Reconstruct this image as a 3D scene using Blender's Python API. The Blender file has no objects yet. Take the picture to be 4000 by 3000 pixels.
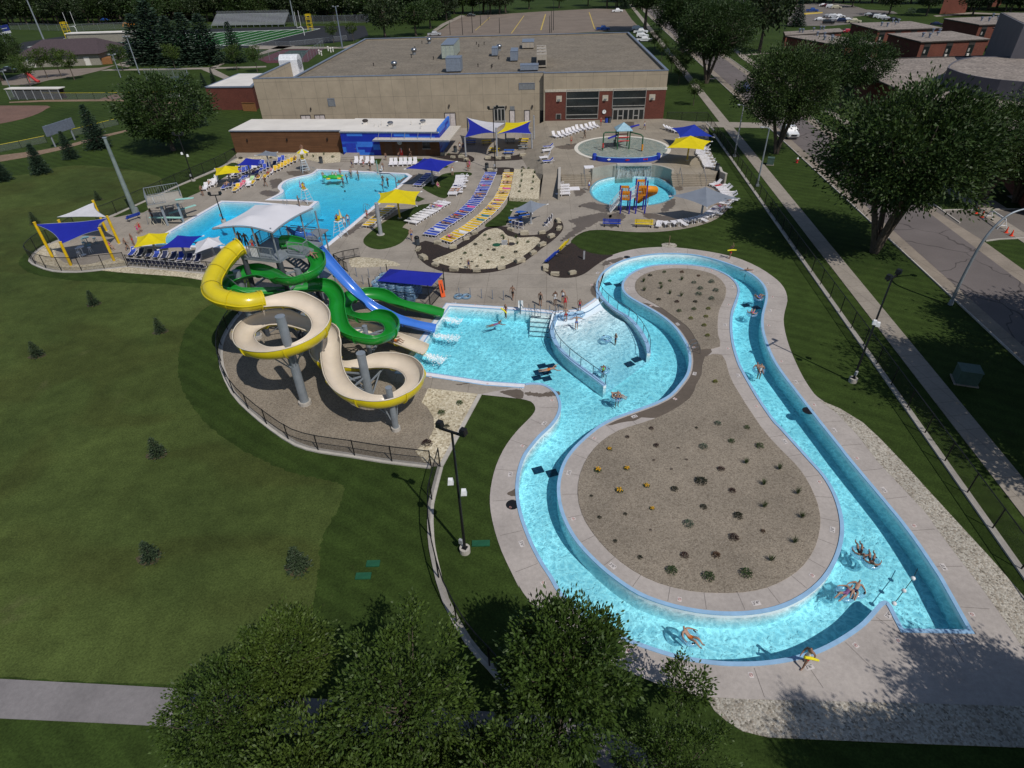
import bpy,bmesh,math,random
from mathutils import Vector,Matrix
from mathutils.geometry import tessellate_polygon
random.seed(7)
RND=random.Random(11)
scene=bpy.context.scene
C=scene.collection
rad=math.radians
FL,HC=2331.0,29.5
dn=Vector((100.0,3180.0,FL)).normalized()
up=-dn
fw=(Vector((0,0,1))-Vector((0,0,1)).dot(up)*up).normalized()
rt=fw.cross(up)
def ray(px,py):
 c=Vector(((px-2000)/FL,(py-1500)/FL,1.0))
 return Vector((rt.dot(c),fw.dot(c),up.dot(c)))
def G(p,z=0.0):
 d=ray(p[0],p[1]);t=(z-HC)/d.z
 return Vector((d.x*t,d.y*t,z))
def W(x0,y0,s):
 return lambda*pts:[(x0+p[0]/s,y0+p[1]/s)for p in pts]
a1=W(0,0,2.212);a2=W(800,0,2.212);a3=W(1700,0,2.212);a4=W(2500,0,2.765);a5=W(3100,0,2.4578)
b1=W(0,550,2.765);b2=W(700,450,2.765);b3=W(1300,450,2.765);b4=W(2000,400,2.4578)
b5=W(2700,400,2.7657);b6=W(3200,500,2.37)
c1=W(700,850,3.0157);c2=W(1200,1050,2.37);c3=W(1600,850,2.765);c4=W(2300,900,2.765);c5=W(2900,1000,2.0109)
d1=W(0,1100,1.8433);d2=W(1500,1400,1.8433);d3=W(2000,1650,1.58);d4=W(2500,2000,1.4747)
d5=W(0,2000,1.58);d6=W(1300,2200,1.3825)
def Gs(pts,z=0.0):return[G(p,z)for p in pts]
def height_at(base,top):
 """height of a vertical post whose foot and head are seen at two points"""
 b=G(base);best=None
 d=ray(*top)
 t=(b.x*d.x+b.y*d.y)/(d.x*d.x+d.y*d.y)
 return HC+d.z*t
cam=bpy.data.cameras.new('camera');co=bpy.data.objects.new('camera',cam);C.objects.link(co)
cam.sensor_width=36;cam.lens=36*FL/4000;cam.clip_end=6000;cam.clip_start=0.5
cx=Vector((rt.x,fw.x,up.x));cy=-Vector((rt.y,fw.y,up.y));cz=-Vector((rt.z,fw.z,up.z))
m=Matrix(((cx.x,cy.x,cz.x,0),(cx.y,cy.y,cz.y,0),(cx.z,cy.z,cz.z,HC),(0,0,0,1)))
co.matrix_world=m
scene.camera=co
SUN_AZ,SUN_EL=125.6-180,51.3
sdir=Vector((math.cos(rad(SUN_AZ))*math.cos(rad(SUN_EL)),math.sin(rad(SUN_AZ))*math.cos(rad(SUN_EL)),math.sin(rad(SUN_EL))))
sl=bpy.data.lights.new('sun','SUN');so=bpy.data.objects.new('sun',sl);C.objects.link(so)
sl.energy=3.5;sl.angle=rad(0.5);sl.color=(1.0,0.955,0.89)
so.rotation_euler=sdir.to_track_quat('Z','Y').to_euler()
wd=bpy.data.worlds.new('World');scene.world=wd;wd.use_nodes=True
nt=wd.node_tree
sky=nt.nodes.new('ShaderNodeTexSky');sky.sky_type='NISHITA';sky.sun_disc=False
sky.sun_elevation=rad(SUN_EL);sky.sun_rotation=rad(90-SUN_AZ);sky.air_density=1.0;sky.dust_density=0.6
nt.links.new(sky.outputs[0],nt.nodes['Background'].inputs[0]);nt.nodes['Background'].inputs[1].default_value=0.08
scene.view_settings.view_transform='Standard';scene.view_settings.look='None'
scene.view_settings.exposure=0.0;scene.view_settings.gamma=1.0
scene.render.engine='CYCLES'
scene.cycles.transparent_max_bounces=24;scene.cycles.max_bounces=8;scene.cycles.diffuse_bounces=5
scene.cycles.caustics_reflective=False;scene.cycles.caustics_refractive=False
MATS={}
class NT:
 def __init__(s,name):
  s.m=bpy.data.materials.new(name);s.m.use_nodes=True;s.t=s.m.node_tree;s.n=s.t.nodes
  s.b=s.n['Principled BSDF'];s.out=s.n['Material Output'];s._pos=None
 def node(s,typ,**kw):
  x=s.n.new(typ)
  for k,v in kw.items():setattr(x,k,v)
  return x
 def link(s,a,b):s.t.links.new(a,b)
 def pos(s,obj=False):
  if s._pos is None:
   if obj:s._pos=s.node('ShaderNodeTexCoord').outputs['Object']
   else:s._pos=s.node('ShaderNodeNewGeometry').outputs['Position']
  return s._pos
 def mapped(s,scale=(1,1,1),rot=0,obj=False):
  mp=s.node('ShaderNodeMapping');s.link(s.pos(obj),mp.inputs[0])
  mp.inputs['Scale'].default_value=scale;mp.inputs['Rotation'].default_value=(0,0,rot)
  return mp.outputs[0]
 def noise(s,scale,detail=3,rough=.55,vec=None,dist=0):
  x=s.node('ShaderNodeTexNoise');x.inputs['Scale'].default_value=scale;x.inputs['Detail'].default_value=detail
  x.inputs['Roughness'].default_value=rough;x.inputs['Distortion'].default_value=dist
  s.link(vec or s.pos(),x.inputs['Vector']);return x.outputs['Fac']
 def vor(s,scale,feat='F1',vec=None,out='Distance'):
  x=s.node('ShaderNodeTexVoronoi',feature=feat);x.inputs['Scale'].default_value=scale
  s.link(vec or s.pos(),x.inputs['Vector']);return x.outputs[out]
 def ramp(s,fac,stops):
  x=s.node('ShaderNodeValToRGB');e=x.color_ramp.elements
  while len(e)<len(stops):e.new(.5)
  for el,(p,c)in zip(e,stops):el.position=p;el.color=(c if len(c)==4 else(*c,1))
  s.link(fac,x.inputs[0]);return x.outputs[0]
 def mix(s,fac,a,b,mode='MIX'):
  x=s.node('ShaderNodeMix',data_type='RGBA',blend_type=mode)
  if isinstance(fac,(int,float)):x.inputs[0].default_value=fac
  else:s.link(fac,x.inputs[0])
  for i,v in((6,a),(7,b)):
   if isinstance(v,tuple):x.inputs[i].default_value=(*v,1)if len(v)==3 else v
   else:s.link(v,x.inputs[i])
  return x.outputs[2]
 def math(s,op,a,b=0.0):
  x=s.node('ShaderNodeMath',operation=op)
  for i,v in((0,a),(1,b)):
   if isinstance(v,(int,float)):x.inputs[i].default_value=v
   else:s.link(v,x.inputs[i])
  return x.outputs[0]
 def bump(s,h,strength=.3,dist=.02):
  x=s.node('ShaderNodeBump');x.inputs['Strength'].default_value=strength;x.inputs['Distance'].default_value=dist
  s.link(h,x.inputs['Height']);s.link(x.outputs[0],s.b.inputs['Normal']);return x
 def color(s,c):s.link(c,s.b.inputs['Base Color'])
 def set(s,**kw):
  for k,v in kw.items():s.b.inputs[k.replace('_',' ')].default_value=v
def g3(v):return(v,v,v)
def mat(name,col,rough=.6,metal=0.0,var=.18,scale=3.0,spec=.4,bump=0.0,obj=True,rnd=0.0,coat=0):
 """plain surface with mottled tone and a touch of dirt"""
 if name in MATS:return MATS[name]
 t=NT(name)
 t.set(Roughness=rough,Metallic=metal);t.b.inputs['Specular IOR Level'].default_value=spec
 t.pos(obj)
 n=t.noise(scale,4,.6)
 lo=tuple(max(0,c*(1-var))for c in col);hi=tuple(min(1,c*(1+var))for c in col)
 c=t.ramp(n,[(.3,lo),(.7,hi)])
 if rnd:
  oi=t.node('ShaderNodeObjectInfo');hs=t.node('ShaderNodeHueSaturation')
  v=t.math('MULTIPLY_ADD',oi.outputs['Random'],rnd);v.node.inputs[2].default_value=1-rnd/2
  t.link(v,hs.inputs['Value']);t.link(c,hs.inputs['Color']);c=hs.outputs[0]
 t.color(c)
 if coat:t.set(Coat_Weight=coat)
 if bump:t.bump(t.noise(scale*8,3),bump)
 MATS[name]=t.m;return t.m
def gravel(name,cols,scale,rough=.9,bump=.6):
 t=NT(name);t.set(Roughness=rough)
 v=t.node('ShaderNodeTexVoronoi');v.inputs['Scale'].default_value=scale;t.link(t.pos(),v.inputs['Vector'])
 sep=t.node('ShaderNodeSeparateColor');t.link(v.outputs['Color'],sep.inputs[0])
 k=len(cols)
 c=t.ramp(sep.outputs[0],[(i/(k-1),cols[i])for i in range(k)])
 big=t.ramp(t.noise(.25,4),[(.3,g3(.82)),(.7,g3(1.12))])
 c=t.mix(1,c,big,'MULTIPLY');t.color(c)
 t.bump(t.math('SUBTRACT',1.0,v.outputs['Distance']),bump,.05)
 MATS[name]=t.m;return t.m
def concrete(name,base,joint=0,rot=0.0,stain=.25):
 t=NT(name);t.set(Roughness=.85);t.b.inputs['Specular IOR Level'].default_value=.25
 n1=t.noise(.35,5,.6);n2=t.noise(4,4,.65);n3=t.noise(45,2,.6)
 c=t.ramp(n1,[(.25,tuple(b*(1-stain)for b in base)),(.55,base),(.8,tuple(b*1.1 for b in base))])
 c=t.mix(1,c,t.ramp(n2,[(.3,g3(.88)),(.7,g3(1.08))]),'MULTIPLY')
 c=t.mix(1,c,t.ramp(n3,[(.3,g3(.9)),(.7,g3(1.1))]),'MULTIPLY')
 if joint:
  b=t.node('ShaderNodeTexBrick');b.offset=0.0;b.inputs['Scale'].default_value=1.0
  b.inputs['Brick Width'].default_value=joint;b.inputs['Row Height'].default_value=joint;b.inputs['Mortar Size'].default_value=.018
  b.inputs['Color1'].default_value=(1,1,1,1);b.inputs['Color2'].default_value=(.93,.93,.93,1);b.inputs['Mortar'].default_value=(.55,.53,.5,1)
  t.link(t.mapped(rot=rot),b.inputs['Vector']);c=t.mix(1,c,b.outputs[0],'MULTIPLY')
 t.color(c);t.bump(n3,.15,.01);MATS[name]=t.m;return t.m
def m_grass(name,a,b,straw,stripes=0.0,rot=0.0,strawamt=.62):
 t=NT(name);t.set(Roughness=.95);t.b.inputs['Specular IOR Level'].default_value=.1
 big=t.noise(.055,5,.6,dist=.6);mid=t.noise(.6,5,.7);fine=t.noise(9,4,.75)
 c=t.ramp(big,[(.3,a),(.55,b),(.75,tuple(x*1.25 for x in b))])
 if name=='lawn_grass':c=t.mix(1,c,t.ramp(t.noise(.07,2,.4,t.mapped((1,1.6,1),.7),1.2),[(.40,(.88,.82,.82)),(.52,(1,1,1))]),'MULTIPLY')
 dry=t.ramp(t.noise(.16,6,.65,dist=.4),[(strawamt,(0,0,0)),(strawamt+.12,(1,1,1))])
 c=t.mix(t.math('MULTIPLY',dry,.6),c,straw)
 c=t.mix(1,c,t.ramp(mid,[(.25,g3(.7)),(.75,g3(1.25))]),'MULTIPLY')
 c=t.mix(1,c,t.ramp(fine,[(.25,g3(.5)),(.75,g3(1.5))]),'MULTIPLY')
 if stripes:
  w=t.node('ShaderNodeTexWave');w.inputs['Scale'].default_value=stripes;w.inputs['Distortion'].default_value=.6;w.inputs['Detail'].default_value=1
  t.link(t.mapped(rot=rot),w.inputs['Vector'])
  c=t.mix(1,c,t.ramp(w.outputs['Fac'],[(.3,g3(.91)),(.7,g3(1.07))]),'MULTIPLY')
 t.color(c);t.bump(fine,.7,.06);MATS[name]=t.m;return t.m
class MB:
 def __init__(s):s.v=[];s.f=[];s.mi=[];s.mat=0
 def add(s,vs,fs):
  o=len(s.v);s.v+=[tuple(v)for v in vs]
  for f in fs:s.f.append(tuple(i+o for i in f));s.mi.append(s.mat)
  return s
 def box(s,c,size,rz=0.0,taper=1.0):
  hx,hy,hz=size[0]/2,size[1]/2,size[2]/2;ca,sa=math.cos(rz),math.sin(rz);vs=[]
  for dz,k in((-hz,1),(hz,taper)):
   for dx,dy in((-hx,-hy),(hx,-hy),(hx,hy),(-hx,hy)):
    x,y=dx*k,dy*k
    vs.append((c[0]+x*ca-y*sa,c[1]+x*sa+y*ca,c[2]+dz))
  return s.add(vs,[(0,3,2,1),(4,5,6,7),(0,1,5,4),(1,2,6,5),(2,3,7,6),(3,0,4,7)])
 def bar(s,a,b,w,h=None,upv=(0,0,1)):
  h=h or w;a=Vector(a);b=Vector(b);d=(b-a).normalized();u=Vector(upv)
  x=d.cross(u)
  if x.length<1e-4:x=d.cross(Vector((1,0,0)))
  x.normalize();y=x.cross(d).normalized();vs=[]
  for p in(a,b):
   for i,j in((-1,-1),(1,-1),(1,1),(-1,1)):vs.append(p+x*i*w/2+y*j*h/2)
  return s.add(vs,[(0,3,2,1),(4,5,6,7),(0,1,5,4),(1,2,6,5),(2,3,7,6),(3,0,4,7)])
 def tube(s,pts,r,n=8,cap=True,closed=False):
  pts=[Vector(p)for p in pts];k=len(pts)
  rr=r if isinstance(r,(list,tuple))else[r]*k
  rings=[];prev=None
  for i,p in enumerate(pts):
   if closed:d=(pts[(i+1)%k]-pts[i-1])
   else:d=(pts[min(i+1,k-1)]-pts[max(i-1,0)])
   d.normalize()
   if prev is None:
    x=d.cross(Vector((0,0,1)))
    if x.length<1e-3:x=d.cross(Vector((0,1,0)))
    x.normalize()
   else:
    x=(prev-d*prev.dot(d))
    if x.length<1e-4:x=d.cross(Vector((0,0,1)))
    x.normalize()
   prev=x;y=d.cross(x)
   rings.append([p+(x*math.cos(2*math.pi*j/n)+y*math.sin(2*math.pi*j/n))*rr[i]for j in range(n)])
  vs=[v for rg in rings for v in rg];fs=[]
  for i in range(k if closed else k-1):
   for j in range(n):
    a=i*n+j;b=i*n+(j+1)%n;i2=(i+1)%k
    fs.append((a,b,i2*n+(j+1)%n,i2*n+j))
  if cap and not closed:fs.append(tuple(range(n-1,-1,-1)));fs.append(tuple((k-1)*n+j for j in range(n)))
  return s.add(vs,fs)
 def cyl(s,a,b,r0,r1=None,n=12):return s.tube([a,b],[r0,r0 if r1 is None else r1],n)
 def lathe(s,prof,c=(0,0,0),n=16):
  vs=[];fs=[];k=len(prof)
  for r,z in prof:
   for j in range(n):vs.append((c[0]+r*math.cos(2*math.pi*j/n),c[1]+r*math.sin(2*math.pi*j/n),c[2]+z))
  for i in range(k-1):
   for j in range(n):fs.append((i*n+j,i*n+(j+1)%n,(i+1)*n+(j+1)%n,(i+1)*n+j))
  fs.append(tuple(range(n-1,-1,-1)));fs.append(tuple((k-1)*n+j for j in range(n)))
  return s.add(vs,fs)
 def ball(s,c,r,n=8,sq=(1,1,1)):
  prof=[(max(.001,math.sin(math.pi*i/n))*r,-math.cos(math.pi*i/n)*r*sq[2])for i in range(n+1)]
  o=len(s.v);s.lathe(prof,c,n+4)
  for i in range(o,len(s.v)):
   v=s.v[i];s.v[i]=(c[0]+(v[0]-c[0])*sq[0],c[1]+(v[1]-c[1])*sq[1],v[2])
  return s
 def poly(s,outer,holes=(),z=None):
  rings=[[Vector((p[0],p[1],(p[2]if len(p)>2 else 0)if z is None else z))for p in r]for r in[outer,*holes]]
  tris=tessellate_polygon([[Vector((p.x,p.y,0))for p in r]for r in rings])
  vs=[p for r in rings for p in r];fs=[]
  for t in tris:
   a,b,c=(vs[i]for i in t)
   if(b-a).cross(c-a).z<0:t=(t[0],t[2],t[1])
   fs.append(tuple(t))
  return s.add(vs,fs)
 def prism(s,outer,z0,z1,holes=(),bottom=True):
  s.poly(outer,holes,z1)
  if bottom:
   o=len(s.f);s.poly(outer,holes,z0)
   for i in range(o,len(s.f)):s.f[i]=tuple(reversed(s.f[i]))
  for ri,r in enumerate([outer,*holes]):
   k=len(r);ar=sum(r[i][0]*r[(i+1)%k][1]-r[(i+1)%k][0]*r[i][1]for i in range(k))
   r=list(r)if(ar>0)==(ri==0)else list(r)[::-1]
   vs=[(p[0],p[1],z0)for p in r]+[(p[0],p[1],z1)for p in r]
   s.add(vs,[(i,(i+1)%k,k+(i+1)%k,k+i)for i in range(k)])
  return s
 def quad(s,a,b,c,d):return s.add([a,b,c,d],[(0,1,2,3)])
 def strip(s,L,R):
  k=len(L);return s.add(list(L)+list(R),[(i,i+1,k+i+1,k+i)for i in range(k-1)])
 def build(s,name,mats,parent=None,smooth=False,loc=None):
  me=bpy.data.meshes.new(name);me.from_pydata(s.v,[],s.f);me.validate();me.update()
  if not isinstance(mats,(list,tuple)):mats=[mats]
  for mm in mats:me.materials.append(mm)
  if len(mats)>1 and len(me.polygons)==len(s.mi):me.polygons.foreach_set('material_index',s.mi)
  if smooth:me.polygons.foreach_set('use_smooth',[True]*len(me.polygons))
  o=bpy.data.objects.new(name,me);C.objects.link(o)
  if parent is not None:o.parent=parent
  if loc is not None:o.location=loc
  return o
def tag(o,label=None,cat=None,group=None,kind=None):
 if label:o['label']=label
 if cat:o['category']=cat
 if group:o['group']=group
 if kind:o['kind']=kind
 return o
def thing(name,label,cat,loc=(0,0,0),rz=0.0,group=None):
 o=bpy.data.objects.new(name,None);C.objects.link(o);o.location=loc;o.rotation_euler=(0,0,rz);o.empty_display_size=.2
 return tag(o,label,cat,group)
def dup(root,loc,rz=0.0,label=None,group=None,scale=None):
 r=root.copy();C.objects.link(r);r.location=loc;r.rotation_euler=(0,0,rz)
 if scale:r.scale=scale if isinstance(scale,(tuple,list))else(scale,)*3
 if label:r['label']=label
 if group:r['group']=group
 if root.name not in KIDS:KIDS[root.name]=[(c,list(c.children))for c in root.children]
 for ch,gs in KIDS[root.name]:
  c=ch.copy();C.objects.link(c);c.parent=r
  for g in gs:
   d=g.copy();C.objects.link(d);d.parent=c
 return r
KIDS={}
def struct(mb,name,mats,smooth=False):
 o=mb.build(name,mats,smooth=smooth);o['kind']='structure';return o
def cr(pts,n=4,closed=False):
 """smooth a polyline"""
 P=[Vector((*p,0))if len(p)==2 else Vector(p)for p in pts];k=len(P);out=[]
 for i in range(k if closed else k-1):
  p0=P[(i-1)%k]if closed or i>0 else P[0]*2-P[1]
  p1=P[i];p2=P[(i+1)%k]
  p3=P[(i+2)%k]if closed or i+2<k else P[-1]*2-P[-2]
  for j in range(n):
   t=j/n
   out.append(.5*((2*p1)+(p2-p0)*t+(2*p0-5*p1+4*p2-p3)*t*t+(3*p1-p0-3*p2+p3)*t**3))
 if not closed:out.append(P[-1])
 return out
def area(r):return sum(r[i][0]*r[(i+1)%len(r)][1]-r[(i+1)%len(r)][0]*r[i][1]for i in range(len(r)))/2
def offset(pts,d,closed=True):
 """shift a polyline sideways (to the right of travel for d>0)"""
 k=len(pts);out=[]
 for i in range(k):
  p=Vector(pts[i][:2])
  a=Vector(pts[i-1][:2])if closed or i>0 else None;b=Vector(pts[(i+1)%k][:2])if closed or i<k-1 else None
  ns=[]
  if a is not None and(p-a).length>1e-6:e=(p-a).normalized();ns.append(Vector((e.y,-e.x)))
  if b is not None and(b-p).length>1e-6:e=(b-p).normalized();ns.append(Vector((e.y,-e.x)))
  nn=ns[0]if len(ns)==1 else(ns[0]+ns[1])
  if len(ns)==2:
   l=nn.length;nn=nn/l if l>.3 else ns[0]
   cosv=max(.45,nn.dot(ns[0]));nn=nn/cosv
  q=p+nn*d;out.append(Vector((q.x,q.y,pts[i][2]if len(pts[i])>2 else 0)))
 return out
def cumlen(pts):
 L=[0.0]
 for a,b in zip(pts,pts[1:]):L.append(L[-1]+(b-a).length)
 return L
def along(pts,s):
 """point and direction at arc length s"""
 L=cumlen(pts)
 for i in range(len(pts)-1):
  if s<=L[i+1]or i==len(pts)-2:
   t=(s-L[i])/max(1e-6,L[i+1]-L[i]);return pts[i].lerp(pts[i+1],t),(pts[i+1]-pts[i]).normalized()
ORD=['zeroth','first','second','third','fourth','fifth','sixth','seventh','eighth','ninth','tenth','eleventh','twelfth','thirteenth','fourteenth','fifteenth','sixteenth','seventeenth','eighteenth','nineteenth']
TENS={20:'twent',30:'thirt',40:'fort',50:'fift'}
def ordw(i):
 if i<20:return ORD[i]
 t=TENS[i//10*10]
 return t+'ieth' if i%10==0 else t+'y-'+ORD[i%10]
M_LAWN=m_grass('lawn_grass',(.037,.054,.014),(.062,.085,.022),(.090,.094,.038),0,0,.63)
M_TURF=m_grass('mown_grass',(.022,.039,.008),(.032,.053,.011),(.095,.085,.04),.22,rad(-55),.66)
M_DECK=concrete('deck_concrete',(.305,.268,.225),3.2,rad(4))
M_RIVDECK=concrete('river_concrete',(.385,.345,.318),0,0,.2)
M_PLAZA=concrete('plaza_concrete',(.285,.245,.192),2.6,rad(0))
M_WALK=concrete('walk_concrete',(.29,.255,.215),1.6,rad(-6.5),.18)
M_WETC=concrete('wet_concrete',(.125,.10,.078),0,0,.2);M_WETC.node_tree.nodes['Principled BSDF'].inputs['Roughness'].default_value=.35
M_GUT=concrete('gutter_concrete',(.255,.215,.175),4,rad(-6))
M_CURB=concrete('curb_concrete',(.42,.39,.35),0)
M_GRAVG=gravel('grey_gravel',[(.145,.117,.088),(.225,.187,.142),(.272,.23,.178),(.18,.149,.113),(.30,.256,.20)],13)
M_GRAVT=gravel('tan_gravel',[(.24,.195,.125),(.46,.395,.275),(.60,.54,.41),(.36,.30,.2),(.54,.475,.35)],7)
M_GRAVW=gravel('pale_river_rock',[(.15,.13,.10),(.34,.31,.26),(.46,.43,.37),(.26,.22,.17),(.48,.44,.38)],10.5)
M_MULCH=gravel('dark_mulch',[(.008,.005,.004),(.022,.012,.009),(.035,.02,.014),(.014,.008,.006)],14)
M_COPE=mat('blue_coping',(.26,.43,.62),.45,var=.1,scale=1.5,obj=False)
M_WHITECOPE=mat('white_gutter_tile',(.70,.69,.72),.4,var=.08,scale=2,obj=False)
M_POOL=mat('pool_plaster',(.86,.90,.90),.6,var=.04,scale=.8,obj=False)
M_WALLP=mat('pool_wall_plaster',(.80,.84,.85),.6,var=.05,scale=1.2,obj=False)
M_TILE=mat('dark_drain_grate',(.012,.03,.06),.6,obj=False)
M_DARK=mat('dark_metal',(.012,.012,.014),.5)
def m_water(name,dens,col,tint=(1,1,1),web=.79,sc=2.1,top=1.3):
 t=NT(name);t.n.remove(t.b)
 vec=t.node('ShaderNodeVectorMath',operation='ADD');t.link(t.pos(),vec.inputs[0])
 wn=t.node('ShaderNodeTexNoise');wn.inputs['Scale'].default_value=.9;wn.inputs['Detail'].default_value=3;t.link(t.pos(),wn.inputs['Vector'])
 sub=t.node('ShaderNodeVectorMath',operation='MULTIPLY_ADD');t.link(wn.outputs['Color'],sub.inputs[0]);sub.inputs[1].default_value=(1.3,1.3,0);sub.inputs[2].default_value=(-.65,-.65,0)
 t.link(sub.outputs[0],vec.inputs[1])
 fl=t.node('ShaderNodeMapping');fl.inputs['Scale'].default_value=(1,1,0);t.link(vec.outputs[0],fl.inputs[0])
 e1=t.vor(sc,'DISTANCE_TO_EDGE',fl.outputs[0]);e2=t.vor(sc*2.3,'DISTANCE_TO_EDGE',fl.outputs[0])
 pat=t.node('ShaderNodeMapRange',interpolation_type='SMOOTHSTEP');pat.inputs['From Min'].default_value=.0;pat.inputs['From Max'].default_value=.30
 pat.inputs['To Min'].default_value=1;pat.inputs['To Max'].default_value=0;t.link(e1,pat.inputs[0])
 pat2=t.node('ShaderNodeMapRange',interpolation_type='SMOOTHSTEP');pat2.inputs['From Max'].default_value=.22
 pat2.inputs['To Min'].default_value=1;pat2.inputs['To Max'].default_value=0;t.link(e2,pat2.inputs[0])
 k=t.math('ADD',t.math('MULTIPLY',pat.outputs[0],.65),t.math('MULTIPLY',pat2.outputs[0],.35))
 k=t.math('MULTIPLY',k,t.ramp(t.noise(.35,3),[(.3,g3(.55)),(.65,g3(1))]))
 tc=t.ramp(k,[(0,(web*.9,web*1.03,web*1.09)),(.45,(.96,.96,.96)),(1,(top,top,top))])  # bright caustic web painted into the water's tint, not cast by the ripples
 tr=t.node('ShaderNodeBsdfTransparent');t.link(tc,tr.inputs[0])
 gl=t.node('ShaderNodeBsdfGlossy');gl.inputs['Roughness'].default_value=.06
 bp=t.node('ShaderNodeBump');bp.inputs['Strength'].default_value=.55;bp.inputs['Distance'].default_value=.08
 t.link(t.math('ADD',t.noise(2.6,4,.6,fl.outputs[0]),t.math('MULTIPLY',k,.3)),bp.inputs['Height']);t.link(bp.outputs[0],gl.inputs['Normal'])
 fr=t.node('ShaderNodeFresnel');fr.inputs[0].default_value=1.33;t.link(bp.outputs[0],fr.inputs['Normal'])
 mx=t.node('ShaderNodeMixShader');t.link(fr.outputs[0],mx.inputs[0]);t.link(tr.outputs[0],mx.inputs[1]);t.link(gl.outputs[0],mx.inputs[2])
 t.link(mx.outputs[0],t.out.inputs['Surface'])
 va=t.node('ShaderNodeVolumeAbsorption');va.inputs['Color'].default_value=(*col,1);va.inputs['Density'].default_value=dens
 t.link(va.outputs[0],t.out.inputs['Volume']);t.m.cycles.homogeneous_volume=True
 return t.m
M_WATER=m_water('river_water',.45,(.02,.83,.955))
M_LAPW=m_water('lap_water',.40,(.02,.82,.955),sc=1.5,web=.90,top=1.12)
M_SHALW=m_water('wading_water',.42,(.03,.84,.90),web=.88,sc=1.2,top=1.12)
riv_out=cr(Gs([(1579,1445)]+c2((1100,955),(1659,1040))+[(2051,1499)]),1)+cr(Gs(d2((1060,178),(1130,182),(1190,205),(1240,245),(1268,300),(1275,360),(1250,430),(1200,495),(1130,560),(1070,630),(1020,700),(990,780),(972,870),(968,960),(980,1060),(1005,1160),(1045,1270),(1090,1370),(1150,1480),(1210,1570))+d6((1240,165),(1340,260),(1460,345),(1600,410),(1770,470))+d4((270,836),(450,862),(620,866),(750,857),(880,835),(1000,800),(1100,755),(1200,695),(1280,635),(1340,570),(1375,530),(1400,515),(1425,520),(1450,550),(1480,610),(1515,675))),3)+Gs([(3782,2462)])+cr(Gs(d4((1720,375),(1600,195),(1520,85),(1440,-15))+c5((840,1609),(740,1480),(620,1330),(480,1150),(380,1020),(290,900),(220,780),(170,650),(150,560),(152,460),(175,370),(183,300),(165,240),(120,185),(60,140),(0,108))+c4((1560,385),(1400,330),(1250,290),(1100,265),(900,255),(700,262),(500,295),(350,340),(230,405),(150,475),(108,550),(95,620))),3)+cr(Gs([(2337,1150),(2336,1168)]+c3((1960,935),(1880,985),(1780,1015),(1640,1025))),3)+Gs(c3((1540,1038),(1290,1012))+[(1757,1196)])
isl_out=cr(Gs(c4((860,365),(700,375),(560,410),(440,470),(375,540),(355,600),(370,660),(430,720),(520,775),(620,830),(740,900),(850,980),(940,1070),(1010,1170),(1060,1270),(1082,1380),(1075,1480),(1050,1560))+d2((2140,170),(2060,260),(1950,320),(1800,375),(1650,430),(1540,490),(1440,570),(1350,660),(1290,750),(1255,860),(1247,960),(1262,1070),(1300,1180),(1360,1290),(1440,1390),(1540,1490),(1660,1590))+d3((780,1065),(950,1130),(1130,1172),(1310,1190),(1480,1185),(1640,1155),(1780,1095),(1900,1005),(1980,900),(2030,780),(2047,660),(2030,540),(1990,430),(1930,330),(1850,240),(1760,140),(1660,30))+c5((250,1290),(120,1100),(0,890))+c4((1610,1380),(1570,1240),(1550,1100),(1548,980),(1560,880),(1590,790),(1620,710),(1628,640),(1600,570),(1530,500),(1430,445),(1300,400),(1150,375),(1000,364))),3,True)
lap=Gs([(584,955),(1257,969),(1369,878),(1438,820),(1550,729),(1595,689),(1580,681),(1246,665)])+cr(Gs(b2((1510,597),(1440,640),(1300,670),(1180,705),(1120,750),(1110,785),(1135,815),(1110,850),(1000,905))),3)[1:]+Gs(b2((1370,915),(1510,931),(1420,1003),(1100,975),(800,950),(470,940)))
play=cr(Gs(b4((770,815),(762,860),(800,920),(880,963),(1000,988),(1160,996),(1320,983),(1450,955),(1535,910),(1560,870),(1540,820),(1500,785),(1470,768),(1400,732),(1330,718),(1160,708),(1000,714),(880,740),(820,765))),2,True)
play=[p for p in play]
if area(riv_out)<0:riv_out.reverse()
if area(isl_out)<0:isl_out.reverse()
if area(lap)<0:lap.reverse()
if area(play)<0:play.reverse()
ZP=1.3
big=[Vector((-2500,-150,0)),Vector((2500,-150,0)),Vector((2500,4000,0)),Vector((-2500,4000,0))]
struct(MB().poly(big,[riv_out,lap,play],-.03),'ground',M_TURF)
lw=cr(Gs([(-500,660),(0,690),(300,645),(620,690),(560,790),(440,850),(240,915),(90,1000),(90,1050),(200,1085),(400,1100),(700,1115),(850,1150),(770,1230),(720,1300),(695,1400),(705,1500),(760,1600),(860,1700),(1010,1790),(1160,1850),(1330,1890),(1330,1960),(1260,2100),(1240,2250),(1215,2420),(1150,2560),(1000,2690),(600,2676),(0,2646),(-500,2625)]),14,True)
lr=random.Random(4);lw=[p+Vector((lr.uniform(-.09,.09),lr.uniform(-.09,.09),0))for p in lw]
if area(lw)<0:lw.reverse()
struct(MB().poly(lw,(),-.022),'worn_lawn',M_LAWN)
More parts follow.
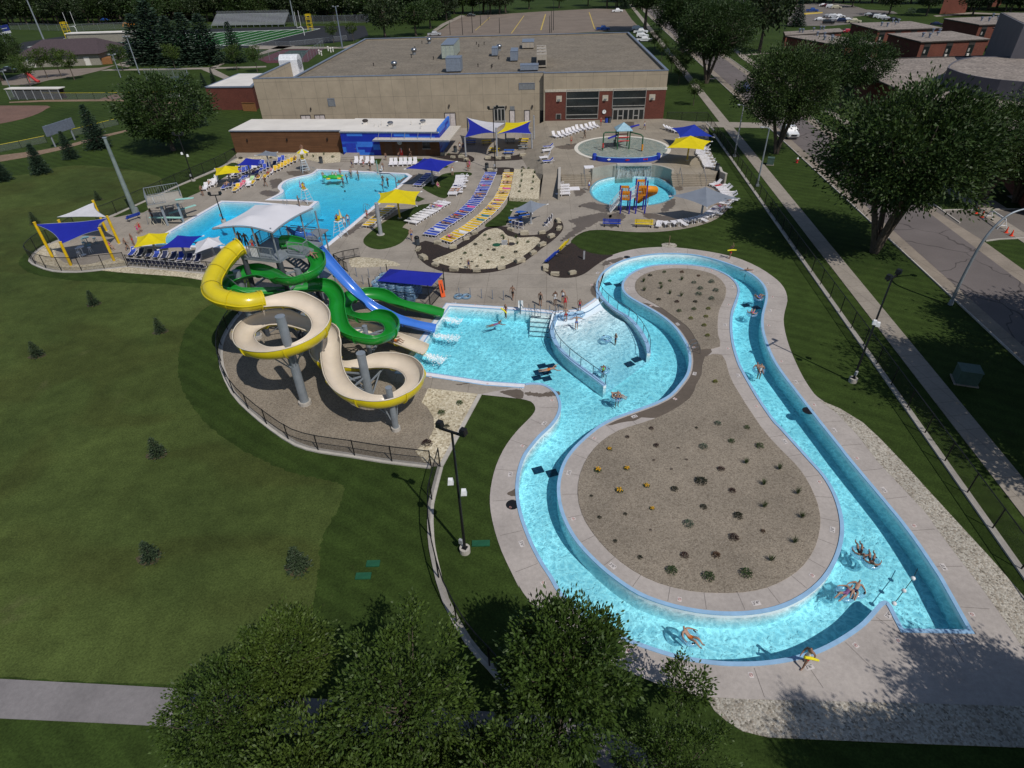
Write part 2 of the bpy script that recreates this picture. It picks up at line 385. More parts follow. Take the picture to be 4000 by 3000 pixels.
deck=Gs([(119,1020),(152,1040),(210,1058),(300,1062),(401,1053),(499,1042),(651,1053),(800,1067),(850,1072),(990,1085),(1000,1180),(944,1217),(890,1290),(868,1340),(863,1371),(868,1436),(911,1534),(977,1605),(1063,1675),(1156,1735),(1250,1762),(1374,1780),(1500,1801),(1684,1823),(1722,1820),(1874,1540)])+cr(Gs(d2((985,290),(1060,310),(1090,350),(1085,385),(1050,430),(980,500),(920,570),(860,660),(810,770),(780,880),(765,990),(770,1100),(800,1240),(850,1390),(920,1540),(975,1650))+[(2023,2280),(2081,2363),(2200,2470),(2370,2580),(2573,2672),(2703,2709),(2758,2724),(2907,2732)]),2)+Gs([(3178,2739),(3517,2747),(4000,2759),(4185,2764),(4150,2730)])+cr(Gs([(4000,2536),(3924,2420),(3822,2278),(3707,2129),(3615,2000)]+c5((1060,1609),(900,1400),(740,1230),(620,1130),(560,1080),(480,960),(420,840),(370,720),(335,600),(322,500),(335,420),(352,350),(340,280),(300,215),(230,155),(130,90),(0,30))+c4((1500,270),(1300,230),(1050,195),(850,180),(650,185),(480,205),(330,240),(200,285))),2)+cr(Gs([(2352,995),(2305,987),(2262,969),(2229,950),(2240,930),(2264,913),(2301,900),(2366,898),(2448,905),(2529,907),(2610,902),(2692,890),(2753,874),(2797,856),(2834,827),(2854,799),(2865,774),(2854,746)]),2)+Gs([(2836,728),(2815,690)])+Gs([(2800,650),(2785,610),(2769,575),(2769,478),(2598,474),(1800,478),(1025,484)],.0)+Gs([(924,600),(866,652),(808,678),(700,722),(597,772),(448,839),(400,855),(330,872),(231,939),(174,962),(134,993)])
struct(MB().poly(deck,[riv_out,lap,play],0.0),'pool_deck',M_DECK)
def basin(name,ring,zf,holes=()):
 b=MB()
 b.poly(ring,holes,zf)
 if name=='lap_pool_basin':b.v=[(v[0],v[1],-2.9+1.75*max(0,min(1,(v[1]-80)/17)))for v in b.v];zf=-3
 for r in[ring,*holes]:
  k=len(r);vs=[(p[0],p[1],zf)for p in r]+[(p[0],p[1],.012)for p in r]
  b.mat=1;b.add(vs,[(i,(i+1)%k,k+(i+1)%k,k+i)for i in range(k)]);b.mat=0
 return struct(b,name,[M_POOL,M_WALLP])
basin('river_basin',riv_out,-1.30,[isl_out])
basin('lap_pool_basin',lap,-1.7)
basin('play_pool_basin',play,-1.0)
def waterbody(name,ring,zw,zb,m,holes=()):
 o=offset(ring,.03);hs=[offset(h,-.03)for h in holes]
 b=MB().prism(o,zb,zw,hs);ob=struct(b,name,m);return ob
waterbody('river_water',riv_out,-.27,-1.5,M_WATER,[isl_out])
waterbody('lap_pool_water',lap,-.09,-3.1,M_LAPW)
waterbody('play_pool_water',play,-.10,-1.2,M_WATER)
def band(b,pts,d0,d1,z,closed=True,h=.0):
 A=offset(pts,d0,closed);B=offset(pts,d1,closed);k=len(pts)
 A=[Vector((p.x,p.y,z))for p in A];B=[Vector((p.x,p.y,z))for p in B]
 if closed:A.append(A[0]);B.append(B[0])
 b.strip(A,B)
 if h:
  b.strip([p-Vector((0,0,h))for p in A],A);b.strip(B,[p-Vector((0,0,h))for p in B])
def near_i(ring,p):return min(range(len(ring)),key=lambda i:(ring[i].xy-p.xy).length)
i0=near_i(riv_out,G((2059,1498)));i1=near_i(riv_out,G(c3((1290,1012))[0]));i2=near_i(riv_out,G((2336,1168)));i3=near_i(riv_out,G(c3((1540,1038))[0]))
NRV=len(riv_out)
def arc(a,b):return[riv_out[i%NRV]for i in range(a,(b if b>a else b+NRV)+1)]
bb=MB();band(bb,arc(i0,i2),-.02,.21,.05,False,.06);struct(bb,'river_coping',M_COPE)
bb=MB();band(bb,arc(i3,i0),-.02,.10,.03,False,.04);band(bb,arc(i3,i0),.52,.62,.018,False,.02);bb.mat=1;band(bb,arc(i3,i0),.10,.52,.02,False,.02)
struct(bb,'slide_pool_coping',[M_COPE,M_WHITECOPE])
bb=MB();bb.mat=1;band(bb,arc(i2,i3),.02,.30,.012,False);bb.mat=0;band(bb,arc(i2,i3),.30,.42,.014,False);band(bb,arc(i2,i3),-.7,-.6,.02,False)
struct(bb,'beach_line',[M_COPE,M_WHITECOPE])
bb=MB();band(bb,isl_out,.02,-.21,.05,True,.06)
for i in range(len(bb.f)):bb.f[i]=tuple(reversed(bb.f[i]))
struct(bb,'island_coping',M_COPE)
bb=MB();band(bb,lap,-.02,.08,.03,True,.04);bb.mat=1;band(bb,lap,.08,.62,.022,True,.022);struct(bb,'lap_pool_coping',[M_COPE,M_WHITECOPE])
bb=MB();band(bb,play,-.02,.25,.03,True,.04);struct(bb,'play_pool_coping',mat('teal_coping',(.12,.30,.38),.5,obj=False))
struct(MB().poly([(p.x,p.y)for p in isl_out],(),0.0),'island_deck',M_RIVDECK)
ig1=cr(Gs(c4((900,412),(740,430),(600,475),(525,530),(500,590),(510,650),(560,710),(650,760),(780,835),(900,920),(1040,1020),(1110,1100),(1160,1190),(1205,1275))+[(2745,1365),(2812,1354)]+c4((1395,1130),(1390,1000),(1400,900),(1420,830),(1460,750),(1480,680),(1480,620),(1440,550),(1360,485),(1250,445),(1100,418))),2,True)
ig2=cr(Gs(c4((1250,1368),(1437,1347),(1500,1500),(1560,1659))+d3((1530,20),(1640,150),(1740,250),(1810,340),(1870,460),(1898,560),(1900,650),(1870,770),(1800,880),(1700,960),(1570,1020),(1430,1047),(1280,1052),(1100,1040),(900,990),(740,910),(600,800),(490,670),(430,560),(405,440),(420,320),(470,210),(550,120),(660,50),(800,5))+[(2601,1617),(2694,1557)]+c4((1160,1659),(1215,1560))),2,True)
b=MB().prism(ig1,-.05,.035,bottom=False);struct(b,'island_gravel',M_GRAVG)
b=MB().prism(ig2,-.05,.035,bottom=False);struct(b,'island_gravel',M_GRAVG)
ia_,ib_=near_i(deck,G((1874,1540))),near_i(deck,G(c4((200,285))[0]))
rd_=[Vector((p.x,p.y,.004))for p in deck[ia_:ib_+1]];ri_=offset(arc(i0,i2),.2,False)
if(ri_[0]-rd_[0]).length<(ri_[-1]-rd_[0]).length:ri_=ri_[::-1]
rp=offset(rd_,.02,False)+ri_
if area(rp)<0:rp=rp[::-1]
struct(MB().poly(rp,(),.004),'river_deck',M_RIVDECK)
def joints(line,side,w,sp,z):
 mb=MB();L=cumlen(line)[-1];n=int(L/sp)
 for i in range(1,n):
  p,d=along(line,L*i/n);q=Vector((d.y,-d.x,0))*side;e=d*.013;a,b=p+q*.3,p+q*w;mb.add([Vector((v.x,v.y,z))for v in(a-e,b-e,b+e,a+e)],[(0,1,2,3)if side>0 else(3,2,1,0)])
 return mb
M_JOINT=mat('joint_shadow_gap',(.14,.125,.115),.9,obj=False)  # plain dark colour of the strips drawn as saw-cut joints
struct(joints(arc(i0,i2),1,1.75,2.6,.0085),'saw_joint',M_JOINT);struct(joints(isl_out+isl_out[:1],-1,1.7,2.1,.0045),'saw_joint',M_JOINT)
def pwall(pts,w,z0,z1,name,m):
 A=offset(pts,w/2,False);B=offset(pts,-w/2,False)
 return MB().prism(A+B[::-1],z0,z1)
w1=cr(Gs([(2334,1128),(2354,1164),(2398,1204),(2452,1236),(2488,1272),(2513,1309),(2530,1345),(2535,1377)]),3)
w2=cr(Gs([(2180,1222),(2164,1259),(2157,1291),(2164,1320),(2179,1349),(2204,1378),(2236,1407),(2287,1446),(2335,1481),(2363,1503)]),3)
M_STEEL=mat('brushed_steel',(.35,.36,.38),.35,1.0,var=.1)
for wl,lab in((w1,'curved blue-topped pool wall between the shallow beach and the lazy river'),(w2,'curved blue-topped pool wall between the slide pool and the shallow beach')):
 t=thing('pool_wall',lab,'pool wall')
 pwall(wl,.30,-1.30,-.09,'',0).build('wall',M_WALLP,t);pwall(wl,.38,-.09,-.03,'',0).build('coping',M_COPE,t)
 r=MB();in_=offset(wl,-.05,False);L=cumlen(in_);n=int(L[-1]/1.6)
 r.tube([p+Vector((0,0,.95))for p in in_],.03,6)
 for i in range(n+1):
  p,d=along(in_,L[-1]*i/n);r.cyl(p+Vector((0,0,.05)),p+Vector((0,0,.95)),.03,n=6)
 r.build('railing',mat('rail_blue_grey',(.10,.13,.17),.4,.6),t)
bl=arc(i2,i3);bl=[Vector((p.x,p.y,.006))for p in bl]
if(bl[0]-w1[0]).length>(bl[-1]-w1[0]).length:bl.reverse()
q1=[Vector((p.x,p.y,-1.1*min(1,.05+i/(len(w1)-1))**.9))for i,p in enumerate(w1)]
q2=[Vector((p.x,p.y,-1.1*min(1,.05+i/(len(w2)-1))**.9))for i,p in enumerate(w2)]
bf=MB();NU,NV=26,26
def pick(pl,t):
 L=cumlen(pl);return along(pl,L[-1]*t)[0]
grid=[]
for i in range(NV+1):
 row=[]
 a=pick(q1,i/NV);c=pick(q2,i/NV)
 for j in range(NU+1):
  u=j/NU;p=a.lerp(c,u)
  if i/NV<.75:
   e=pick(bl,u);base=q1[0].lerp(q2[0],u);w=(1-i/NV/.75)**1.5;p=p+(Vector((e.x,e.y,0))-Vector((base.x,base.y,0)))*w
  zz=.006-1.12*(i/NV)**.8
  row.append(Vector((p.x,p.y,zz)))
 grid.append(row)
vs=[p for r_ in grid for p in r_];fs=[(i*(NU+1)+j,i*(NU+1)+j+1,(i+1)*(NU+1)+j+1,(i+1)*(NU+1)+j)for i in range(NV)for j in range(NU)]
bf.add(vs,fs);struct(bf,'beach_floor',mat('white_beach_plaster',(.68,.78,.84),.6,var=.03,obj=False),True)
def overlay(name,pts,z,m,smooth=2,h=.05):
 p=cr(pts,smooth,True)if smooth>1 else[Vector(q)for q in pts]
 if area(p)<0:p.reverse()
 struct(MB().prism(p,z-h,z,bottom=False),name,m);return p
overlay('grass_patch',Gs(b3((330,1360),(345,1320),(420,1250),(560,1150),(700,1070),(840,1010),(960,965),(1130,955),(1080,1010),(960,1080),(870,1130),(810,1160),(752,1213),(830,1243),(790,1330),(720,1390),(620,1430),(500,1450),(400,1430),(345,1395))),.02,M_TURF)
overlay('grass_patch',Gs(b3((890,930),(910,870),(995,905),(930,935))),.02,M_TURF,1)
gp2=overlay('grass_patch',Gs(b3((960,785),(1010,740),(1100,700),(1180,640),(1280,620),(1400,612),(1480,618),(1505,635),(1480,655),(1400,665),(1330,690),(1300,760),(1260,850),(1230,890),(1180,895),(1100,865))),.02,M_TURF)
overlay('grass_patch',Gs(b3((440,470),(530,470),(500,535),(440,512))),.02,M_TURF,1)
overlay('grass_patch',Gs(b3((660,470),(900,470),(990,477),(1120,510),(1250,555),(1180,570),(1050,520),(900,500),(660,495))),.02,M_TURF)
overlay('grass_patch',Gs(b3((1905,905),(2060,905),(2212,955),(2212,1000),(1960,1000),(1870,1190),(1640,1205),(1700,1140),(1800,1060),(1880,960))),.02,M_TURF)
overlay('grass_patch',Gs([(440,848),(597,776),(700,728),(808,684),(866,658),(905,636),(930,640),(940,655),(880,690),(800,740),(745,765),(690,790),(640,800),(590,812),(560,830),(500,838)]),.02,M_TURF)
overlay('mulch_bed',Gs(c3((65,310),(75,390),(110,450),(180,510),(260,550),(370,585),(500,600),(650,605),(800,600),(950,580),(1080,545),(1200,500),(1320,420),(1420,340),(1530,260),(1610,190),(1655,130),(1660,80),(1630,30),(1575,5),(1555,40),(1550,90),(1500,140),(1400,180),(1290,190),(1200,180),(1100,150),(1060,100),(870,95),(800,122),(700,182),(560,265),(440,335),(300,290),(170,250))),.02,M_MULCH)
overlay('gravel_bed',Gs(c3((245,465),(380,410),(540,340),(680,260),(800,160),(880,125),(950,120),(1010,150),(1060,200),(1200,220),(1340,210),(1400,225),(1410,245),(1380,290),(1280,380),(1150,460),(1000,530),(850,555),(680,560),(500,540),(350,505))),.05,M_GRAVT)
overlay('mulch_bed',Gs(c3((1742,272),(1830,330),(1950,380),(2080,402),(2200,405),(2150,432),(2080,470),(1980,540),(1900,600),(1800,640),(1680,652),(1560,640),(1480,600),(1435,545),(1445,510),(1600,390))),.02,M_MULCH)
overlay('gravel_bed',Gs([(2009,660),(2114,660),(2104,778),(1989,772)],.5),.5,M_GRAVT,1,.6)
overlay('mulch_bed',Gs(b3((1000,430),(1200,415),(1400,420),(1500,445),(1530,475),(1500,505),(1440,510),(1330,495),(1180,470))),.02,M_MULCH)
overlay('mulch_bed',Gs(b3((1630,480),(1700,450),(1900,445),(2060,410),(2200,360),(2215,410),(2100,470),(1900,490),(1700,495))),.02,M_MULCH)
overlay('mulch_bed',Gs(b3((1640,600),(1655,572),(1760,565),(1950,570),(1945,630),(1700,645))),.02,M_MULCH)
overlay('gravel_bed',Gs(b2((545,512),(630,467),(1300,412),(1740,402),(1745,505),(1560,522),(1350,472),(1000,468),(640,522))),.02,M_GRAVT,1)
overlay('gravel_bed',Gs(b3((180,1545),(300,1535),(500,1550),(650,1580),(720,1610),(690,1630),(400,1640),(200,1640))),.02,M_GRAVT)
overlay('gravel_bed',Gs([(134,996),(160,975),(231,942),(245,955),(215,985),(250,1025),(330,1035),(401,1020),(460,1005),(499,1040),(401,1051),(300,1059),(210,1055),(152,1037)]),.02,M_GRAVT)
overlay('gravel_bed',Gs([(400,1056),(499,1044),(651,1056),(800,1070),(900,1080),(880,1112),(800,1096),(700,1080),(560,1070)]),.012,M_GRAVT)
overlay('slide_gravel',Gs([(985,1090),(1000,1180),(946,1218),(893,1291),(871,1341),(866,1371),(871,1435),(914,1532),(980,1603),(1065,1673),(1158,1733),(1250,1760),(1374,1777),(1500,1798),(1684,1820),(1720,1816),(1870,1541),(1664,1518),(1600,1500),(1530,1490),(1500,1440),(1600,1300),(1650,1240),(1560,1130),(1350,1090)]),.02,M_GRAVG,1)
overlay('gravel_bed',Gs(c2((1120,1108),(1610,1165),(1345,1640),(1240,1800),(1080,1790),(1000,1690),(1120,1590),(1175,1480),(1170,1380),(1110,1280),(1060,1240))),.04,M_GRAVT,1)
overlay('river_rock',Gs([(2758,2722),(2907,2731),(3178,2738),(3517,2746),(4000,2758),(4400,2775),(4400,2935),(4000,2920),(3600,2905),(3000,2880),(2900,2855),(2836,2815),(2790,2775)]),.01,M_GRAVW,1)
overlay('river_rock',Gs([(3195,1560),(3268,1614),(3348,1698),(3427,1802),(3615,2002),(3707,2131),(3822,2280),(3924,2422),(4000,2538),(4150,2730),(4300,2740),(4120,2510),(4000,2330),(3870,2180),(3745,2045),(3640,1930),(3540,1820),(3440,1715),(3370,1650),(3280,1595)]),.01,M_GRAVW,1)
def wet(pts,jag=.25,seed=0,z=.006,sub=11):
 r=random.Random(seed);P=cr(pts,sub,True)
 P=[p+Vector((r.uniform(-jag,jag),r.uniform(-jag,jag),0))for p in P]
 if area(P)<0:P.reverse()
 struct(MB().poly(P,(),z),'wet_patch',M_WETC)
isw=[isl_out[i]for i in range(len(isl_out))]
ia=near_i(isl_out,G(c4((560,795))[0]));ib=near_i(isl_out,G(d2((1570,480))[0]))
seq=[isl_out[i%len(isl_out)]for i in(range(ia,ib+1)if ia<ib else range(ia,ia-(ia-ib)%len(isl_out)-1,-1))]
if len(seq)>len(isl_out)*.6:seq=[isl_out[i%len(isl_out)]for i in(range(ib,ia+len(isl_out)+1))]
wr=random.Random(5);n=len(seq);sg=1 if(offset(seq,.5,False)[n//2]-Vector((seq[n//2].x,seq[n//2].y,0))).dot(G((2860,1500))-seq[n//2])>0 else-1
inner=[]
for i in range(n):
 u=i/(n-1);wv=1.75*min(1,6*u)*min(1,5*(1-u))*(.82+.25*math.sin(i*1.7)*math.sin(i*.63))+.4
 inner.append(offset(seq,sg*wv,False)[i]+Vector((wr.uniform(-.06,.06),wr.uniform(-.06,.06),0)))
outer=offset(seq,sg*.36,False)
ring=[Vector((p.x,p.y))for p in outer]+[Vector((p.x,p.y))for p in inner[::-1]]
if area(ring)<0:ring.reverse()
struct(MB().poly(ring,(),.008),'wet_patch',M_WETC)
for i,(pts,jg)in enumerate([(b4((640,990),(760,960),(860,980),(950,1010),(900,1060),(760,1020)),.35),(b4((560,1130),(700,1090),(850,1060),(960,1090),(800,1160),(660,1240),(560,1300),(480,1320),(600,1200)),.4),(b4((960,1070),(1090,1080),(1060,1130),(1000,1180),(940,1200)),.3),(b4((1260,1060),(1420,1080),(1600,1130),(1480,1140),(1300,1110)),.35),(b4((1480,960),(1560,930),(1540,1010),(1440,1050)),.3),(b4((600,840),(680,830),(700,870),(620,900)),.25),(b4((1540,790),(1620,800),(1640,840),(1580,840)),.25),(b2((880,830),(960,810),(1060,830),(1040,870),(930,870)),.4),(b2((990,700),(1110,690),(1080,760),(1010,790)),.35),(b2((1160,610),(1330,600),(1400,630),(1250,660)),.35),(b3((690,720),(760,680),(900,640),(860,700),(760,740)),.35),(b3((100,1290),(240,1200),(330,1150),(300,1210),(180,1300)),.35),(b3((370,1080),(440,1040),(520,1000),(460,1080)),.35),(d2((520,185),(620,175),(560,190)),.1),(d2((850,235),(985,225),(990,290),(850,250)),.06),(d2((1020,240),(1130,250),(1250,235),(1255,265),(1130,275),(1030,265)),.12),(d2((885,975),(962,935),(958,990)),.06),(c4((180,330),(380,290),(330,335),(160,380)),.15),(c4((20,640),(70,560),(90,680),(60,720)),.15),(a3((1030,1270),(1150,1250),(1230,1240),(1180,1290)),.35),(a3((1620,1060),(1720,1055),(1700,1110)),.3)]):
 zz=ZP+.006 if i>18 else.006
 wet(Gs(pts,zz),jg*.7,i,zz)
def asphalt(name,base,crack=True):
 t=NT(name);t.set(Roughness=.85);t.b.inputs['Specular IOR Level'].default_value=.25
 n1=t.noise(.12,5,.6);n2=t.noise(30,2,.7)
 c=t.ramp(n1,[(.3,tuple(b*.85 for b in base)),(.7,tuple(b*1.15 for b in base))])
 c=t.mix(1,c,t.ramp(n2,[(.3,g3(.8)),(.7,g3(1.2))]),'MULTIPLY')
 if crack:
  wv=t.node('ShaderNodeVectorMath',operation='MULTIPLY_ADD');wn=t.node('ShaderNodeTexNoise');wn.inputs['Scale'].default_value=.35;t.link(t.pos(),wn.inputs['Vector'])
  t.link(wn.outputs['Color'],wv.inputs[0]);wv.inputs[1].default_value=(3,3,0);t.link(t.pos(),wv.inputs[2])
  e=t.vor(.13,'DISTANCE_TO_EDGE',wv.outputs[0]);c=t.mix(1,c,t.ramp(e,[(.003,g3(.45)),(.009,g3(1))]),'MULTIPLY')
 t.color(c);t.bump(n2,.2,.01);MATS[name]=t.m;return t.m
M_ASPH=asphalt('street_asphalt',(.130,.112,.108));M_LOT=asphalt('lot_asphalt',(.175,.140,.112),False);M_SIDE=asphalt('side_street_asphalt',(.150,.132,.118),False)
M_TRACK=mat('track_rubber',(.012,.013,.016),.9,obj=False)
M_FIELD=m_grass('field_turf',(.012,.060,.014),(.018,.085,.02),(.02,.08,.02),.11,0,.9)
M_LINEW=mat('white_line_paint',(.55,.58,.55),.7,obj=False);M_LINEY=mat('yellow_line_paint',(.50,.36,.06),.7,obj=False)
M_DIRT=gravel('infield_dirt',[(.12,.065,.045),(.16,.09,.065),(.14,.075,.055)],3,bump=.2)
M_WARN=gravel('warning_track_dirt',[(.16,.10,.06),(.22,.15,.10),(.18,.12,.08)],3,bump=.2)
M_COURT=mat('court_maroon',(.085,.022,.03),.8,obj=False);M_COURTG=mat('court_green',(.03,.055,.05),.8,obj=False)
def X(x50,sl):return lambda y:x50+sl*(y-50)
swL,swR=X(34.55,.114),X(36.45,.114);gL,aL,aR,gR=X(44.2,.099),X(45.75,.1),X(52.75,.101),X(54.75,.099)
fnc=X(32.0,.1107)
def lane(a,b,z,name,m,y0=-30,y1=420,n=8,h=0):
 ys=[y0+(y1-y0)*i/n for i in range(n+1)]
 L=[Vector((a(y),y,z))for y in ys];R=[Vector((b(y),y,z))for y in ys]
 mb=MB()
 if h:mb.prism([*R,*L[::-1]],z-h,z,bottom=False)
 else:mb.strip(R,L);mb.f=[tuple(reversed(f))for f in mb.f]
 return struct(mb,name,m)
def lift(f,d):return lambda y:f(y)+d
lane(swL,swR,.02,'sidewalk',M_WALK,h=.05)
lane(lift(gR,4.2),lift(gR,6.0),.02,'sidewalk',M_WALK,62,420,h=.05);lane(lift(gR,4.2),lift(gR,6.0),.02,'sidewalk',M_WALK,-30,48,h=.05)
lane(gL,gR,-.012,'gutter',M_GUT);lane(aL,aR,-.004,'street',M_ASPH)
lane(lift(gL,-.15),gL,.10,'kerb',M_CURB,h=.14);lane(gR,lift(gR,.15),.10,'kerb',M_CURB,71.5,420,h=.14);lane(gR,lift(gR,.15),.10,'kerb',M_CURB,-30,57,h=.14)
lane(X(49.1,.1),X(49.24,.1),.002,'centre_line',M_LINEY,36,46)
s0=Gs([(3640,815),(3700,822),(4000,818),(4600,812)]);s1_=Gs([(3838,938),(3900,932),(4000,927),(4600,912)])
mb=MB();mb.strip([Vector((p.x,p.y,-.008))for p in s1_],[Vector((p.x,p.y,-.008))for p in s0]);struct(mb,'side_street',M_SIDE)
for ln in(Gs([(3675,822),(3700,820),(4000,816),(4600,808)]),Gs([(3848,941),(3900,934),(4000,929),(4600,914)])):
 struct(MB().prism(ln+offset(ln,.16,False)[::-1],-.03,.10,bottom=False),'kerb',M_CURB)
def flat(name,pts,z,m,h=.04):
 P=[Vector(p)for p in pts]
 if area(P)<0:P.reverse()
 return struct(MB().prism(P,z-h,z,bottom=False),name,m)
flat('path',Gs(b5((60,208),(500,215),(870,224),(905,255),(905,290),(870,278),(300,268),(60,264))),.024,M_WALK)
flat('path',Gs(a4((690,845),(800,842),(810,855),(690,858))),.024,M_WALK)
flat('path',Gs(a4((1045,592),(1100,582),(1330,762),(1290,770))),.024,M_WALK);flat('path',Gs(a4((1060,590),(1340,570),(1560,552),(1560,570),(1340,585),(1075,603))),.026,M_WALK)
flat('path',Gs(b6((1390,575),(1455,568),(1760,757),(1700,765),(1535,762),(1500,690))),.028,M_WALK);flat('driveway',Gs(b6((1735,627),(1896,618),(2100,612),(2100,760),(1900,722))),.02,M_WALK)
pt=cr(Gs([(-400,2628),(0,2652),(633,2686),(1200,2726),(1879,2778),(2117,2792),(2300,2822),(2450,2890),(2640,3020),(2800,3200)]),3);pb=cr(Gs([(-500,2785),(0,2806),(551,2832),(975,2862),(1500,2876),(1951,2893),(2200,2925),(2330,2985),(2430,3080),(2500,3250)]),3)
flat('path',[*pt,*pb[::-1]],.015,concrete('old_path_concrete',(.20,.185,.185),0,0,.22))
flat('parking_lot',Gs(a3((-120,330),(60,250),(210,140),(560,122),(900,100),(1390,74),(1640,82),(1700,170),(1790,262),(1380,275),(300,330))),-.0,M_LOT)
for q in(((765,135),(770,135),(662,288),(655,288)),((950,122),(957,122),(918,260),(908,260)),((1327,105),(1333,105),(1382,250),(1374,250)),((470,150),(474,150),(350,262),(345,262))):
 flat('bay_line',Gs(a3(*q)),.006,M_LINEY,.004)
flat('parking_lot',Gs(a5((-60,250),(-60,110),(40,35),(330,25),(560,50),(700,92),(960,108),(1000,128),(560,160),(650,218),(380,246))),-.005,M_SIDE)
struct(MB().prism(Gs(a5((100,128),(278,118),(278,126),(100,142))),-.03,.12),'painted_kerb',M_LINEY)
flat('path',Gs(a5((1340,150),(1700,118),(2000,130),(2212,150),(2212,165),(1980,142),(1700,132),(1370,160))),.01,M_WALK)
flat('running_track',Gs([(20,205),(90,165),(270,138),(830,112),(1240,101),(1425,100),(1440,140),(1380,158),(1190,178),(1000,186),(540,195),(180,210)]),-.012,M_TRACK)
f_far=[G((271,146)),G((1250,112))];f_near=[G((108,184)),G((985,176))]
flat('football_field',[*f_near,f_far[1],f_far[0]],.004,M_FIELD)
for i in range(0,21):
 u=i/20;a=f_near[0].lerp(f_near[1],u);c=f_far[0].lerp(f_far[1],u);e=(f_near[1]-f_near[0]).normalized()*.25
 struct(MB().quad(*[Vector((p.x,p.y,.009))for p in(a-e,a+e,c+e,c-e)]),'yard_line',M_LINEW)
for pr in(f_near,f_far):
 e=(f_far[0]-f_near[0]).normalized()*.7;struct(MB().quad(*[Vector((p.x,p.y,.010))for p in(pr[0]-e,pr[1]-e,pr[1]+e,pr[0]+e)]),'side_line',M_LINEW)
flat('grass_apron',Gs([(-30,182),(60,130),(260,118),(290,128),(100,158),(20,195)]),-.004,M_TURF)
flat('tennis_court',Gs(a2((460,512),(680,428),(1030,420),(890,535),(540,545))),.0,M_COURT);flat('tennis_court',Gs(a2((590,512),(730,436),(900,434),(820,525))),.006,M_COURTG)
flat('tennis_court',Gs(a1((1350,690),(1620,640),(1640,730),(1460,770),(1380,760))),.0,M_COURTG)
flat('infield',cr(Gs(a1((-600,900),(0,912),(410,912),(400,940),(330,980),(200,1025),(0,1068),(-300,1110))),2),.0,M_DIRT)
flat('infield',Gs(a1((860,855),(1000,812),(1080,830),(985,862))),.0,M_DIRT)
flat('warning_track',Gs(a1((80,880),(400,862),(1000,858),(1640,890),(1640,905),(1000,872),(400,878),(80,888))),.004,M_WARN)
flat('warning_track',Gs(a1((-600,1500),(-30,1345),(340,1300),(540,1262),(900,1165),(1100,1120),(1100,1135),(900,1185),(545,1290),(300,1345),(-20,1400),(-600,1580))),.004,M_WARN)
flat('service_yard',Gs(a1((10,700),(260,610),(860,585),(1000,560),(900,600),(700,650),(430,690),(260,735),(20,735))),.004,concrete('yard_concrete',(.21,.17,.14),0))
flat('service_yard',Gs(a1((1000,560),(1240,470),(1220,540),(1100,580))),.006,M_WALK)
for q in(((870,612),(940,598),(1500,590),(2140,575),(2300,570),(2300,580),(2140,588),(1500,603),(930,610)),((1740,600),(1840,592),(1985,665),(1940,685)),((1800,590),(1930,540),(1950,545),(1860,590))):
 flat('path',Gs(a1(*q)),.018,M_WALK)
for q in(((380,390),(1000,405),(1200,405),(1330,365),(1400,365),(1250,418),(400,425)),((440,470),(640,395),(780,395),(470,475)),((1970,260),(2050,205),(2212,130),(2250,135),(2080,215),(2000,270))):
 flat('path',Gs(a2(*q)),.012,M_WALK)
flat('far_road',[Vector((-900,520,0)),Vector((900,470,0)),Vector((900,480,0)),Vector((-900,530,0))],.0,M_SIDE)
def m_link(name,col,k):
 t=NT(name);t.set(Roughness=.6);t.b.inputs['Base Color'].default_value=(*col,1)
 tr=t.node('ShaderNodeBsdfTransparent');mx=t.node('ShaderNodeMixShader');mx.inputs[0].default_value=k
 t.link(tr.outputs[0],mx.inputs[1]);t.link(t.b.outputs[0],mx.inputs[2]);t.link(mx.outputs[0],t.out.inputs['Surface']);return t.m
M_LINKB=m_link('black_chain_link',(.006,.006,.007),.30);M_LINKG=m_link('grey_chain_link',(.20,.21,.22),.22)
M_BLACK=mat('black_paint',(.008,.008,.009),.5,var=.1)
M_GALV=mat('galvanised_steel',(.26,.29,.32),.5,.35,var=.15,scale=1.2)
def fence(path,h,sp,label,mesh=M_LINKB,pm=M_BLACK,curb=True,r=.045,cat='fence',cap=None):
 t=thing('chain_link_fence',label,cat,path[0])
 o=path[0];P=[p-o for p in path];L=cumlen(P);n=max(1,round(L[-1]/sp))
 mb=MB()
 for a,b in zip(P,P[1:]):mb.quad(a+Vector((0,0,.05)),b+Vector((0,0,.05)),b+Vector((0,0,h)),a+Vector((0,0,h)))
 mb.build('mesh_panel',mesh,t)
 MB().tube([p+Vector((0,0,h))for p in P],r*.8,6).build('top_rail',cap or pm,t)
 for i in range(min(n+1,100)):
  p,d=along(P,L[-1]*i/n);MB().cyl(p,p+Vector((0,0,h+.05)),r,n=6).build('post',pm,t)
 if curb:MB().prism(offset(P,.2,False)+offset(P,-.2,False)[::-1],-.05,.09,bottom=False).build('kerb',M_CURB,t)
 return t
fence([Vector((fnc(y),y,0))for y in(118,100,80,60,40,20,6)],1.8,3.0,'long black chain-link fence on a white kerb beside the sidewalk')
fence([G((2603,476),.6),G((2758,478),.6),Vector((fnc(118),118,0))],1.8,3,'short black fence between the brick building corner and the sidewalk')
fence(cr(Gs([(924,620),(866,652),(808,678),(700,724),(597,772),(448,839),(380,864)]),2),1.8,3,'black chain-link fence behind the loungers and diving platform')
fence(cr(Gs([(300,895),(231,939),(174,962),(134,993),(119,1020),(152,1040),(210,1058),(300,1062),(401,1053),(499,1042)]),2),1.8,2.6,'black chain-link fence curving round the yellow-posted corner shade')
fence(Gs([(505,1042),(651,1054),(800,1068),(985,1084)]),1.5,2.6,'straight black fence with a row of folded chairs behind the tall yellow slide')
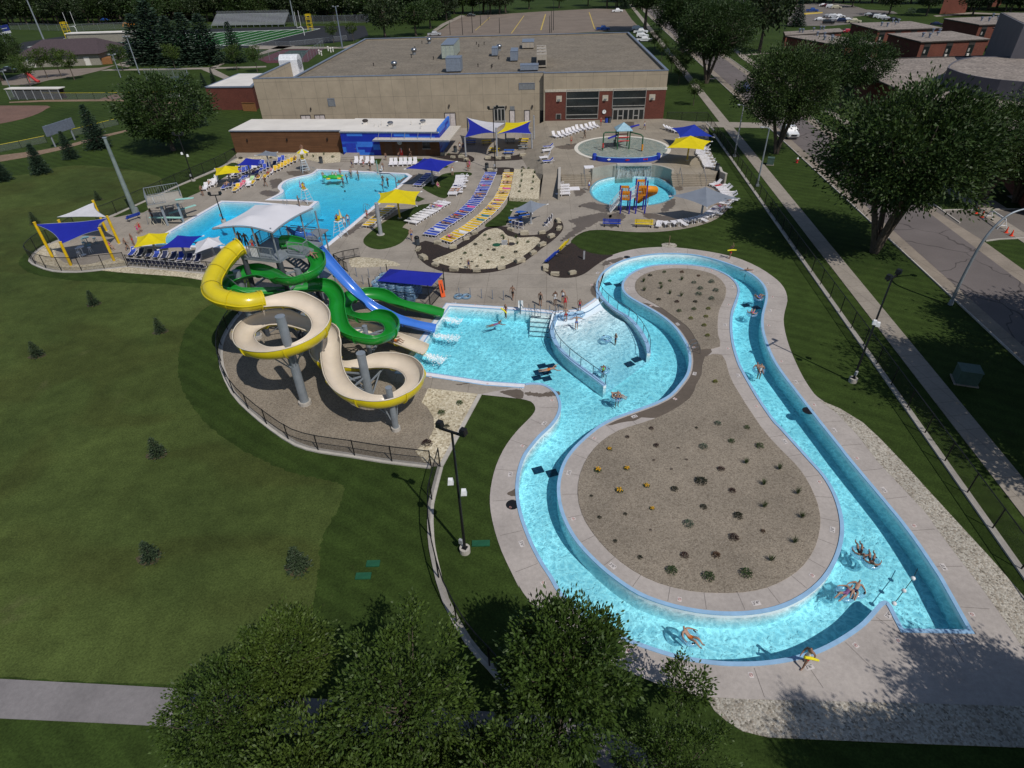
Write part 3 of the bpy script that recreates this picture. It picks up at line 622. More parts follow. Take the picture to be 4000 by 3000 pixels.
fence(cr(Gs([(1000,1180),(944,1217),(890,1290),(868,1340),(863,1371),(868,1436),(911,1534),(977,1605),(1063,1675),(1156,1735),(1250,1762),(1374,1780),(1500,1801),(1684,1823)]),2),1.5,2.8,'curved black chain-link fence round the gravel under the slides')
fence(cr(Gs([(1720,1826),(1690,1943),(1682,1997),(1684,2100),(1698,2190),(1741,2345),(1828,2504),(1915,2605),(1980,2677),(2088,2771)]),2),1.8,3,'black fence running down the lawn to the foreground trees')
struct(MB().prism(*[offset(Gs([(1722,1822),(1874,1542)]),.16,False)+offset(Gs([(1722,1822),(1874,1542)]),-.16,False)[::-1]],-.05,.06,bottom=False),'edging',M_CURB)
M_YCAP=mat('yellow_fence_cap',(.60,.48,.02),.5)
fence(Gs(a1((-300,1375),(0,1316),(200,1276),(410,1232))),1.3,4,'yellow-capped outfield fence left of the dark scoreboard',M_LINKG,M_BLACK,False,cap=M_YCAP)
fence(Gs(a1((640,1175),(750,1150),(900,1110),(1030,1077))),1.3,4,'yellow-capped outfield fence behind the blue spruces',M_LINKG,M_BLACK,False,cap=M_YCAP)
fence(Gs(a1((385,860),(700,860),(1040,858),(1590,850))),1.6,5,'yellow-topped fence along the far side of the ball diamond',M_LINKG,M_BLACK,False,cap=M_YCAP)
fence(Gs(a1((100,255),(600,270),(1130,250))),3,8,'tall grey fence beyond the football track',M_LINKG,M_GALV,False)
fence(Gs(a2((680,205),(1100,205),(1420,195))),3.5,6,'grey fence behind the curve of the running track',M_LINKG,M_GALV,False)
fence(Gs(a2((470,520),(880,540),(1030,425))),3,5,'tall thin fence round the maroon tennis court',M_LINKG,M_GALV,False)
fence(Gs(a2((380,400),(740,400),(1230,345))),1.6,6,'low grey fence along the near side of the running track',M_LINKG,M_GALV,False)
fence(Gs(a1((1270,690),(1640,690),(1650,780))),3,5,'tall thin fence round the dark practice court',M_LINKG,M_GALV,False)
class Plane:
 """a vertical facade through point o running along angle a; turns picture points into (s, z)"""
 def __init__(s,o,a):
  s.o=Vector((o[0],o[1],0));s.u=Vector((math.cos(a),math.sin(a),0));s.n=Vector((math.sin(a),-math.cos(a),0));s.a=a
 def at(s,p):
  d=ray(*p);t=(s.o-Vector((0,0,HC))).dot(s.n)/d.dot(s.n);q=Vector((0,0,HC))+d*t
  return(q-s.o).dot(s.u),q.z
 def pt(s,x,z,out=0.0):return s.o+s.u*x+s.n*out+Vector((0,0,z))
 def slab(s,mb,x0,x1,z0,z1,o0,o1):
  vs=[s.pt(x,z,o)for o in(o0,o1)for x,z in((x0,z0),(x1,z0),(x1,z1),(x0,z1))]
  return mb.add(vs,[(4,5,6,7),(0,3,2,1),(0,1,5,4),(1,2,6,5),(2,3,7,6),(3,0,4,7)])
 def rect(s,win,p,q):
  (x0,z0),(x1,z1)=s.at(win(p)[0]),s.at(win(q)[0]);return min(x0,x1),max(x0,x1),min(z0,z1),max(z0,z1)
def m_wall(name,base,w,h,joint,rot,var=.1,mort=.03,off=0.0,col2=None,rough=.85,bumpy=0):
 """cladding with joints, laid out along the wall by world position"""
 t=NT(name);t.set(Roughness=rough);t.b.inputs['Specular IOR Level'].default_value=.25
 mp=t.node('ShaderNodeMapping');mp.vector_type='POINT';mp.inputs['Rotation'].default_value=(0,0,rot);t.link(t.pos(),mp.inputs[0])
 sp=t.node('ShaderNodeSeparateXYZ');t.link(mp.outputs[0],sp.inputs[0]);cb=t.node('ShaderNodeCombineXYZ')
 ax=t.math('ADD',sp.outputs[0],sp.outputs[1]);t.link(ax,cb.inputs[0]);t.link(sp.outputs[2],cb.inputs[1])
 b=t.node('ShaderNodeTexBrick');b.offset=off;b.inputs['Scale'].default_value=1;b.inputs['Brick Width'].default_value=w;b.inputs['Row Height'].default_value=h;b.inputs['Mortar Size'].default_value=mort
 c2=col2 or tuple(x*(1-var)for x in base)
 b.inputs['Color1'].default_value=(*base,1);b.inputs['Color2'].default_value=(*c2,1);b.inputs['Mortar'].default_value=(*joint,1)
 t.link(cb.outputs[0],b.inputs['Vector']);c=b.outputs[0]
 if col2:b.inputs['Color1'].default_value=(1,1,1,1);b.inputs['Color2'].default_value=(0,0,0,1);b.inputs['Mortar'].default_value=(0,0,0,1);c=t.ramp(c,[(.49,col2),(.51,base)])
 c=t.mix(1,c,t.ramp(t.noise(.5,5,.65),[(.3,g3(.86)),(.7,g3(1.1))]),'MULTIPLY');c=t.mix(1,c,t.ramp(t.noise(20,2),[(.3,g3(.93)),(.7,g3(1.07))]),'MULTIPLY')
 t.color(c);MATS[name]=t.m;return t.m
AB=rad(-3.12)
M_PRECAST=m_wall('tan_precast_panels',(.325,.272,.20),2.55,3.05,(.235,.198,.148),-AB,.04,.045)
M_BRICK=m_wall('red_brick',(.135,.038,.026),.30,.10,(.115,.05,.04),-AB,.3,.012,.5)
M_BRICKD=m_wall('dorm_brick',(.17,.05,.033),.30,.10,(.13,.06,.045),-.4,.3,.012,.5)
M_WOODW=m_wall('brown_wood_cladding',(.130,.062,.030),3.2,.16,(.075,.034,.016),rad(5.5),.25,.012,.37)
M_BLUEP=m_wall('blue_panel_cladding',(.035,.16,.60),2.9,.46,(.01,.02,.22),rad(9),0,.006,.42,(.010,.028,.33),.5)
M_ROOFG=gravel('brown_roof_gravel',[(.125,.102,.075),(.165,.138,.104),(.205,.172,.13),(.14,.115,.084)],3,bump=.25)
M_ROOFG2=gravel('mauve_roof_gravel',[(.14,.115,.10),(.21,.175,.15),(.29,.245,.21),(.17,.14,.12)],2.5,bump=.25)
M_MEMB=mat('white_roof_membrane',(.62,.585,.54),.7,var=.1,scale=.25,obj=False);M_FLASH=mat('blue_grey_flashing',(.18,.21,.27),.45,.3)
M_GLASS=mat('dark_glass',(.012,.016,.017),.12,spec=.6,var=.3,scale=.4,obj=False);M_FRAMEG=mat('grey_window_frame',(.28,.27,.25),.5)
M_WDOOR=mat('pale_door_paint',(.50,.45,.43),.55);M_STONE=mat('pale_stone_trim',(.42,.38,.31),.8);M_LOUV=mat('grey_louvre',(.16,.17,.18),.5)
M_BRICKDARK=mat('brown_trim',(.05,.03,.025),.6);M_FASCIA=mat('dark_fascia',(.035,.028,.025),.6)
ZT,ZB=9.8,.6
LT=Vector((-49.2,130.1));RT_=Vector((31.5,125.7));LEN=(RT_-LT).length
P1=Plane(LT,AB);OUT=.0
BX0=P1.at(a3((950,900))[0])[0];WX=P1.at((1134,307))[0];DEP=62.0
bld=thing('recreation_building','huge tan precast building with a flat gravel roof and a red brick end','building',(LT.x,LT.y,0))
def bpart(mb,name,m,par=None,**k):
 o=mb.build(name,m,**k);o.parent=par or bld
 if par is None:o.matrix_parent_inverse=Matrix.Translation((-LT.x,-LT.y,0))
 return o
mb=MB();P1.slab(mb,0,BX0,-.5,ZT,-1.4,-1.0);P1.slab(mb,BX0-.3,BX0,-.5,ZT,-1.0,-.004)
P1.slab(mb,LEN-.4,LEN,-.5,ZT,-DEP,-.4);P1.slab(mb,0,.4,-.5,ZT,-22,-1.404);P1.slab(mb,WX,WX+.4,-.5,ZT,-DEP,-1.404);P1.slab(mb,WX+.404,LEN-.404,-.5,ZT,-DEP,-DEP+.4)
bpart(mb,'wall',M_PRECAST)
ZBR=P1.at(a3((1000,795))[0])[1]
mb=MB();P1.slab(mb,BX0,LEN,ZBR+.45,ZT,-.4,.0);bpart(mb,'upper_wall',M_PRECAST)
mb=MB();P1.slab(mb,BX0,LEN,-.5,ZBR,-.4,.06);P1.slab(mb,LEN-.398,LEN+.06,-.5,ZBR,-14,-.402);bpart(mb,'brick_wall',M_BRICK)
mb=MB();P1.slab(mb,BX0-.05,LEN+.1,ZBR,ZBR+.45,-.4,.12);bpart(mb,'stone_band',M_STONE)
rf=bpart(P1.slab(MB(),WX+.4,LEN-.4,ZT-.9,ZT-.35,-DEP+.4,-1.4),'roof',M_ROOFG)
mb=MB();P1.slab(mb,BX0+.02,LEN-.4,ZT-.9,ZT-.352,-1.398,-.402);bpart(mb,'roof_edge_strip',M_ROOFG)
mb=MB();P1.slab(mb,-.05,BX0,ZT,ZT+.12,-1.5,-.95);P1.slab(mb,BX0-.35,LEN+.05,ZT+.003,ZT+.123,-.5,.05);P1.slab(mb,LEN-.5,LEN+.05,ZT,ZT+.12,-DEP-.05,-.5);P1.slab(mb,WX-.05,WX+.5,ZT,ZT+.12,-DEP,-1.5);P1.slab(mb,WX,LEN,ZT+.006,ZT+.126,-DEP-.05,-DEP+.5);P1.slab(mb,-.05,.45,ZT,ZT+.12,-22,-1.5)
bpart(mb,'parapet_cap',M_FLASH)
bpart(P1.slab(MB(),.4,WX,6.2,6.6,-22,-1.41),'lower_roof',M_MEMB)
bpart(P1.slab(MB(),2.5,WX,3.0,5.2,-DEP+4,-22.01),'rear_wing',M_MEMB)
Q1=Plane(P1.pt(0,0,-1.0),AB)
def facade(pl,name,win,p,q,m,o=.05,par=None,frame=None,dep=.06):
 x0,x1,z0,z1=pl.rect(win,p,q)
 ob=bpart(pl.slab(MB(),x0,x1,max(z0,.45),z1,-.02,o),name,m,par)
 if par:ob.matrix_parent_inverse=Matrix.Translation((-LT.x,-LT.y,0))
 if frame:
  mb=MB();w=.09
  for(u0,u1,v0,v1)in((x0-w,x0,z0,z1+w),(x1,x1+w,z0,z1+w),(x0,x1,z1,z1+w)):pl.slab(mb,u0,u1,v0,v1,-.02,o+dep)
  f=mb.build('frame',frame,ob)
 return ob,(x0,x1,z0,z1)
for p,q in(((830,998),(928,1085)),((950,995),(1050,1085)),((2075,978),(2170,1085))):
 d,(x0,x1,z0,z1)=facade(Q1,'door',a2,p,q,M_WDOOR,frame=M_FASCIA);xm=(x0+x1)/2;Q1.slab(MB(),xm-.03,xm+.03,z0,z1,.05,.07).build('door_gap',M_FASCIA,d)
for p,q in(((1063,855),(1127,918)),):facade(Q1,'louvre',a2,p,q,M_LOUV,frame=M_FLASH)
facade(Q1,'louvre',a3,(727,722),(856,772),M_LOUV,frame=M_FLASH)
g,(x0,x1,z0,z1)=facade(Q1,'glass_door',a3,(508,920),(602,1052),M_GLASS,frame=M_FRAMEG)
mb=MB();zt=z0+(z1-z0)*.82
Q1.slab(mb,x0,x1,zt,zt+.15,.05,.09)
for k in range(4):xx=x0+(x1-x0)*k/3;Q1.slab(mb,xx-.1,xx+.1,z0,zt,.05,.09)
Q1.slab(mb,x0,x1,z0,z0+.25,.052,.088);mb.build('mullion',M_FRAMEG,g)
facade(Q1,'door',a3,(645,955),(688,1060),M_WDOOR,frame=M_FASCIA);facade(Q1,'transom_vent',a3,(647,918),(686,953),M_LOUV);facade(Q1,'door',a3,(773,955),(815,1062),M_WDOOR,frame=M_FASCIA)
facade(Q1,'dark_doorway',a3,(905,955),(948,1066),M_BLACK)
for w_,p in((a2,(917,938)),(a3,(121,912)),(a3,(613,924)),(a3,(840,917))):facade(Q1,'wall_lamp',w_,(p[0]-6,p[1]-9),(p[0]+6,p[1]+9),M_FASCIA,.3)
R1=Plane(P1.pt(0,0,.06),AB)
g,(x0,x1,z0,z1)=facade(R1,'window',a3,(1137,782),(1401,1024),M_GLASS,.02,frame=M_FRAMEG)
mb=MB()
for yy in(850,918,990,1024):zz=R1.at(a3((1268,yy))[0])[1];R1.slab(mb,x0,x1,zz-.06,zz+.06,.02,.08)
mb.build('mullion',M_FRAMEG,g)
g,(x0,x1,z0,z1)=facade(R1,'window',a3,(1541,775),(1808,932),M_GLASS,.02,frame=M_FRAMEG)
mb=MB()
for yy in(845,912,934):zz=R1.at(a3((1675,yy))[0])[1];R1.slab(mb,x0,x1,zz-.06,zz+.06,.02,.08)
mb.build('mullion',M_FRAMEG,g)
g,(x0,x1,z0,z1)=facade(R1,'entrance_doors',a3,(1536,945),(1795,1058),M_GLASS,.02,frame=M_FRAMEG)
mb=MB()
for k in range(7):xx=x0+(x1-x0)*k/6;R1.slab(mb,xx-.11,xx+.11,z0,z1,.02,.08)
for k in(1,4):R1.slab(mb,x0+(x1-x0)*k/6+.1,x0+(x1-x0)*(k+1)/6-.1,z0+1.25,z0+1.4,.022,.082)
R1.slab(mb,x0,x1,z1-.12,z1,.024,.085);R1.slab(mb,x0,x1,z0,z0+.3,.024,.085);mb.build('door_frame',M_FRAMEG,g)
facade(R1,'window',a3,(1047,988),(1083,1030),M_GLASS,.02,frame=M_FRAMEG)
for p in((1047,828),(1447,822),(1852,815)):
 d,(x0,x1,z0,z1)=facade(R1,'stone_plaque',a3,p,(p[0]+46,p[1]+50),M_STONE,.05);R1.slab(MB(),(x0+x1)/2-.22,(x0+x1)/2+.22,z0+.2,z1-.6,.05,.35).build('wall_lamp',M_LOUV,d)
xc,zc=R1.at(a3((1460,965))[0]);cp=R1.pt(xc,zc,.03)
tc=thing('wall_clock','round white clock on the brick wall beside the entrance doors','clock',cp,AB)
MB().cyl((0,0,0),(0,-.08,0),.42,n=20).build('case',M_BLACK,tc);cf=MB().cyl((0,-.08,0),(0,-.095,0),.37,n=20).build('face',mat('clock_white',(.75,.75,.73),.5),tc)
mb=MB();mb.bar((0,-.1,0),(.0,-.1,.28),.03);mb.bar((0,-.1,0),(.18,-.1,.08),.04);mb.build('hands',M_BLACK,cf)
ZR=ZT-.35
def roofbox(name,label,win,pts,h,m,parts=None,cat='air handler',rz=AB):
 q=[G(p,ZR)for p in win(*pts)];x0=q[0];w=(q[1]-q[0]).length;d=max(1.0,abs((q[2]-q[1]).length))
 t=thing(name,label,cat,(x0.x,x0.y,ZR),rz)
 MB().box((w/2,d/2,h/2+.25),(w,d,h)).build('casing',m,t);MB().box((w/2,d/2,.125),(w*.9,d*.9,.25)).build('base',M_FASCIA,t)
 if parts:parts(t,w,d,h)
 return t
M_ACG=mat('pale_green_casing',(.30,.34,.30),.5);M_ACB=mat('blue_grey_casing',(.17,.20,.25),.5);M_ACT=mat('beige_casing',(.33,.29,.24),.55)
def seams(t,w,d,h):
 mb=MB();n=max(2,int(w/.9))
 for k in range(n+1):mb.box((w*k/n,-.012,h/2+.25),(.05,.02,h*.94))
 mb.box((w/2,d/2,h+.29),(w*1.03,d*1.02,.06));mb.build('panel_seams',M_FLASH,t)
def fans(t,w,d,h):
 for i in range(2):
  for j in range(3):
   f=MB().lathe([(.5,0),(.5,.12),(.42,.12),(.42,.04)],(w*(.27+.46*i),d*(.18+.32*j),h+.26),12).build('fan_ring',M_ACT,t);MB().cyl((w*(.27+.46*i),d*(.18+.32*j),h+.27),(w*(.27+.46*i),d*(.18+.32*j),h+.33),.4,n=12).build('fan',M_BLACK,f)
 MB().box((w/2,-.02,h*.35+.25),(w*.8,.05,h*.4)).build('opening',M_BLACK,t)
roofbox('air_handler','large pale green rooftop air handler, biggest unit on the building roof',a3,((60,515),(165,515),(215,450)),2.6,M_ACG,seams)
roofbox('air_handler','blue-grey boxy unit near the front roof edge below the green air handler',a3,((98,630),(222,630),(225,605)),2.3,M_ACB,seams)
roofbox('air_handler','small dark blue-grey hooded unit left of middle on the big roof',a3,((490,490),(538,490),(542,470)),1.4,M_ACB,seams)
roofbox('air_handler','blue-grey louvred unit on the big roof left of the beige chiller',a3,((650,535),(712,535),(733,500)),1.7,M_ACB,seams)
roofbox('air_handler','long low blue-grey cabinet in front of the beige chiller',a3,((735,620),(890,620),(902,600)),.8,M_ACB,seams)
roofbox('chiller','tall beige rooftop chiller with fans on top',a3,((877,590),(962,590),(972,500)),2.2,M_ACT,fans,'chiller')
roofbox('air_handler','beige low unit with a duct hood behind the chiller',a3,((752,425),(852,425),(855,395)),1.2,M_ACT,seams)
for lab,w_,p in(('shiny turbine vent on the big roof, nearest the front edge',a2,(1640,592)),('shiny turbine vent on the big roof, left of the green air handler',a2,(1810,472)),('shiny turbine vent on the big roof, nearest the car park',a2,(1940,378)),('shiny turbine vent beside the small hooded unit',a3,(553,440))):
 q=G(w_(p)[0],ZR);t=thing('turbine_vent',lab,'vent',q,0,'turbine vents on the big roof')
 MB().cyl((0,0,0),(0,0,.6),.42,n=12).build('collar',M_LOUV,t);MB().lathe([(.4,.6),(.62,.75),(.66,1.0),(.58,1.25),(.3,1.4),(.02,1.43)],n=14).build('turbine',M_STEEL,t,True)
rr=random.Random(3)
for i in range(16):
 q=G(a3((rr.uniform(-550,900),rr.uniform(370,610)))[0],ZR);t=tag(MB().cyl((0,0,0),(0,0,.55),.09,n=6).lathe([(.14,.5),(.14,.6),(.05,.66)],n=8).build('roof_pipe',M_FASCIA,loc=q),'thin dark vent pipe standing on the big gravel roof','vent pipe','thin vent pipes on the big roof')
t=thing('air_handler','white curved rooftop machine behind the left parapet of the tan building','air handler',G(a2((670,675))[0],6.6),AB)
MB().box((2.1,1.6,1.8),(4.2,3.2,3.6)).build('casing',mat('white_casing',(.60,.61,.64),.4),t);MB().cyl((0,1.6,3.0),(4.2,1.6,3.0),1.6,n=16).build('hood',mat('white_casing',(.6,.6,.6)),t);MB().box((1.2,-.03,1.2),(1.4,.06,1.8)).build('opening',M_BLACK,t)
for k,p in enumerate(((990,470),(1010,480),(1068,440),(1090,452),(1110,448))):
 tag(MB().cyl((0,0,0),(0,0,1.0),.18,n=8).lathe([(.28,.9),(.28,1.15),(.1,1.25)],n=8).build('roof_pipe',M_MEMB,loc=G(a2(p)[0],5.2)),'white vent pipe on the white rear roof of the tan building','vent pipe','white vent pipes on the rear roof')
hA=5.0
q=[G((800,339),hA),G((983,337),hA),G((1035,286),hA),G((931,287),hA)]
t=thing('brick_annex','low red brick block with a white roof left of the tan building','building',(q[0].x,q[0].y,0));o=Vector((q[0].x,q[0].y,0))
b=[p-o for p in q];MB().prism(b,-.5,hA-.25).build('wall',M_BRICK,t);MB().prism(offset(b,.12),hA-.25,hA).build('roof_edge',M_FLASH,t);MB().prism(offset(b,-.5),hA-.1,hA+.03).build('roof',M_MEMB,t)
wf=Gs(a2((335,958),(450,962)),0);t=thing('wooden_fence','short orange wooden fence at the corner of the brick annex','fence',wf[0])
MB().bar((0,0,.9),wf[1]-wf[0]+Vector((0,0,.9)),.08,1.8).build('panel',mat('orange_wood',(.22,.10,.035),.8),t);MB().bar((0,-.08,1.82),wf[1]-wf[0]+Vector((0,-.08,1.82)),.12,.1).build('cap_rail',mat('orange_wood',(.2,.1,.03)),t)
bh=thing('bathhouse','long low bathhouse with brown wood cladding, blue patterned panels and a white roof','building',(-49.8,115.5,0));bi=Matrix.Translation((49.8,-115.5,0))
A_,B_=Vector((-49.8,115.5)),Vector((-28.9,113.2));C_,D_=Vector((-28.95,111.7)),Vector((-11.4,109.2));E_=Vector((-10.2,118.6));F_=Vector((-48.6,124.0))
def hp(mb,n,m,par=None,**k):
 ob=mb.build(n,m,**k);ob.parent=par or bh
 ob.matrix_parent_inverse=bi;return ob
def v3(p,z=0):return Vector((p.x,p.y,z))
hp(MB().prism([v3(A_),v3(B_),v3(B_+Vector((.9,8.2))),v3(F_)],-.3,3.75),'brown_wall',M_WOODW)
hp(MB().prism([v3(C_),v3(D_),v3(E_),v3(Vector((-28.0,121.4)))],-.3,3.85),'blue_wall',M_BLUEP)
hp(MB().prism(offset([v3(A_),v3(B_),v3(B_+Vector((.9,8.2))),v3(F_)],.12),3.75,3.9),'roof',M_MEMB);hp(MB().prism(offset([v3(C_),v3(D_),v3(E_),v3(Vector((-28.0,121.4)))],.1),3.85,4.02),'roof',M_MEMB)
hp(MB().prism(offset([v3(A_),v3(B_)],.16,False)+offset([v3(A_),v3(B_)],.12,False)[::-1],3.7,3.92),'flashing',M_FLASH);hp(MB().prism(offset([v3(C_),v3(D_)],.15,False)+offset([v3(C_),v3(D_)],.1,False)[::-1],3.8,4.04),'flashing',M_FLASH)
hp(MB().prism(offset([v3(D_),v3(E_)],.16,False)+offset([v3(D_),v3(E_)],-.2,False)[::-1],2.6,4.5),'side_parapet',M_BLUEP)
PB=Plane(C_,math.atan2(D_.y-C_.y,D_.x-C_.x));LB=(D_-C_).length
x0=PB.at(b3((487,245))[0])[0];CX=PB.at(b3((522,400))[0])[0]
hp(PB.slab(MB(),CX,LB+.03,-.3,2.75,-.05,.06),'recess_wall',M_WOODW)
can=MB();PB.slab(can,CX-.6,LB+2.3,2.85,3.05,.061,1.9);PB.slab(can,LB+.2,LB+2.3,2.852,3.048,-8.5,.06);hp(can,'canopy',mat('cream_canopy',(.52,.47,.39),.6))
hp(PB.slab(MB(),CX-.62,LB+2.32,2.82,3.08,1.9,1.93),'canopy_edge',M_FLASH)
mb=MB()
for k in range(5):xx=CX+.2+k*2.35;mb.bar(PB.pt(xx,3.05,1.2),PB.pt(xx,4.0,.12),.05)
hp(mb,'canopy_rod',M_GALV)
for p,q_ in(((137,302),(268,436)),):
 a,c,e,f=PB.rect(b3,p,q_);d=hp(PB.slab(MB(),a,c,0,f,0,.05),'door',mat('royal_blue_door',(.012,.035,.36),.5));h_=PB.slab(MB(),c-.2,c-.12,1.0,1.2,.05,.1).build('handle',M_STEEL,d)
M_DKWOOD=mat('dark_brown_door',(.085,.042,.022),.6)
for xx in(560,680,800,915):
 a,c,e,f=PB.rect(b3,(xx,350),(xx+95,436));hp(PB.slab(MB(),a,c,0,2.1,.06,.09),'door',M_DKWOOD)
a,c,e,f=PB.rect(b3,(967,287),(1053,358));wn_=hp(PB.slab(MB(),a,c,e,f,.06,.1),'serving_window',M_GLASS);PB.slab(MB(),a-.1,c+.1,e-.1,e,.06,.25).build('sill',M_FRAMEG,wn_)
PA=Plane(A_,math.atan2(B_.y-A_.y,B_.x-A_.x))
for p in((735,270),(1165,263),(1600,257)):
 a,c,e,f=PA.rect(b2,(p[0]-8,p[1]-13),(p[0]+8,p[1]+13));hp(PA.slab(MB(),a,c,e,f,0,.22),'wall_lamp',M_BLACK)
xx,zz=PB.at(b3((722,290))[0]);q=PB.pt(xx,zz,.1)
t=thing('round_emblem','pale round emblem on the brown wall under the bathhouse canopy','sign',q,PB.a);MB().cyl((0,0,0),(0,-.05,0),.42,n=20).build('disc',mat('pale_disc',(.42,.47,.5),.5),t)
mb=MB();mb.tube([(.24*math.cos(i*.5236),-.06,.24*math.sin(i*.5236))for i in range(12)],.03,6,closed=True);mb.build('ring',M_FLASH,t)
for i,p in enumerate(((355,95),(625,118),(975,98))):
 q=G(b3(p)[0],4.0);t=thing('exhaust_fan',['dark square exhaust fan at the left of the bathhouse roof','round exhaust fan in the middle of the bathhouse roof','round exhaust fan at the right of the bathhouse roof'][i],'exhaust fan',q)
 MB().box((0,0,.2),(.7,.7,.4)).build('curb',M_MEMB,t);MB().lathe([(.2,.4),(.5,.45),(.55,.65),(.35,.8),(.02,.82)],n=14).build('hood',M_STEEL if i else M_FASCIA,t)
for i,p in enumerate(((455,120),(530,110),(502,130),(850,105),(1000,90),(955,145))):
 tag(MB().cyl((0,0,0),(0,0,.8 if i%2 else.45),.07,n=6).lathe([(.11,.4),(.11,.5),(.04,.55)],n=8).build('roof_pipe',M_MEMB,loc=G(b3(p)[0],4.0)),'thin white vent pipe on the white bathhouse roof','vent pipe','vent pipes on the bathhouse roof')
st=MB();q=Gs(b3((80,505),(230,505),(240,470),(95,470)));
for k in range(3):u=k/3;st.prism([q[0].lerp(q[3],u),q[1].lerp(q[2],u),q[2]+Vector((.5,3,0)),q[3]+Vector((.5,3,0))],0,.14*(k+1),bottom=False)
struct(st,'steps',M_DECK)
def dorm(label,roof_px,h,nwin,acs=(),group='brick dormitories'):
 q=[G(p,h)for p in a5(*roof_px)]
 l,f,r=q;bk=l+(r-f);o=Vector((f.x,f.y,0))
 t=thing('dormitory',label,'building',o)
 ring=[l-o,f-o,r-o,bk-o];ring=[Vector((p.x,p.y,0))for p in ring]
 if area(ring)<0:ring.reverse()
 MB().prism(ring,-.5,h-.3).build('wall',M_BRICKD,t);rf_=MB().prism(offset(ring,.3),h-.3,h).build('roof',M_ROOFG2,t);MB().prism(offset(ring,.33),h-.34,h-.06).build('fascia',M_FASCIA,t)
 for k,(u,v)in enumerate(((.35,.3),(.45,.25),(.8,.7),(.9,.65),(.6,.4))):
  p=(l-f)*u+(r-f)*v if k<4 else(l-f)*.5+(r-f)*.5
  MB().cyl((p.x,p.y,h),(p.x,p.y,h+.8),.25 if k<4 else.12,n=8).lathe([(.4,.8),(.45,1.05),(.1,1.2)],(p.x,p.y,h),8).build('roof_vent',M_FLASH,rf_)
 e=(r-f);a=math.atan2(e.y,e.x);pl=Plane((0,0),a);L=Vector((e.x,e.y)).length
 for k in range(nwin):
  xc=L*(k+.32)/nwin;w=pl.slab(MB(),xc-.9,xc+.9,.05,h-.35,0,.05).build('window_bay',M_FASCIA,t)
  pl.slab(MB(),xc-.75,xc+.75,h*.45,h*.78,.05,.08).build('pane',M_GLASS,w);pl.slab(MB(),xc-.6,xc-.1,h*.52,h*.66,.08,.09).build('blind',M_FRAMEG,w)
  if k in acs:pl.slab(MB(),xc-.7,xc-.1,h*.36,h*.45,.05,.45).build('air_conditioner',M_MEMB,w)
 return t
HD=height_at(a5((1190,545))[0],a5((1230,400))[0]);print('dorm h',HD)
HD=6.0
dorm('nearest brick dormitory whose roof shows in full, beside the drum roof',((915,322),(1230,398),(1875,372)),HD,3,(1,2))
dorm('brick dormitory behind the nearest one, next to the crowded car park',((560,222),(815,285),(1420,265)),HD,4)
dorm('brick dormitory furthest right, with many vents along its roof',((1450,175),(1790,235),(2500,208)),HD,4,(1,))
dorm('brick dormitory half hidden by the big street tree',((-60,345),(430,430),(835,415)),HD,3,(2,))
dorm('low brick dormitory at the left, next to the tall dark pine',((-90,305),(-70,335),(470,300)),HD*.8,4)
dorm('brick dormitory peeping out behind the tall dark auditorium wall',((1930,263),(2212,300),(2700,290)),HD,2)
t=thing('brick_hall','plain red brick hall wall among trees at the top right','building',G(a5((1400,135))[0]))
hq=[G(p)-G(a5((1400,135))[0])for p in a5((1400,135),(1645,125),(1660,90),(1430,90))];MB().prism(hq,-.5,13).build('wall',M_BRICKD,t);MB().prism(offset(hq,.3),13,13.4).build('roof',M_ROOFG2,t)
t=thing('brick_hall','sliver of a brick hall at the top right corner beyond the dormitories','building',G(a5((1900,65))[0]))
hq=[G(p)-G(a5((1900,65))[0])for p in a5((1900,65),(1965,62),(1990,40),(1910,40))];MB().prism(hq,-.5,10).build('wall',M_BRICKD,t);MB().prism(offset(hq,.3),10,10.4).build('roof',M_ROOFG2,t)
t=thing('auditorium','grey auditorium with wide gravel roofs, a curved drum and a tall dark wall','building',G(a5((1830,535))[0],0));o=Vector(t.location)
M_AUD=mat('grey_render',(.10,.095,.11),.8,var=.1,scale=.3,obj=False);Z1_,Z2_,Z3_=5.0,8.0,14.0
low=Gs(a5((640,566),(1830,532),(2900,500),(3300,1700),(2450,1700),(2150,1400),(1500,1000),(1000,860),(740,745),(650,690)),Z1_);low=[p-o for p in low];low=[Vector((p.x,p.y,0))for p in low]
if area(low)<0:low.reverse()
MB().prism(low,-.5,Z1_-.3).build('wall',M_BRICKD,t);MB().prism(offset(low,-.35),Z1_-.35,Z1_-.15).build('roof',M_ROOFG2,t);MB().prism(low,Z1_-.3,Z1_+.05,[offset(low,-.35)[::-1]]).build('parapet',M_FASCIA,t)
dr=cr(Gs(a5((1480,640),(1560,580),(1700,548),(1830,540),(2500,560),(2900,700),(2700,830),(2212,785),(1900,755),(1650,710),(1530,670)),Z2_),3,True);dr=[Vector((p.x-o.x,p.y-o.y,0))for p in dr]
if area(dr)<0:dr.reverse()
MB().prism(dr,Z1_-.3,Z2_-.3).build('drum_wall',M_AUD,t);MB().prism(offset(dr,-.3),Z2_-.35,Z2_-.15).build('drum_roof',M_ROOFG2,t);MB().prism(dr,Z2_-.3,Z2_,[offset(dr,-.3)[::-1]]).build('drum_parapet',M_AUD,t)
q=G(a5((1825,535))[0],Z1_);r_=G(a5((2212,650))[0],Z2_);e=(r_-q);e.z=0;e=e.normalized()*26;nn=Vector((-e.y,e.x,0)).normalized()*18
tw=[Vector((p.x-o.x,p.y-o.y,0))for p in(q,q+e,q+e+nn,q+nn)]
if area(tw)<0:tw.reverse()
MB().prism(tw,Z1_-.4,Z3_).build('stage_tower',M_AUD,t);MB().prism(offset(tw,-.4),Z3_,Z3_+.06).build('tower_roof',M_ROOFG2,t)
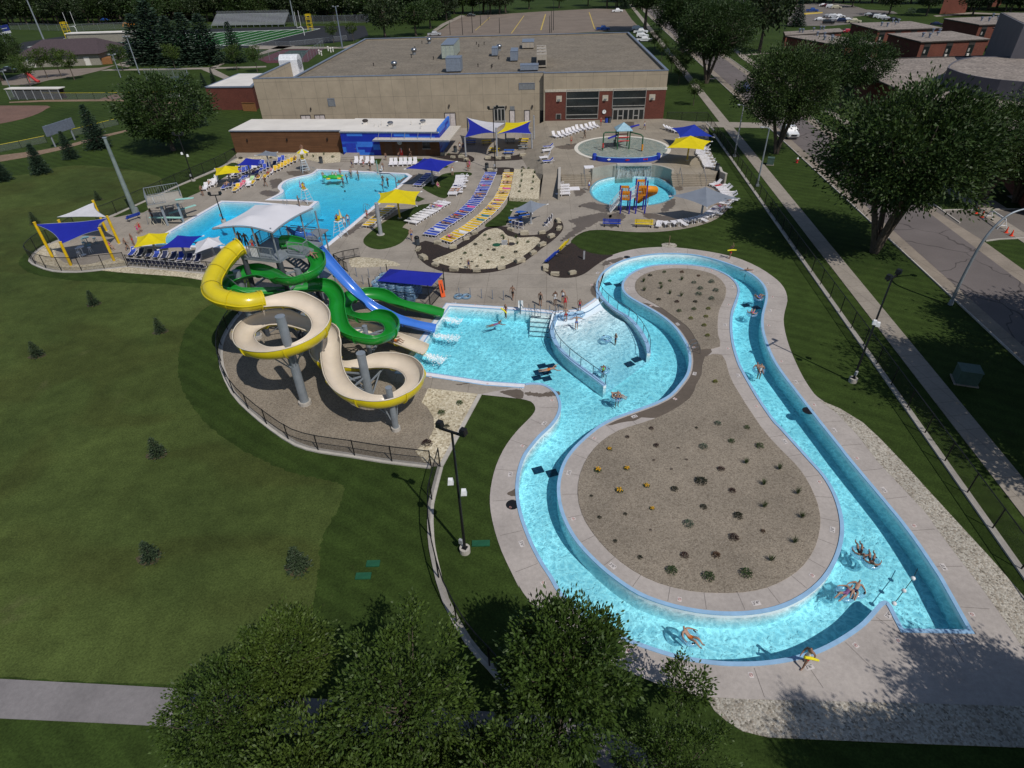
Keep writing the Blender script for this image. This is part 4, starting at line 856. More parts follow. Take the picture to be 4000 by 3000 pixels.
q=G(a5((715,598))[0],Z1_);t2=thing('exhaust_fan','white vent on the low gravel auditorium roof','exhaust fan',q);MB().box((0,0,.2),(.8,.8,.4)).build('curb',M_MEMB,t2);MB().lathe([(.3,.4),(.5,.6),(.5,.9),(.1,1.2)],n=10).build('hood',M_MEMB,t2)
hF=4.2
q=[G(p,3.0)for p in a1((200,500),(360,470),(870,480),(960,455))]
t=thing('field_house','low beige field house with a dark brown hipped roof near the ball diamond','building',G(a1((330,575))[0]));o=Vector(t.location)
fb=[G(p)-o for p in a1((210,585),(330,572),(880,560),(975,545))]
w_=Vector((-2,22,0));ring=[fb[0],fb[2],fb[2]+w_,fb[0]+w_];ring=[Vector((p.x,p.y,0))for p in ring]
if area(ring)<0:ring.reverse()
MB().prism(ring,-.3,3.6).build('wall',mat('beige_siding',(.26,.24,.20),.8,obj=False),t)
ov=offset(ring,1.0);c_=sum(ov,Vector())/len(ov);ridge=[ov[0].lerp(ov[3],.5).lerp(c_,.35),ov[1].lerp(ov[2],.5).lerp(c_,.35)]
mb=MB();vs=[Vector((p.x,p.y,3.5))for p in ov]+[Vector((p.x,p.y,7.2))for p in ridge]
mb.add(vs,[(0,1,5,4),(1,2,5),(2,3,4,5),(3,0,4),(0,3,2,1)]);mb.build('roof',mat('brown_shingles',(.06,.042,.046),.9,var=.25,scale=2,obj=False),t)
pl=Plane(fb[0].xy,math.atan2((fb[2]-fb[0]).y,(fb[2]-fb[0]).x))
for x0,x1 in((.06,.16),(.8,.87)):
 L=(fb[2]-fb[0]).length;d=pl.slab(MB(),L*x0,L*x1,0,2.6,.0,.08).build('door',M_MEMB,t);pl.slab(MB(),L*x0+.2,L*x0+.3,1,1.2,.08,.14).build('handle',M_FASCIA,d)
MB().prism([G(p)-o for p in a1((870,558),(975,552),(978,535),(880,540))],0,1.9).build('wooden_enclosure',mat('orange_wood',(.2,.1,.03)),t)
q0=G(a1((640,470))[0]);q1=G(a1((1200,455))[0]);t=thing('press_box','long beige press box raised on steel legs over the grandstand','press box',q0);e=q1-q0;L=e.length;pl=Plane((0,0),math.atan2(e.y,e.x))
zb=height_at(a1((640,470))[0],a1((650,370))[0]);zt_=height_at(a1((640,470))[0],a1((645,290))[0]);print('press',zb,zt_)
pl.slab(MB(),0,L,zb,zt_,-4,0).build('cabin',mat('beige_siding',(.26,.24,.2)),t);pl.slab(MB(),-.3,L+.3,zt_,zt_+.3,-4.3,.3).build('roof',M_MEMB,t)
mb=MB()
for k in range(9):mb.bar(pl.pt(L*k/8,0,-.3),pl.pt(L*k/8,zb,-.3),.25);mb.bar(pl.pt(L*k/8,0,-3.7),pl.pt(L*k/8,zb,-3.7),.25)
for k in range(4):mb.bar(pl.pt(L*k/4,.3,-.3),pl.pt(L*(k+1)/4,zb,-.3),.15)
mb.build('leg_frame',M_GALV,t)
mb=MB()
for k in range(8):pl.slab(mb,0,L,zb-1-k*.5,zb-.7-k*.5,-5-k*.8,-4.2-k*.8)
mb.build('seat_rows',M_GALV,t)
q0=G(a1((1830,240))[0]);q1=G(a2((690,230))[0]);t=thing('bleachers','long silver bleachers along the far side of the football field','bleachers',q0);e=q1-q0;L=e.length;pl=Plane((0,0),math.atan2(e.y,e.x))
mb=MB()
for k in range(10):pl.slab(mb,0,L,1+k*.45,1.25+k*.45,-k*.8-.75,-k*.8)
mb.build('seat_rows',mat('silver_bench',(.30,.31,.33),.5),t);mb=MB()
for k in range(13):mb.bar(pl.pt(L*k/12,0,0),pl.pt(L*k/12,1.1,0),.15);mb.bar(pl.pt(L*k/12,0,-8),pl.pt(L*k/12,5.3,-8),.15)
mb.build('leg_frame',M_GALV,t);mb=MB();pl.slab(mb,0,L,5.2,6.6,-8.1,-8.05);mb.build('back_rail',M_LINKG,t)
def Gz(win,pts):return[G(win((x,y))[0],z)for x,y,z in pts]
fr=[b4(p)[0]for p in((470,692),(655,692),(745,690),(772,648),(870,622),(1000,598),(1130,588),(1250,593),(1400,617),(1515,642),(1535,690),(1950,692),(1992,640),(1960,590),(1900,500),(1862,430),(1835,330),(1850,240),(1868,196))]
bk=[b4(p)[0]for p in((1480,190),(900,198),(330,204),(395,350),(310,430),(292,560),(296,690))]
pz=Gs(fr+bk,ZP);pz[19:22]=[P1.pt(LEN,ZP,.1),P1.pt(BX0+12,ZP,.1),P1.pt(BX0,ZP,.1)]
cL_,cR_=G(b4((600,441))[0],ZP),G(b4((1530,450))[0],ZP);cT,cB=G(b4((1068,321))[0],ZP),G(b4((1062,574))[0],ZP)
SC=Vector(((cL_.x+cR_.x)/2,(cT.y+cB.y)/2,ZP));SRX,SRY=(cR_-cL_).length/2,(cT.y-cB.y)/2;print('splash',SC,SRX,SRY)
if area(pz)<0:pz.reverse()
struct(MB().prism([Vector((p.x,p.y,0))for p in pz],-.2,ZP,bottom=False),'upper_plaza',M_PLAZA)
lx=Gs([b4(p)[0]for p in((330,204),(395,350),(310,430),(292,560),(296,690))],ZP);lx0=[Vector((p.x-d,p.y-1,.012))for p,d in zip(lx,(5,5,4,2.2,.6))];lx[0]=P1.pt(BX0,ZP,.1)
struct(MB().strip(lx0,lx),'plaza_slope',M_PLAZA)
rmp=[G(b4((300,690))[0],ZP),G(b4((452,690))[0],ZP),G(b4((442,936))[0],.012),G(b4((268,936))[0],.012)]
struct(MB().quad(*[rmp[i]for i in(3,2,1,0)]),'ramp',M_PLAZA)
M_CONCW=concrete('wall_concrete',(.34,.315,.27),0,0,.25)
def lowwall(name,label,pts,w,z0,z1,m=M_CONCW,cat='wall'):
 o=pts[0];P=[Vector((p.x-o.x,p.y-o.y,0))for p in pts];t=thing(name,label,cat,(o.x,o.y,0))
 MB().prism(offset(P,w/2,False)+offset(P,-w/2,False)[::-1],z0,z1).build('wall',m,t);MB().prism(offset(P,w/2+.04,False)+offset(P,-w/2-.04,False)[::-1],z1,z1+.07).build('cap',M_CURB,t);return t
lowwall('ramp_wall','thin straight concrete wall beside the ramp left of the play pool',[G(b4((457,640))[0],ZP),G(b4((450,936))[0],0)],.3,-.1,1.55)
lowwall('retaining_wall','low concrete wall with a bend at the right end of the plaza steps',[G(b4((1992,640))[0],ZP),G(b4((2003,725))[0],.7),G(b4((2040,792))[0],0)],.3,-.1,1.6)
for lab,x0_,x1_ in(('left',472,762),('right',1528,1952)):
 a=G(b4((x0_,692))[0],ZP);b_=G(b4((x1_,692))[0],ZP);mb=MB()
 for k in range(1,6):
  z=ZP-ZP/6*k;d=.36*k;mb.box(((a.x+b_.x)/2,a.y-d+.2,z/2),((b_.x-a.x),.40,z))
 struct(mb,'steps',M_PLAZA)
 for x in((1575,1800)if lab=='right' else(655,)):
  q=G(b4((x+35,692))[0],ZP);tag(MB().tube([(0,.2,0),(0,.2,.95),(0,-2.0,-.35),(0,-2.0,-ZP)],.035,8).build('handrail',M_STEEL,loc=q),f'steel handrail on the {lab} plaza steps'+(', '+('nearer the pool' if x==1575 else 'nearer the bent wall')if lab=='right' else ' beside the waterfall wall'),'handrail')
def ell(rx,ry,z,n=56):return[Vector((SC.x+rx*math.cos(2*math.pi*i/n),SC.y+ry*math.sin(2*math.pi*i/n),z))for i in range(n)]
M_WADEF=mat('green_grey_pool_floor',(.31,.34,.30),.7,var=.12,scale=.8,obj=False)
struct(MB().prism(ell(SRX-.5,SRY-.5,0),ZP-.1,ZP+.012,bottom=False),'wading_pool_floor',M_WADEF)
mb=MB().prism(ell(SRX,SRY,0),ZP-.05,ZP+.03,[ell(SRX-.6,SRY-.6,0)],bottom=False);struct(mb,'wading_pool_rim',mat('white_concrete',(.60,.56,.49),.8,obj=False))
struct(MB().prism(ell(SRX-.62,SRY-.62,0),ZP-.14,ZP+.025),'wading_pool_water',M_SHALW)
wa=cr(Gs(b4((768,757),(820,741),(900,726),(1000,715),(1160,708),(1330,715),(1420,731),(1470,746),(1520,765)),.0),3)
t=thing('waterfall_wall','curved concrete waterfall wall between the round wading pool and the lower play pool','wall',wa[12]);o=Vector(wa[12]);P=[p-o for p in wa]
M_WETW=NT('streaked_concrete');M_WETW.set(Roughness=.6)
c=M_WETW.ramp(M_WETW.noise(.7,4,.6,M_WETW.mapped((3.2,3.2,.25))),[(.35,(.07,.07,.06)),(.65,(.30,.285,.25))]);M_WETW.color(c);M_WETW=M_WETW.m
A_o,B_o=offset(P,.0,False),offset(P,-.45,False)
if(B_o[12]-A_o[12]).y<0:B_o=offset(P,.45,False)
MB().prism(A_o+B_o[::-1],-1.1,1.85).build('wall',M_CONCW,t)
fm=MB();fo=offset(P,.012 if B_o[12].y>0 and offset(P,.01,False)[12].y<0 else-.012,False)
k0,k1=8,len(fo)-9
fm.strip([Vector((p.x,p.y,-.2))for p in fo[k0:k1]],[Vector((p.x,p.y,1.7))for p in fo[k0:k1]]);fm.build('wet_face',M_WETW,t)
wx=MB();wx.prism([P[9]+Vector((0,-.25,0)),P[-10]+Vector((0,-.25,0)),P[-10]+Vector((0,.55,0)),P[9]+Vector((0,.55,0))],1.7,1.95);wx.build('weir',M_CURB,t)
M_FOAM=NT('falling_water');M_FOAM.set(Roughness=.3);tr=M_FOAM.node('ShaderNodeBsdfTransparent');mx=M_FOAM.node('ShaderNodeMixShader');M_FOAM.b.inputs['Base Color'].default_value=(.8,.86,.9,1)
M_FOAM.link(M_FOAM.ramp(M_FOAM.noise(3,4,.7,M_FOAM.mapped((3,3,.3))),[(.42,g3(.0)),(.72,g3(.5))]),mx.inputs[0]);M_FOAM.link(tr.outputs[0],mx.inputs[1]);M_FOAM.link(M_FOAM.b.outputs[0],mx.inputs[2]);M_FOAM.link(mx.outputs[0],M_FOAM.out.inputs[0]);M_FOAM=M_FOAM.m
wf_=MB();ws=P[9:-9];wf_.strip([p+Vector((0,-.55,-.12))for p in ws],[p+Vector((0,-.42,.9))for p in ws]);wf_.strip([p+Vector((0,-.42,.9))for p in ws],[p+Vector((0,-.27,1.72))for p in ws])
tag(wf_.build('falling_water',M_FOAM,loc=o,smooth=True),kind='structure')
bl_=cr(Gs(b4((790,552),(850,568),(985,577),(1100,579),(1210,577),(1330,566),(1400,548)),ZP),3)
t=thing('blue_screen','low curved blue screen with scroll ends behind the waterfall wall','screen',bl_[9]);o=Vector(bl_[9]);P=[p-o for p in bl_]
M_BLUES=mat('deep_blue_screen',(.012,.04,.34),.5)
MB().prism(offset(P,.06,False)+offset(P,-.06,False)[::-1],0,.7).build('panel',M_BLUES,t);MB().tube([p+Vector((0,0,.72))for p in P],.07,8).build('top_tube',mat('light_blue_tube',(.2,.38,.6),.5),t)
for s_ in(0,-1):MB().lathe([(.35,0),(.38,.3),(.38,.7),(.28,1.0),(.05,1.05)],P[s_],14).build('scroll_end',M_BLUES,t)
M_REDP=mat('red_paint',(.42,.03,.03),.5);M_YELP=mat('yellow_paint',(.62,.44,.01),.5)
def yfront(x):
 for p,q in zip(P,P[1:]):
  if min(p.x,q.x)<=x<=max(p.x,q.x):return p.y+(q.y-p.y)*(x-p.x)/(q.x-p.x)-.09
 return-.1
for xx,cm in((-2.6,M_WHITECOPE),(0.2,M_REDP),(2.8,M_REDP)):
 f=MB();y=yfront(xx);f.add([(xx-.5,y,.45),(xx-.2,y,.6),(xx+.25,y,.5),(xx+.5,y,.66),(xx+.5,y,.3),(xx+.25,y,.42),(xx-.2,y,.3)],[(0,1,2,5,6),(2,3,4,5)]);f.build('wave_mark',cm,t)
M_GRNP=mat('dark_green_pipe',(.018,.085,.035),.4);M_LBLUE=mat('pale_blue_roof',(.26,.42,.50),.5);M_PURP=mat('blue_violet_post',(.025,.028,.30),.4);M_ORNG=mat('orange_panel',(.62,.23,.012),.45);M_WHITEP=mat('white_paint',(.70,.70,.70),.45)
q=G(a3((1622,1290))[0],ZP);t=thing('water_play_frame','green pipe water play frame with a pale blue pyramid roof in the wading pool','play frame',q)
w=1.0
for sx in(-1,1):
 for sy in(-1,1):MB().cyl((sx*w,sy*w+1,0),(sx*w,sy*w+1,3.1),.11,n=10).build('post',M_GRNP,t)
mb=MB();mb.add([(-1.35,-.35,3.05),(1.35,-.35,3.05),(1.35,2.35,3.05),(-1.35,2.35,3.05),(0,1,4.1),(-1.35,-.35,2.95),(1.35,-.35,2.95),(1.35,2.35,2.95),(-1.35,2.35,2.95)],[(0,1,4),(1,2,4),(2,3,4),(3,0,4),(5,6,1,0),(6,7,2,1),(7,8,3,2),(8,5,0,3),(8,7,6,5)]);mb.build('roof',M_LBLUE,t)
mb=MB()
for z in(1.35,1.95):mb.cyl((-w,0,z),(w,0,z),.09,n=8);mb.cyl((-w,2,z),(w,2,z),.09,n=8)
mb.build('crossbar',M_REDP,t)
MB().tube([(-w,.2,2.75),(-3.2,-.2,2.85),(-3.45,-.25,2.7),(-3.5,-.25,0)],.11,8).build('spray_arch',M_GRNP,t);MB().tube([(w,.2,2.7),(2.6,-1.2,2.55),(2.9,-1.4,2.3),(2.9,-1.4,0)],.11,8).build('spray_arch',M_GRNP,t)
MB().bar((-w-1.7,-.4,1.95),(-w+.1,.5,2.25),.28,.2).build('trough',M_PURP,t);MB().bar((w,2,3.0),(w+2.1,3.6,3.0),.28,.2).build('trough',M_PURP,t)
MB().cyl((2.9,-1.65,.2),(2.9,-1.65,1.1),.16,n=8).build('nozzle',M_ORNG,t);MB().cyl((-3.5,-.5,.5),(-3.5,-.5,1.2),.14,n=8).build('nozzle',M_REDP,t)
q=G(b4((1087,528))[0],ZP+.03);mb=MB()
for k in range(6):mb.lathe([(.06,0),(.09,.25),(.03,.42),(.005,.5)],(-.7+k*.28,0,0),6)
tag(mb.build('water_jets',M_FOAM,loc=q,smooth=True),'row of small white water jets near the rim of the wading pool','water jets')
o=G(b4((1160,1066))[0],0);t=thing('play_structure','orange and violet-posted play structure with stairs, bridge and tube slide at the lower pool','play structure',o)
def lp(x,y=1066):return G(b4((x,y))[0],0)-o
posts=[(1038,1066,3.35),(1122,1070,3.1),(1185,1068,4.3),(1272,1066,4.4)]
pp=[(lp(x,y),h)for x,y,h in posts]
for p,h in pp:
 for d in(0,1.3):MB().cyl(p+Vector((0,d,-.9 if d else-.02)),p+Vector((0,d,h)),.10,n=10).build('post',M_PURP,t)
def panel(p,q_,z0,z1,name='panel'):
 mb=MB();mb.bar(p+Vector((0,0,z0)),q_+Vector((0,0,z0)),.08,.2);mb.bar(p+Vector((0,0,z1)),q_+Vector((0,0,z1)),.08,.3)
 for k in range(6):x=p.lerp(q_,(k+.5)/6);mb.bar(x+Vector((0,0,z0)),x+Vector((0,0,z1)),.16,.07)
 return mb.build(name,M_ORNG,t)
panel(pp[0][0],pp[1][0],1.95,2.9);panel(pp[2][0],pp[3][0],2.5,3.6);e=Vector((0,1.3,0));panel(pp[0][0]+e,pp[1][0]+e,2.2,3.2);panel(pp[2][0]+e,pp[3][0]+e,2.7,4.0)
mb=MB();mb.prism([pp[0][0],pp[1][0],pp[1][0]+e,pp[0][0]+e],1.8,1.92);mb.prism([pp[2][0],pp[3][0],pp[3][0]+e,pp[2][0]+e],2.35,2.47);mb.build('deck',M_FRAMEG,t)
br=MB()
for s_ in(.1,1.2):
 a,b_=pp[1][0]+Vector((0,s_,1.9)),pp[2][0]+Vector((0,s_,2.4));br.bar(a+Vector((0,0,1)),b_+Vector((0,0,1)),.06)
 for k in range(7):x=a.lerp(b_,k/6);br.bar(x,x+Vector((0,0,1)),.035)
br.bar(pp[1][0]+Vector((0,.65,1.85)),pp[2][0]+Vector((0,.65,2.35)),1.1,.08);br.build('bridge',M_WHITEP,t)
stt=MB();s0_=lp(945,1060)
for s_ in(.1,1.1):
 a,b_=s0_+Vector((0,s_,0)),pp[0][0]+Vector((0,s_,1.85));stt.bar(a,b_,.06,.15);stt.bar(a+Vector((0,0,.95)),b_+Vector((0,0,.95)),.06)
 for k in range(9):x=a.lerp(b_,k/8);stt.bar(x,x+Vector((0,0,.95)),.035)
for k in range(8):x=s0_.lerp(pp[0][0]+Vector((0,0,1.85)),(k+.5)/8)+Vector((0,.6,0));stt.box(x,(.28,.95,.04))
stt.build('stairs',M_WHITEP,t)
MB().tube([pp[3][0]+Vector((-.4,.65,3.0)),pp[3][0]+Vector((.5,.7,3.0)),pp[3][0]+Vector((1.3,1.1,2.8)),pp[3][0]+Vector((1.5,2.0,2.3)),pp[3][0]+Vector((.9,2.8,1.7)),pp[3][0]+Vector((.1,3.1,1.1)),pp[3][0]+Vector((-.4,3.4,.6))],.48,14,cap=False).build('tube_slide',M_ORNG,t,True)
MB().cyl(pp[3][0]+Vector((.9,2.6,-.9)),pp[3][0]+Vector((.9,2.6,1.3)),.07).build('slide_support',M_WHITEP,t)
def glossy(name,col,rough=.28):
 m_=mat(name,col,rough,var=.08,scale=.7,coat=.3,spec=.5);return m_
M_BEIGE=glossy('beige_gelcoat',(.60,.52,.42),.35);M_YEL=glossy('yellow_gelcoat',(.56,.45,.012));M_GREEN=glossy('green_gelcoat',(.010,.21,.022));M_BLUEG=glossy('blue_gelcoat',(.05,.17,.56),.22)
def frames(path):
 P=path;out=[]
 for i,p in enumerate(P):
  d=(P[min(i+1,len(P)-1)]-P[max(i-1,0)]).normalized();s_=d.cross(Vector((0,0,1))).normalized();n=s_.cross(d)
  a=P[max(i-2,0)];c_=P[min(i+2,len(P)-1)];t1=(p-a);t2=(c_-p);turn=0
  if t1.length>1e-4 and t2.length>1e-4:turn=(t1.x*t2.y-t1.y*t2.x)/(t1.length*t2.length)/max(.3,(t1.length+t2.length)/2)
  out.append((p,d,s_,n,turn))
 tt=[f[4]for f in out]
 for _ in range(6):tt=[(tt[max(i-1,0)]+tt[i]+tt[min(i+1,len(tt)-1)])/3 for i in range(len(tt))]
 return[(f[0],f[1],f[2],f[3],k)for f,k in zip(out,tt)]
def flume(path,r,name,label,m_in,m_out,parent,i0=0,lo=74,gain=110,nseg=16,sec=3.0):
 fr_=frames(path);NU=nseg
 def section(f,rad_,drop=0):
  p,d,s_,n,k=f;b=max(-38,min(38,k*gain))
  a0,a1_=-rad(lo+max(0,-b)-max(0,b)*.2),rad(lo+max(0,b)-max(0,-b)*.2)
  return[p+s_*(math.sin(a0+(a1_-a0)*j/NU)*rad_)+n*(r-math.cos(a0+(a1_-a0)*j/NU)*rad_+drop)for j in range(NU+1)]
 S=[section(f,r)for f in fr_];T=[section(f,r+.07)for f in fr_]
 def sk(S_,flip):
  vs=[v for s_ in S_ for v in s_];w_=NU+1;fs=[]
  for i in range(len(S_)-1):
   for j in range(NU):q_=(i*w_+j,i*w_+j+1,(i+1)*w_+j+1,(i+1)*w_+j);fs.append(q_[::-1]if flip else q_)
  return vs,fs
 ch=MB().add(*sk(S,False)).build('channel',m_in,parent,True);sh=MB().add(*sk(T,True)).build('shell',m_out,parent,True)
 rim=MB();rim.tube([s_[0]for s_ in T],.055,6);rim.tube([s_[-1]for s_ in T],.055,6);rim.build('rim',m_in,parent,True)
 L=cumlen(path);nx=sec/2
 for i in range(len(path)):
  if L[i]>=nx:
   nx+=sec;fl=MB();f=fr_[i];a,b_=section(f,r+.07),section(f,r+.17);e=f[1]*.04
   for(u,v,sg)in((a,b_,-1),(a,b_,1)):
    fl.add([x+e*sg for x in u]+[x+e*sg for x in v],[(j,j+1,NU+2+j,NU+1+j)if sg<0 else(NU+1+j,NU+2+j,j+1,j)for j in range(NU)])
   fl.add([x-e for x in b_]+[x+e for x in b_],[(j,j+1,NU+2+j,NU+1+j)for j in range(NU)])
   fl.build('joint_flange',m_out,parent)
 return fr_
YT=[(720,345,9.1),(650,385,9.0),(580,455,8.8),(500,550,8.55),(430,660,8.3),(382,770,8.05),(400,875,7.8),(500,945,7.6),(640,980,7.45),(800,1000,7.3),(1005,1008,7.15)]
YO1=[(1005,1062,6.45),(1200,1045,6.38),(1380,1050,6.28),(1530,1100,6.15),(1640,1180,6.0),(1690,1280,5.85),(1670,1385,5.7),(1570,1490,5.55),(1400,1580,5.4),(1200,1635,5.25),(1000,1640,5.1),(860,1590,4.95),(795,1510,4.8),(800,1425,4.65),(870,1350,4.5),(1000,1285,4.35),(1130,1260,4.22),(1260,1260,4.1),(1400,1285,4.0),(1560,1330,3.85),(1700,1385,3.7),(1790,1450,3.55)]
YO2=[(235,735,3.3),(232,830,3.12),(245,940,2.98),(280,1050,2.85),(350,1150,2.75),(460,1225,2.65),(600,1265,2.55),(750,1260,2.45),(890,1205,2.35),(985,1120,2.25),(1000,1030,2.15),(930,950,2.05),(800,910,1.95),(650,905,1.87),(500,925,1.8),(350,940,1.72),(220,920,1.62),(140,855,1.52),(130,770,1.42),(190,685,1.3),(300,625,1.2),(440,605,1.1),(580,615,1.0),(720,650,.85),(850,690,.7),(970,735,.5),(1085,782,.30)]
PY=Gz(c1,YO1)+Gz(c2,YO2);PYT=Gz(c1,YT)
PYT[-1]=PY[0]+Vector((0,0,.68));
ys=thing('yellow_water_slide','yellow water slide: closed tube then beige-lined open loops on grey columns','water slide',(PY[0].x,PY[0].y,0));yi=Matrix.Translation((-PY[0].x,-PY[0].y,0))
class PO:
 pass
def kids_world(root,before):
 inv=Matrix.Translation(-Vector(root.location))
 for ob in list(bpy.data.objects):
  if ob.parent==root and ob.name not in before:ob.matrix_parent_inverse=inv
def slide_parts(root,fn):
 before={ob.name for ob in bpy.data.objects};fn();kids_world(root,before)
PYs=cr(PY,5);PYTs=cr(PYT,5)
def mk():
 mb=MB().tube(PYTs,.74,22,cap=False);mb.build('tube',M_YEL,ys,True);MB().tube(PYTs,.68,22,cap=False).build('tube_lining',M_BEIGE,ys,True)
 L=cumlen(PYTs);nx=1.2
 for i,p in enumerate(PYTs):
  if L[i]>=nx or i==len(PYTs)-1:nx+=2.3;d=(PYTs[min(i+1,len(PYTs)-1)]-PYTs[i-1]).normalized();MB().tube([p-d*.05,p+d*.05],.82,22,cap=False).build('joint_flange',M_YEL,ys)
 MB().tube([PYTs[0],PYTs[1]],.86,22,cap=False).build('mouth_ring',M_YEL,ys)
 sr=offset(PYTs,.0,False)
 rb=MB();fr2=frames(PYTs)
 for sg in(-1,1):rb.tube([f[0]+f[2]*sg*.76 for f in fr2],.05,6)
 rb.build('seam_rib',M_YEL,ys)
 flume(PYs,.72,'flume','',M_BEIGE,M_YEL,ys)
slide_parts(ys,mk)
GO1=[(1190,355,8.25),(1300,355,8.1),(1420,385,7.95),(1540,445,7.8),(1630,525,7.62),(1650,610,7.45),(1590,690,7.28),(1470,750,7.1),(1340,785,6.95),(1220,770,6.8),(1120,725,6.68),(1010,690,6.55),(900,685,6.4),(780,705,6.25),(670,745,6.1),(590,790,5.9),(580,850,5.7),(660,895,5.5),(800,915,5.3),(1000,915,5.1),(1250,900,4.9),(1450,875,4.7),(1620,855,4.5),(1750,870,4.32),(1830,930,4.15),(1870,1010,4.0)]
GO2=[(285,400,3.72),(300,490,3.55),(330,570,3.4),(410,640,3.25),(520,680,3.1),(640,690,2.97),(750,650,2.85),(795,580,2.72),(750,510,2.6),(650,480,2.48),(540,478,2.36),(440,470,2.22),(370,440,2.05),(350,380,1.88),(390,320,1.7),(480,285,1.55),(600,275,1.4),(720,292,1.22),(850,345,1.02),(980,378,.82),(1110,405,.58),(1250,440,.30)]
PG=cr(Gz(c1,GO1)+Gz(c2,GO2),5)
gs_=thing('green_water_slide','green open water slide winding from the tower past two bends into the pool','water slide',(PG[0].x,PG[0].y,0));slide_parts(gs_,lambda:flume(PG,.62,'flume','',M_GREEN,M_GREEN,gs_))
PB_=cr(Gz(c1,[(1340,165,8.5),(1420,225,8.35),(1540,320,7.6)])+Gz(c2,[(400,190,4.1),(555,345,2.45),(700,432,1.55),(850,497,1.0),(1010,545,.65),(1180,580,.30)]),6)
bs_=thing('blue_water_slide','straight blue speed slide from the tower into the pool','water slide',(PB_[0].x,PB_[0].y,0));slide_parts(bs_,lambda:flume(PB_,.58,'flume','',M_BLUEG,M_BLUEG,bs_,sec=4))
print('yellow',[tuple(round(c_,1)for c_ in p)for p in PY]);print('green',[tuple(round(c_,1)for c_ in p)for p in PG[::5]]);print('blue',[tuple(round(c_,1)for c_ in p)for p in PB_[::6]])
ALLP=[(p,'y')for p in PYs]+[(p-Vector((0,0,.7)),'y')for p in PYTs]+[(p,'g')for p in PG]
def column(label,base,top,r,reach=4.2,narm=6):
 t=thing('slide_column',label,'column',base,0,'grey columns that carry the slides')
 MB().cyl((0,0,0),(0,0,top),r,n=16).build('shaft',M_GALV,t,False);MB().cyl((0,0,top),(0,0,top+.05),r*1.05,n=16).build('cap',M_GALV,t);MB().cyl((0,0,-.1),(0,0,.32),r*1.45,n=16).build('footing',M_CURB,t)
 cand=[]
 for p,k_ in ALLP:
  d=Vector((p.x-base.x,p.y-base.y,0))
  if r+.3<d.length<reach and.8<p.z<top+.9:cand.append((d.length,p))
 cand.sort(key=lambda c_:c_[0]);used=[];mb=MB()
 for L_,p in cand:
  a=math.atan2(p.y-base.y,p.x-base.x)
  if any(abs((a-u[0]+math.pi)%(2*math.pi)-math.pi)<.55 and abs(u[1]-p.z)<1 for u in used):continue
  used.append((a,p.z));h=min(top-.15,p.z-.15);q_=Vector((p.x-base.x,p.y-base.y,p.z-.1));n_=Vector((math.cos(a),math.sin(a),0))*r
  mb.bar(n_+Vector((0,0,h)),q_,.10,.12);mb.bar(n_+Vector((0,0,max(.3,h-1.3))),q_.lerp(n_+Vector((0,0,h)),.3),.08)
  if len(used)>=narm:break
 if used:mb.build('support_arm',M_GALV,t)
 return t
column('tall grey column inside the upper beige loop',G((1193,1577)),8.1,.35);column('thick grey column at the left of the lower beige loop',G(c2((590,1237))[0]),4.75,.34);column('short grey column inside the lower beige loop',G(c2((825,1492))[0]),4.0,.24,4.6)
column('grey column between the yellow tube and the green bend',G((924,1060),6.9).xy.to_3d(),6.9,.30,5);column('grey column under the green bend right of the tower',G(c1((1390,600))[0],6.6).xy.to_3d(),6.6,.30,4.5);column('slim grey column inside the green loop near the pool',G(c2((590,835))[0]),3.4,.22,3.5)
column('grey column hidden behind the upper beige loop',G(c1((1470,1150))[0],3.2).xy.to_3d(),3.2,.36,4.2)
column('dark column under the yellow tube near the curved fence',G(d1((1838,348))[0]),6.3,.36,4)
ZTW=8.2
fl_,frr=G((940,1003),ZTW),G((1092,1019),ZTW);ax=(frr-fl_);ax.z=0;TW=ax.length;ax.normalize();ay=Vector((-ax.y,ax.x,0));TD=4.6
tw_=thing('slide_tower','grey steel slide tower with railings under a white tensile canopy','tower',(fl_.x,fl_.y,0),math.atan2(ax.y,ax.x))
WX2=TW+1.6
mb=MB();mb.box((TW/2,TD/2,ZTW-.12),(TW,TD,.22));mb.box((TW+.8,TD*.62,ZTW-.121),(1.6,TD*.7,.22));mb.build('platform',M_GALV,tw_)
mb=MB()
for x in(.15,TW-.15):
 for y in(.2,TD-.2):mb.cyl((x,y,0),(x,y,ZTW-.2),.22,n=10)
mb.build('column',mat('dark_tower_steel',(.05,.055,.065),.5),tw_)
mb=MB()
for z in(2.6,5.2):
 for a,b_ in(((.15,.2),(TW-.15,.2)),((TW-.15,.2),(TW-.15,TD-.2)),((TW-.15,TD-.2),(.15,TD-.2)),((.15,TD-.2),(.15,.2))):mb.bar((*a,z),(*b_,z),.14);mb.bar((*a,z-2.4),(*b_,z),.07)
mb.build('bracing',M_GALV,tw_)
def rail(mb,a,b_,z,h=1.1,sp=.14):
 a,b_=Vector((*a,z)),Vector((*b_,z));n=max(2,int((b_-a).length/sp));u=Vector((0,0,h))
 mb.bar(a+u,b_+u,.06);mb.bar(a+u*.1,b_+u*.1,.05)
 for k in range(n+1):q_=a.lerp(b_,k/n);mb.bar(q_,q_+u,.06 if k%8==0 else.022)
mb=MB();rail(mb,(.9,0),(TW*.9,0),ZTW);rail(mb,(TW,1.5),(TW+1.6,1.5),ZTW);rail(mb,(TW+1.6,1.5),(TW+1.6,2.2),ZTW);rail(mb,(0,2.0),(0,TD),ZTW);rail(mb,(0,TD),(TW+1.6,TD),ZTW);mb.build('railing',M_GALV,tw_)
pn=MB().box((1.5,.06,ZTW+.6),(.75,.06,1.0)).build('white_panel',M_WHITEP,tw_)
cn=[G((828,890),ZTW+2.75),G((1065,906),ZTW+2.75),G((1221,810),ZTW+2.9),G((997,800),ZTW+2.9)]
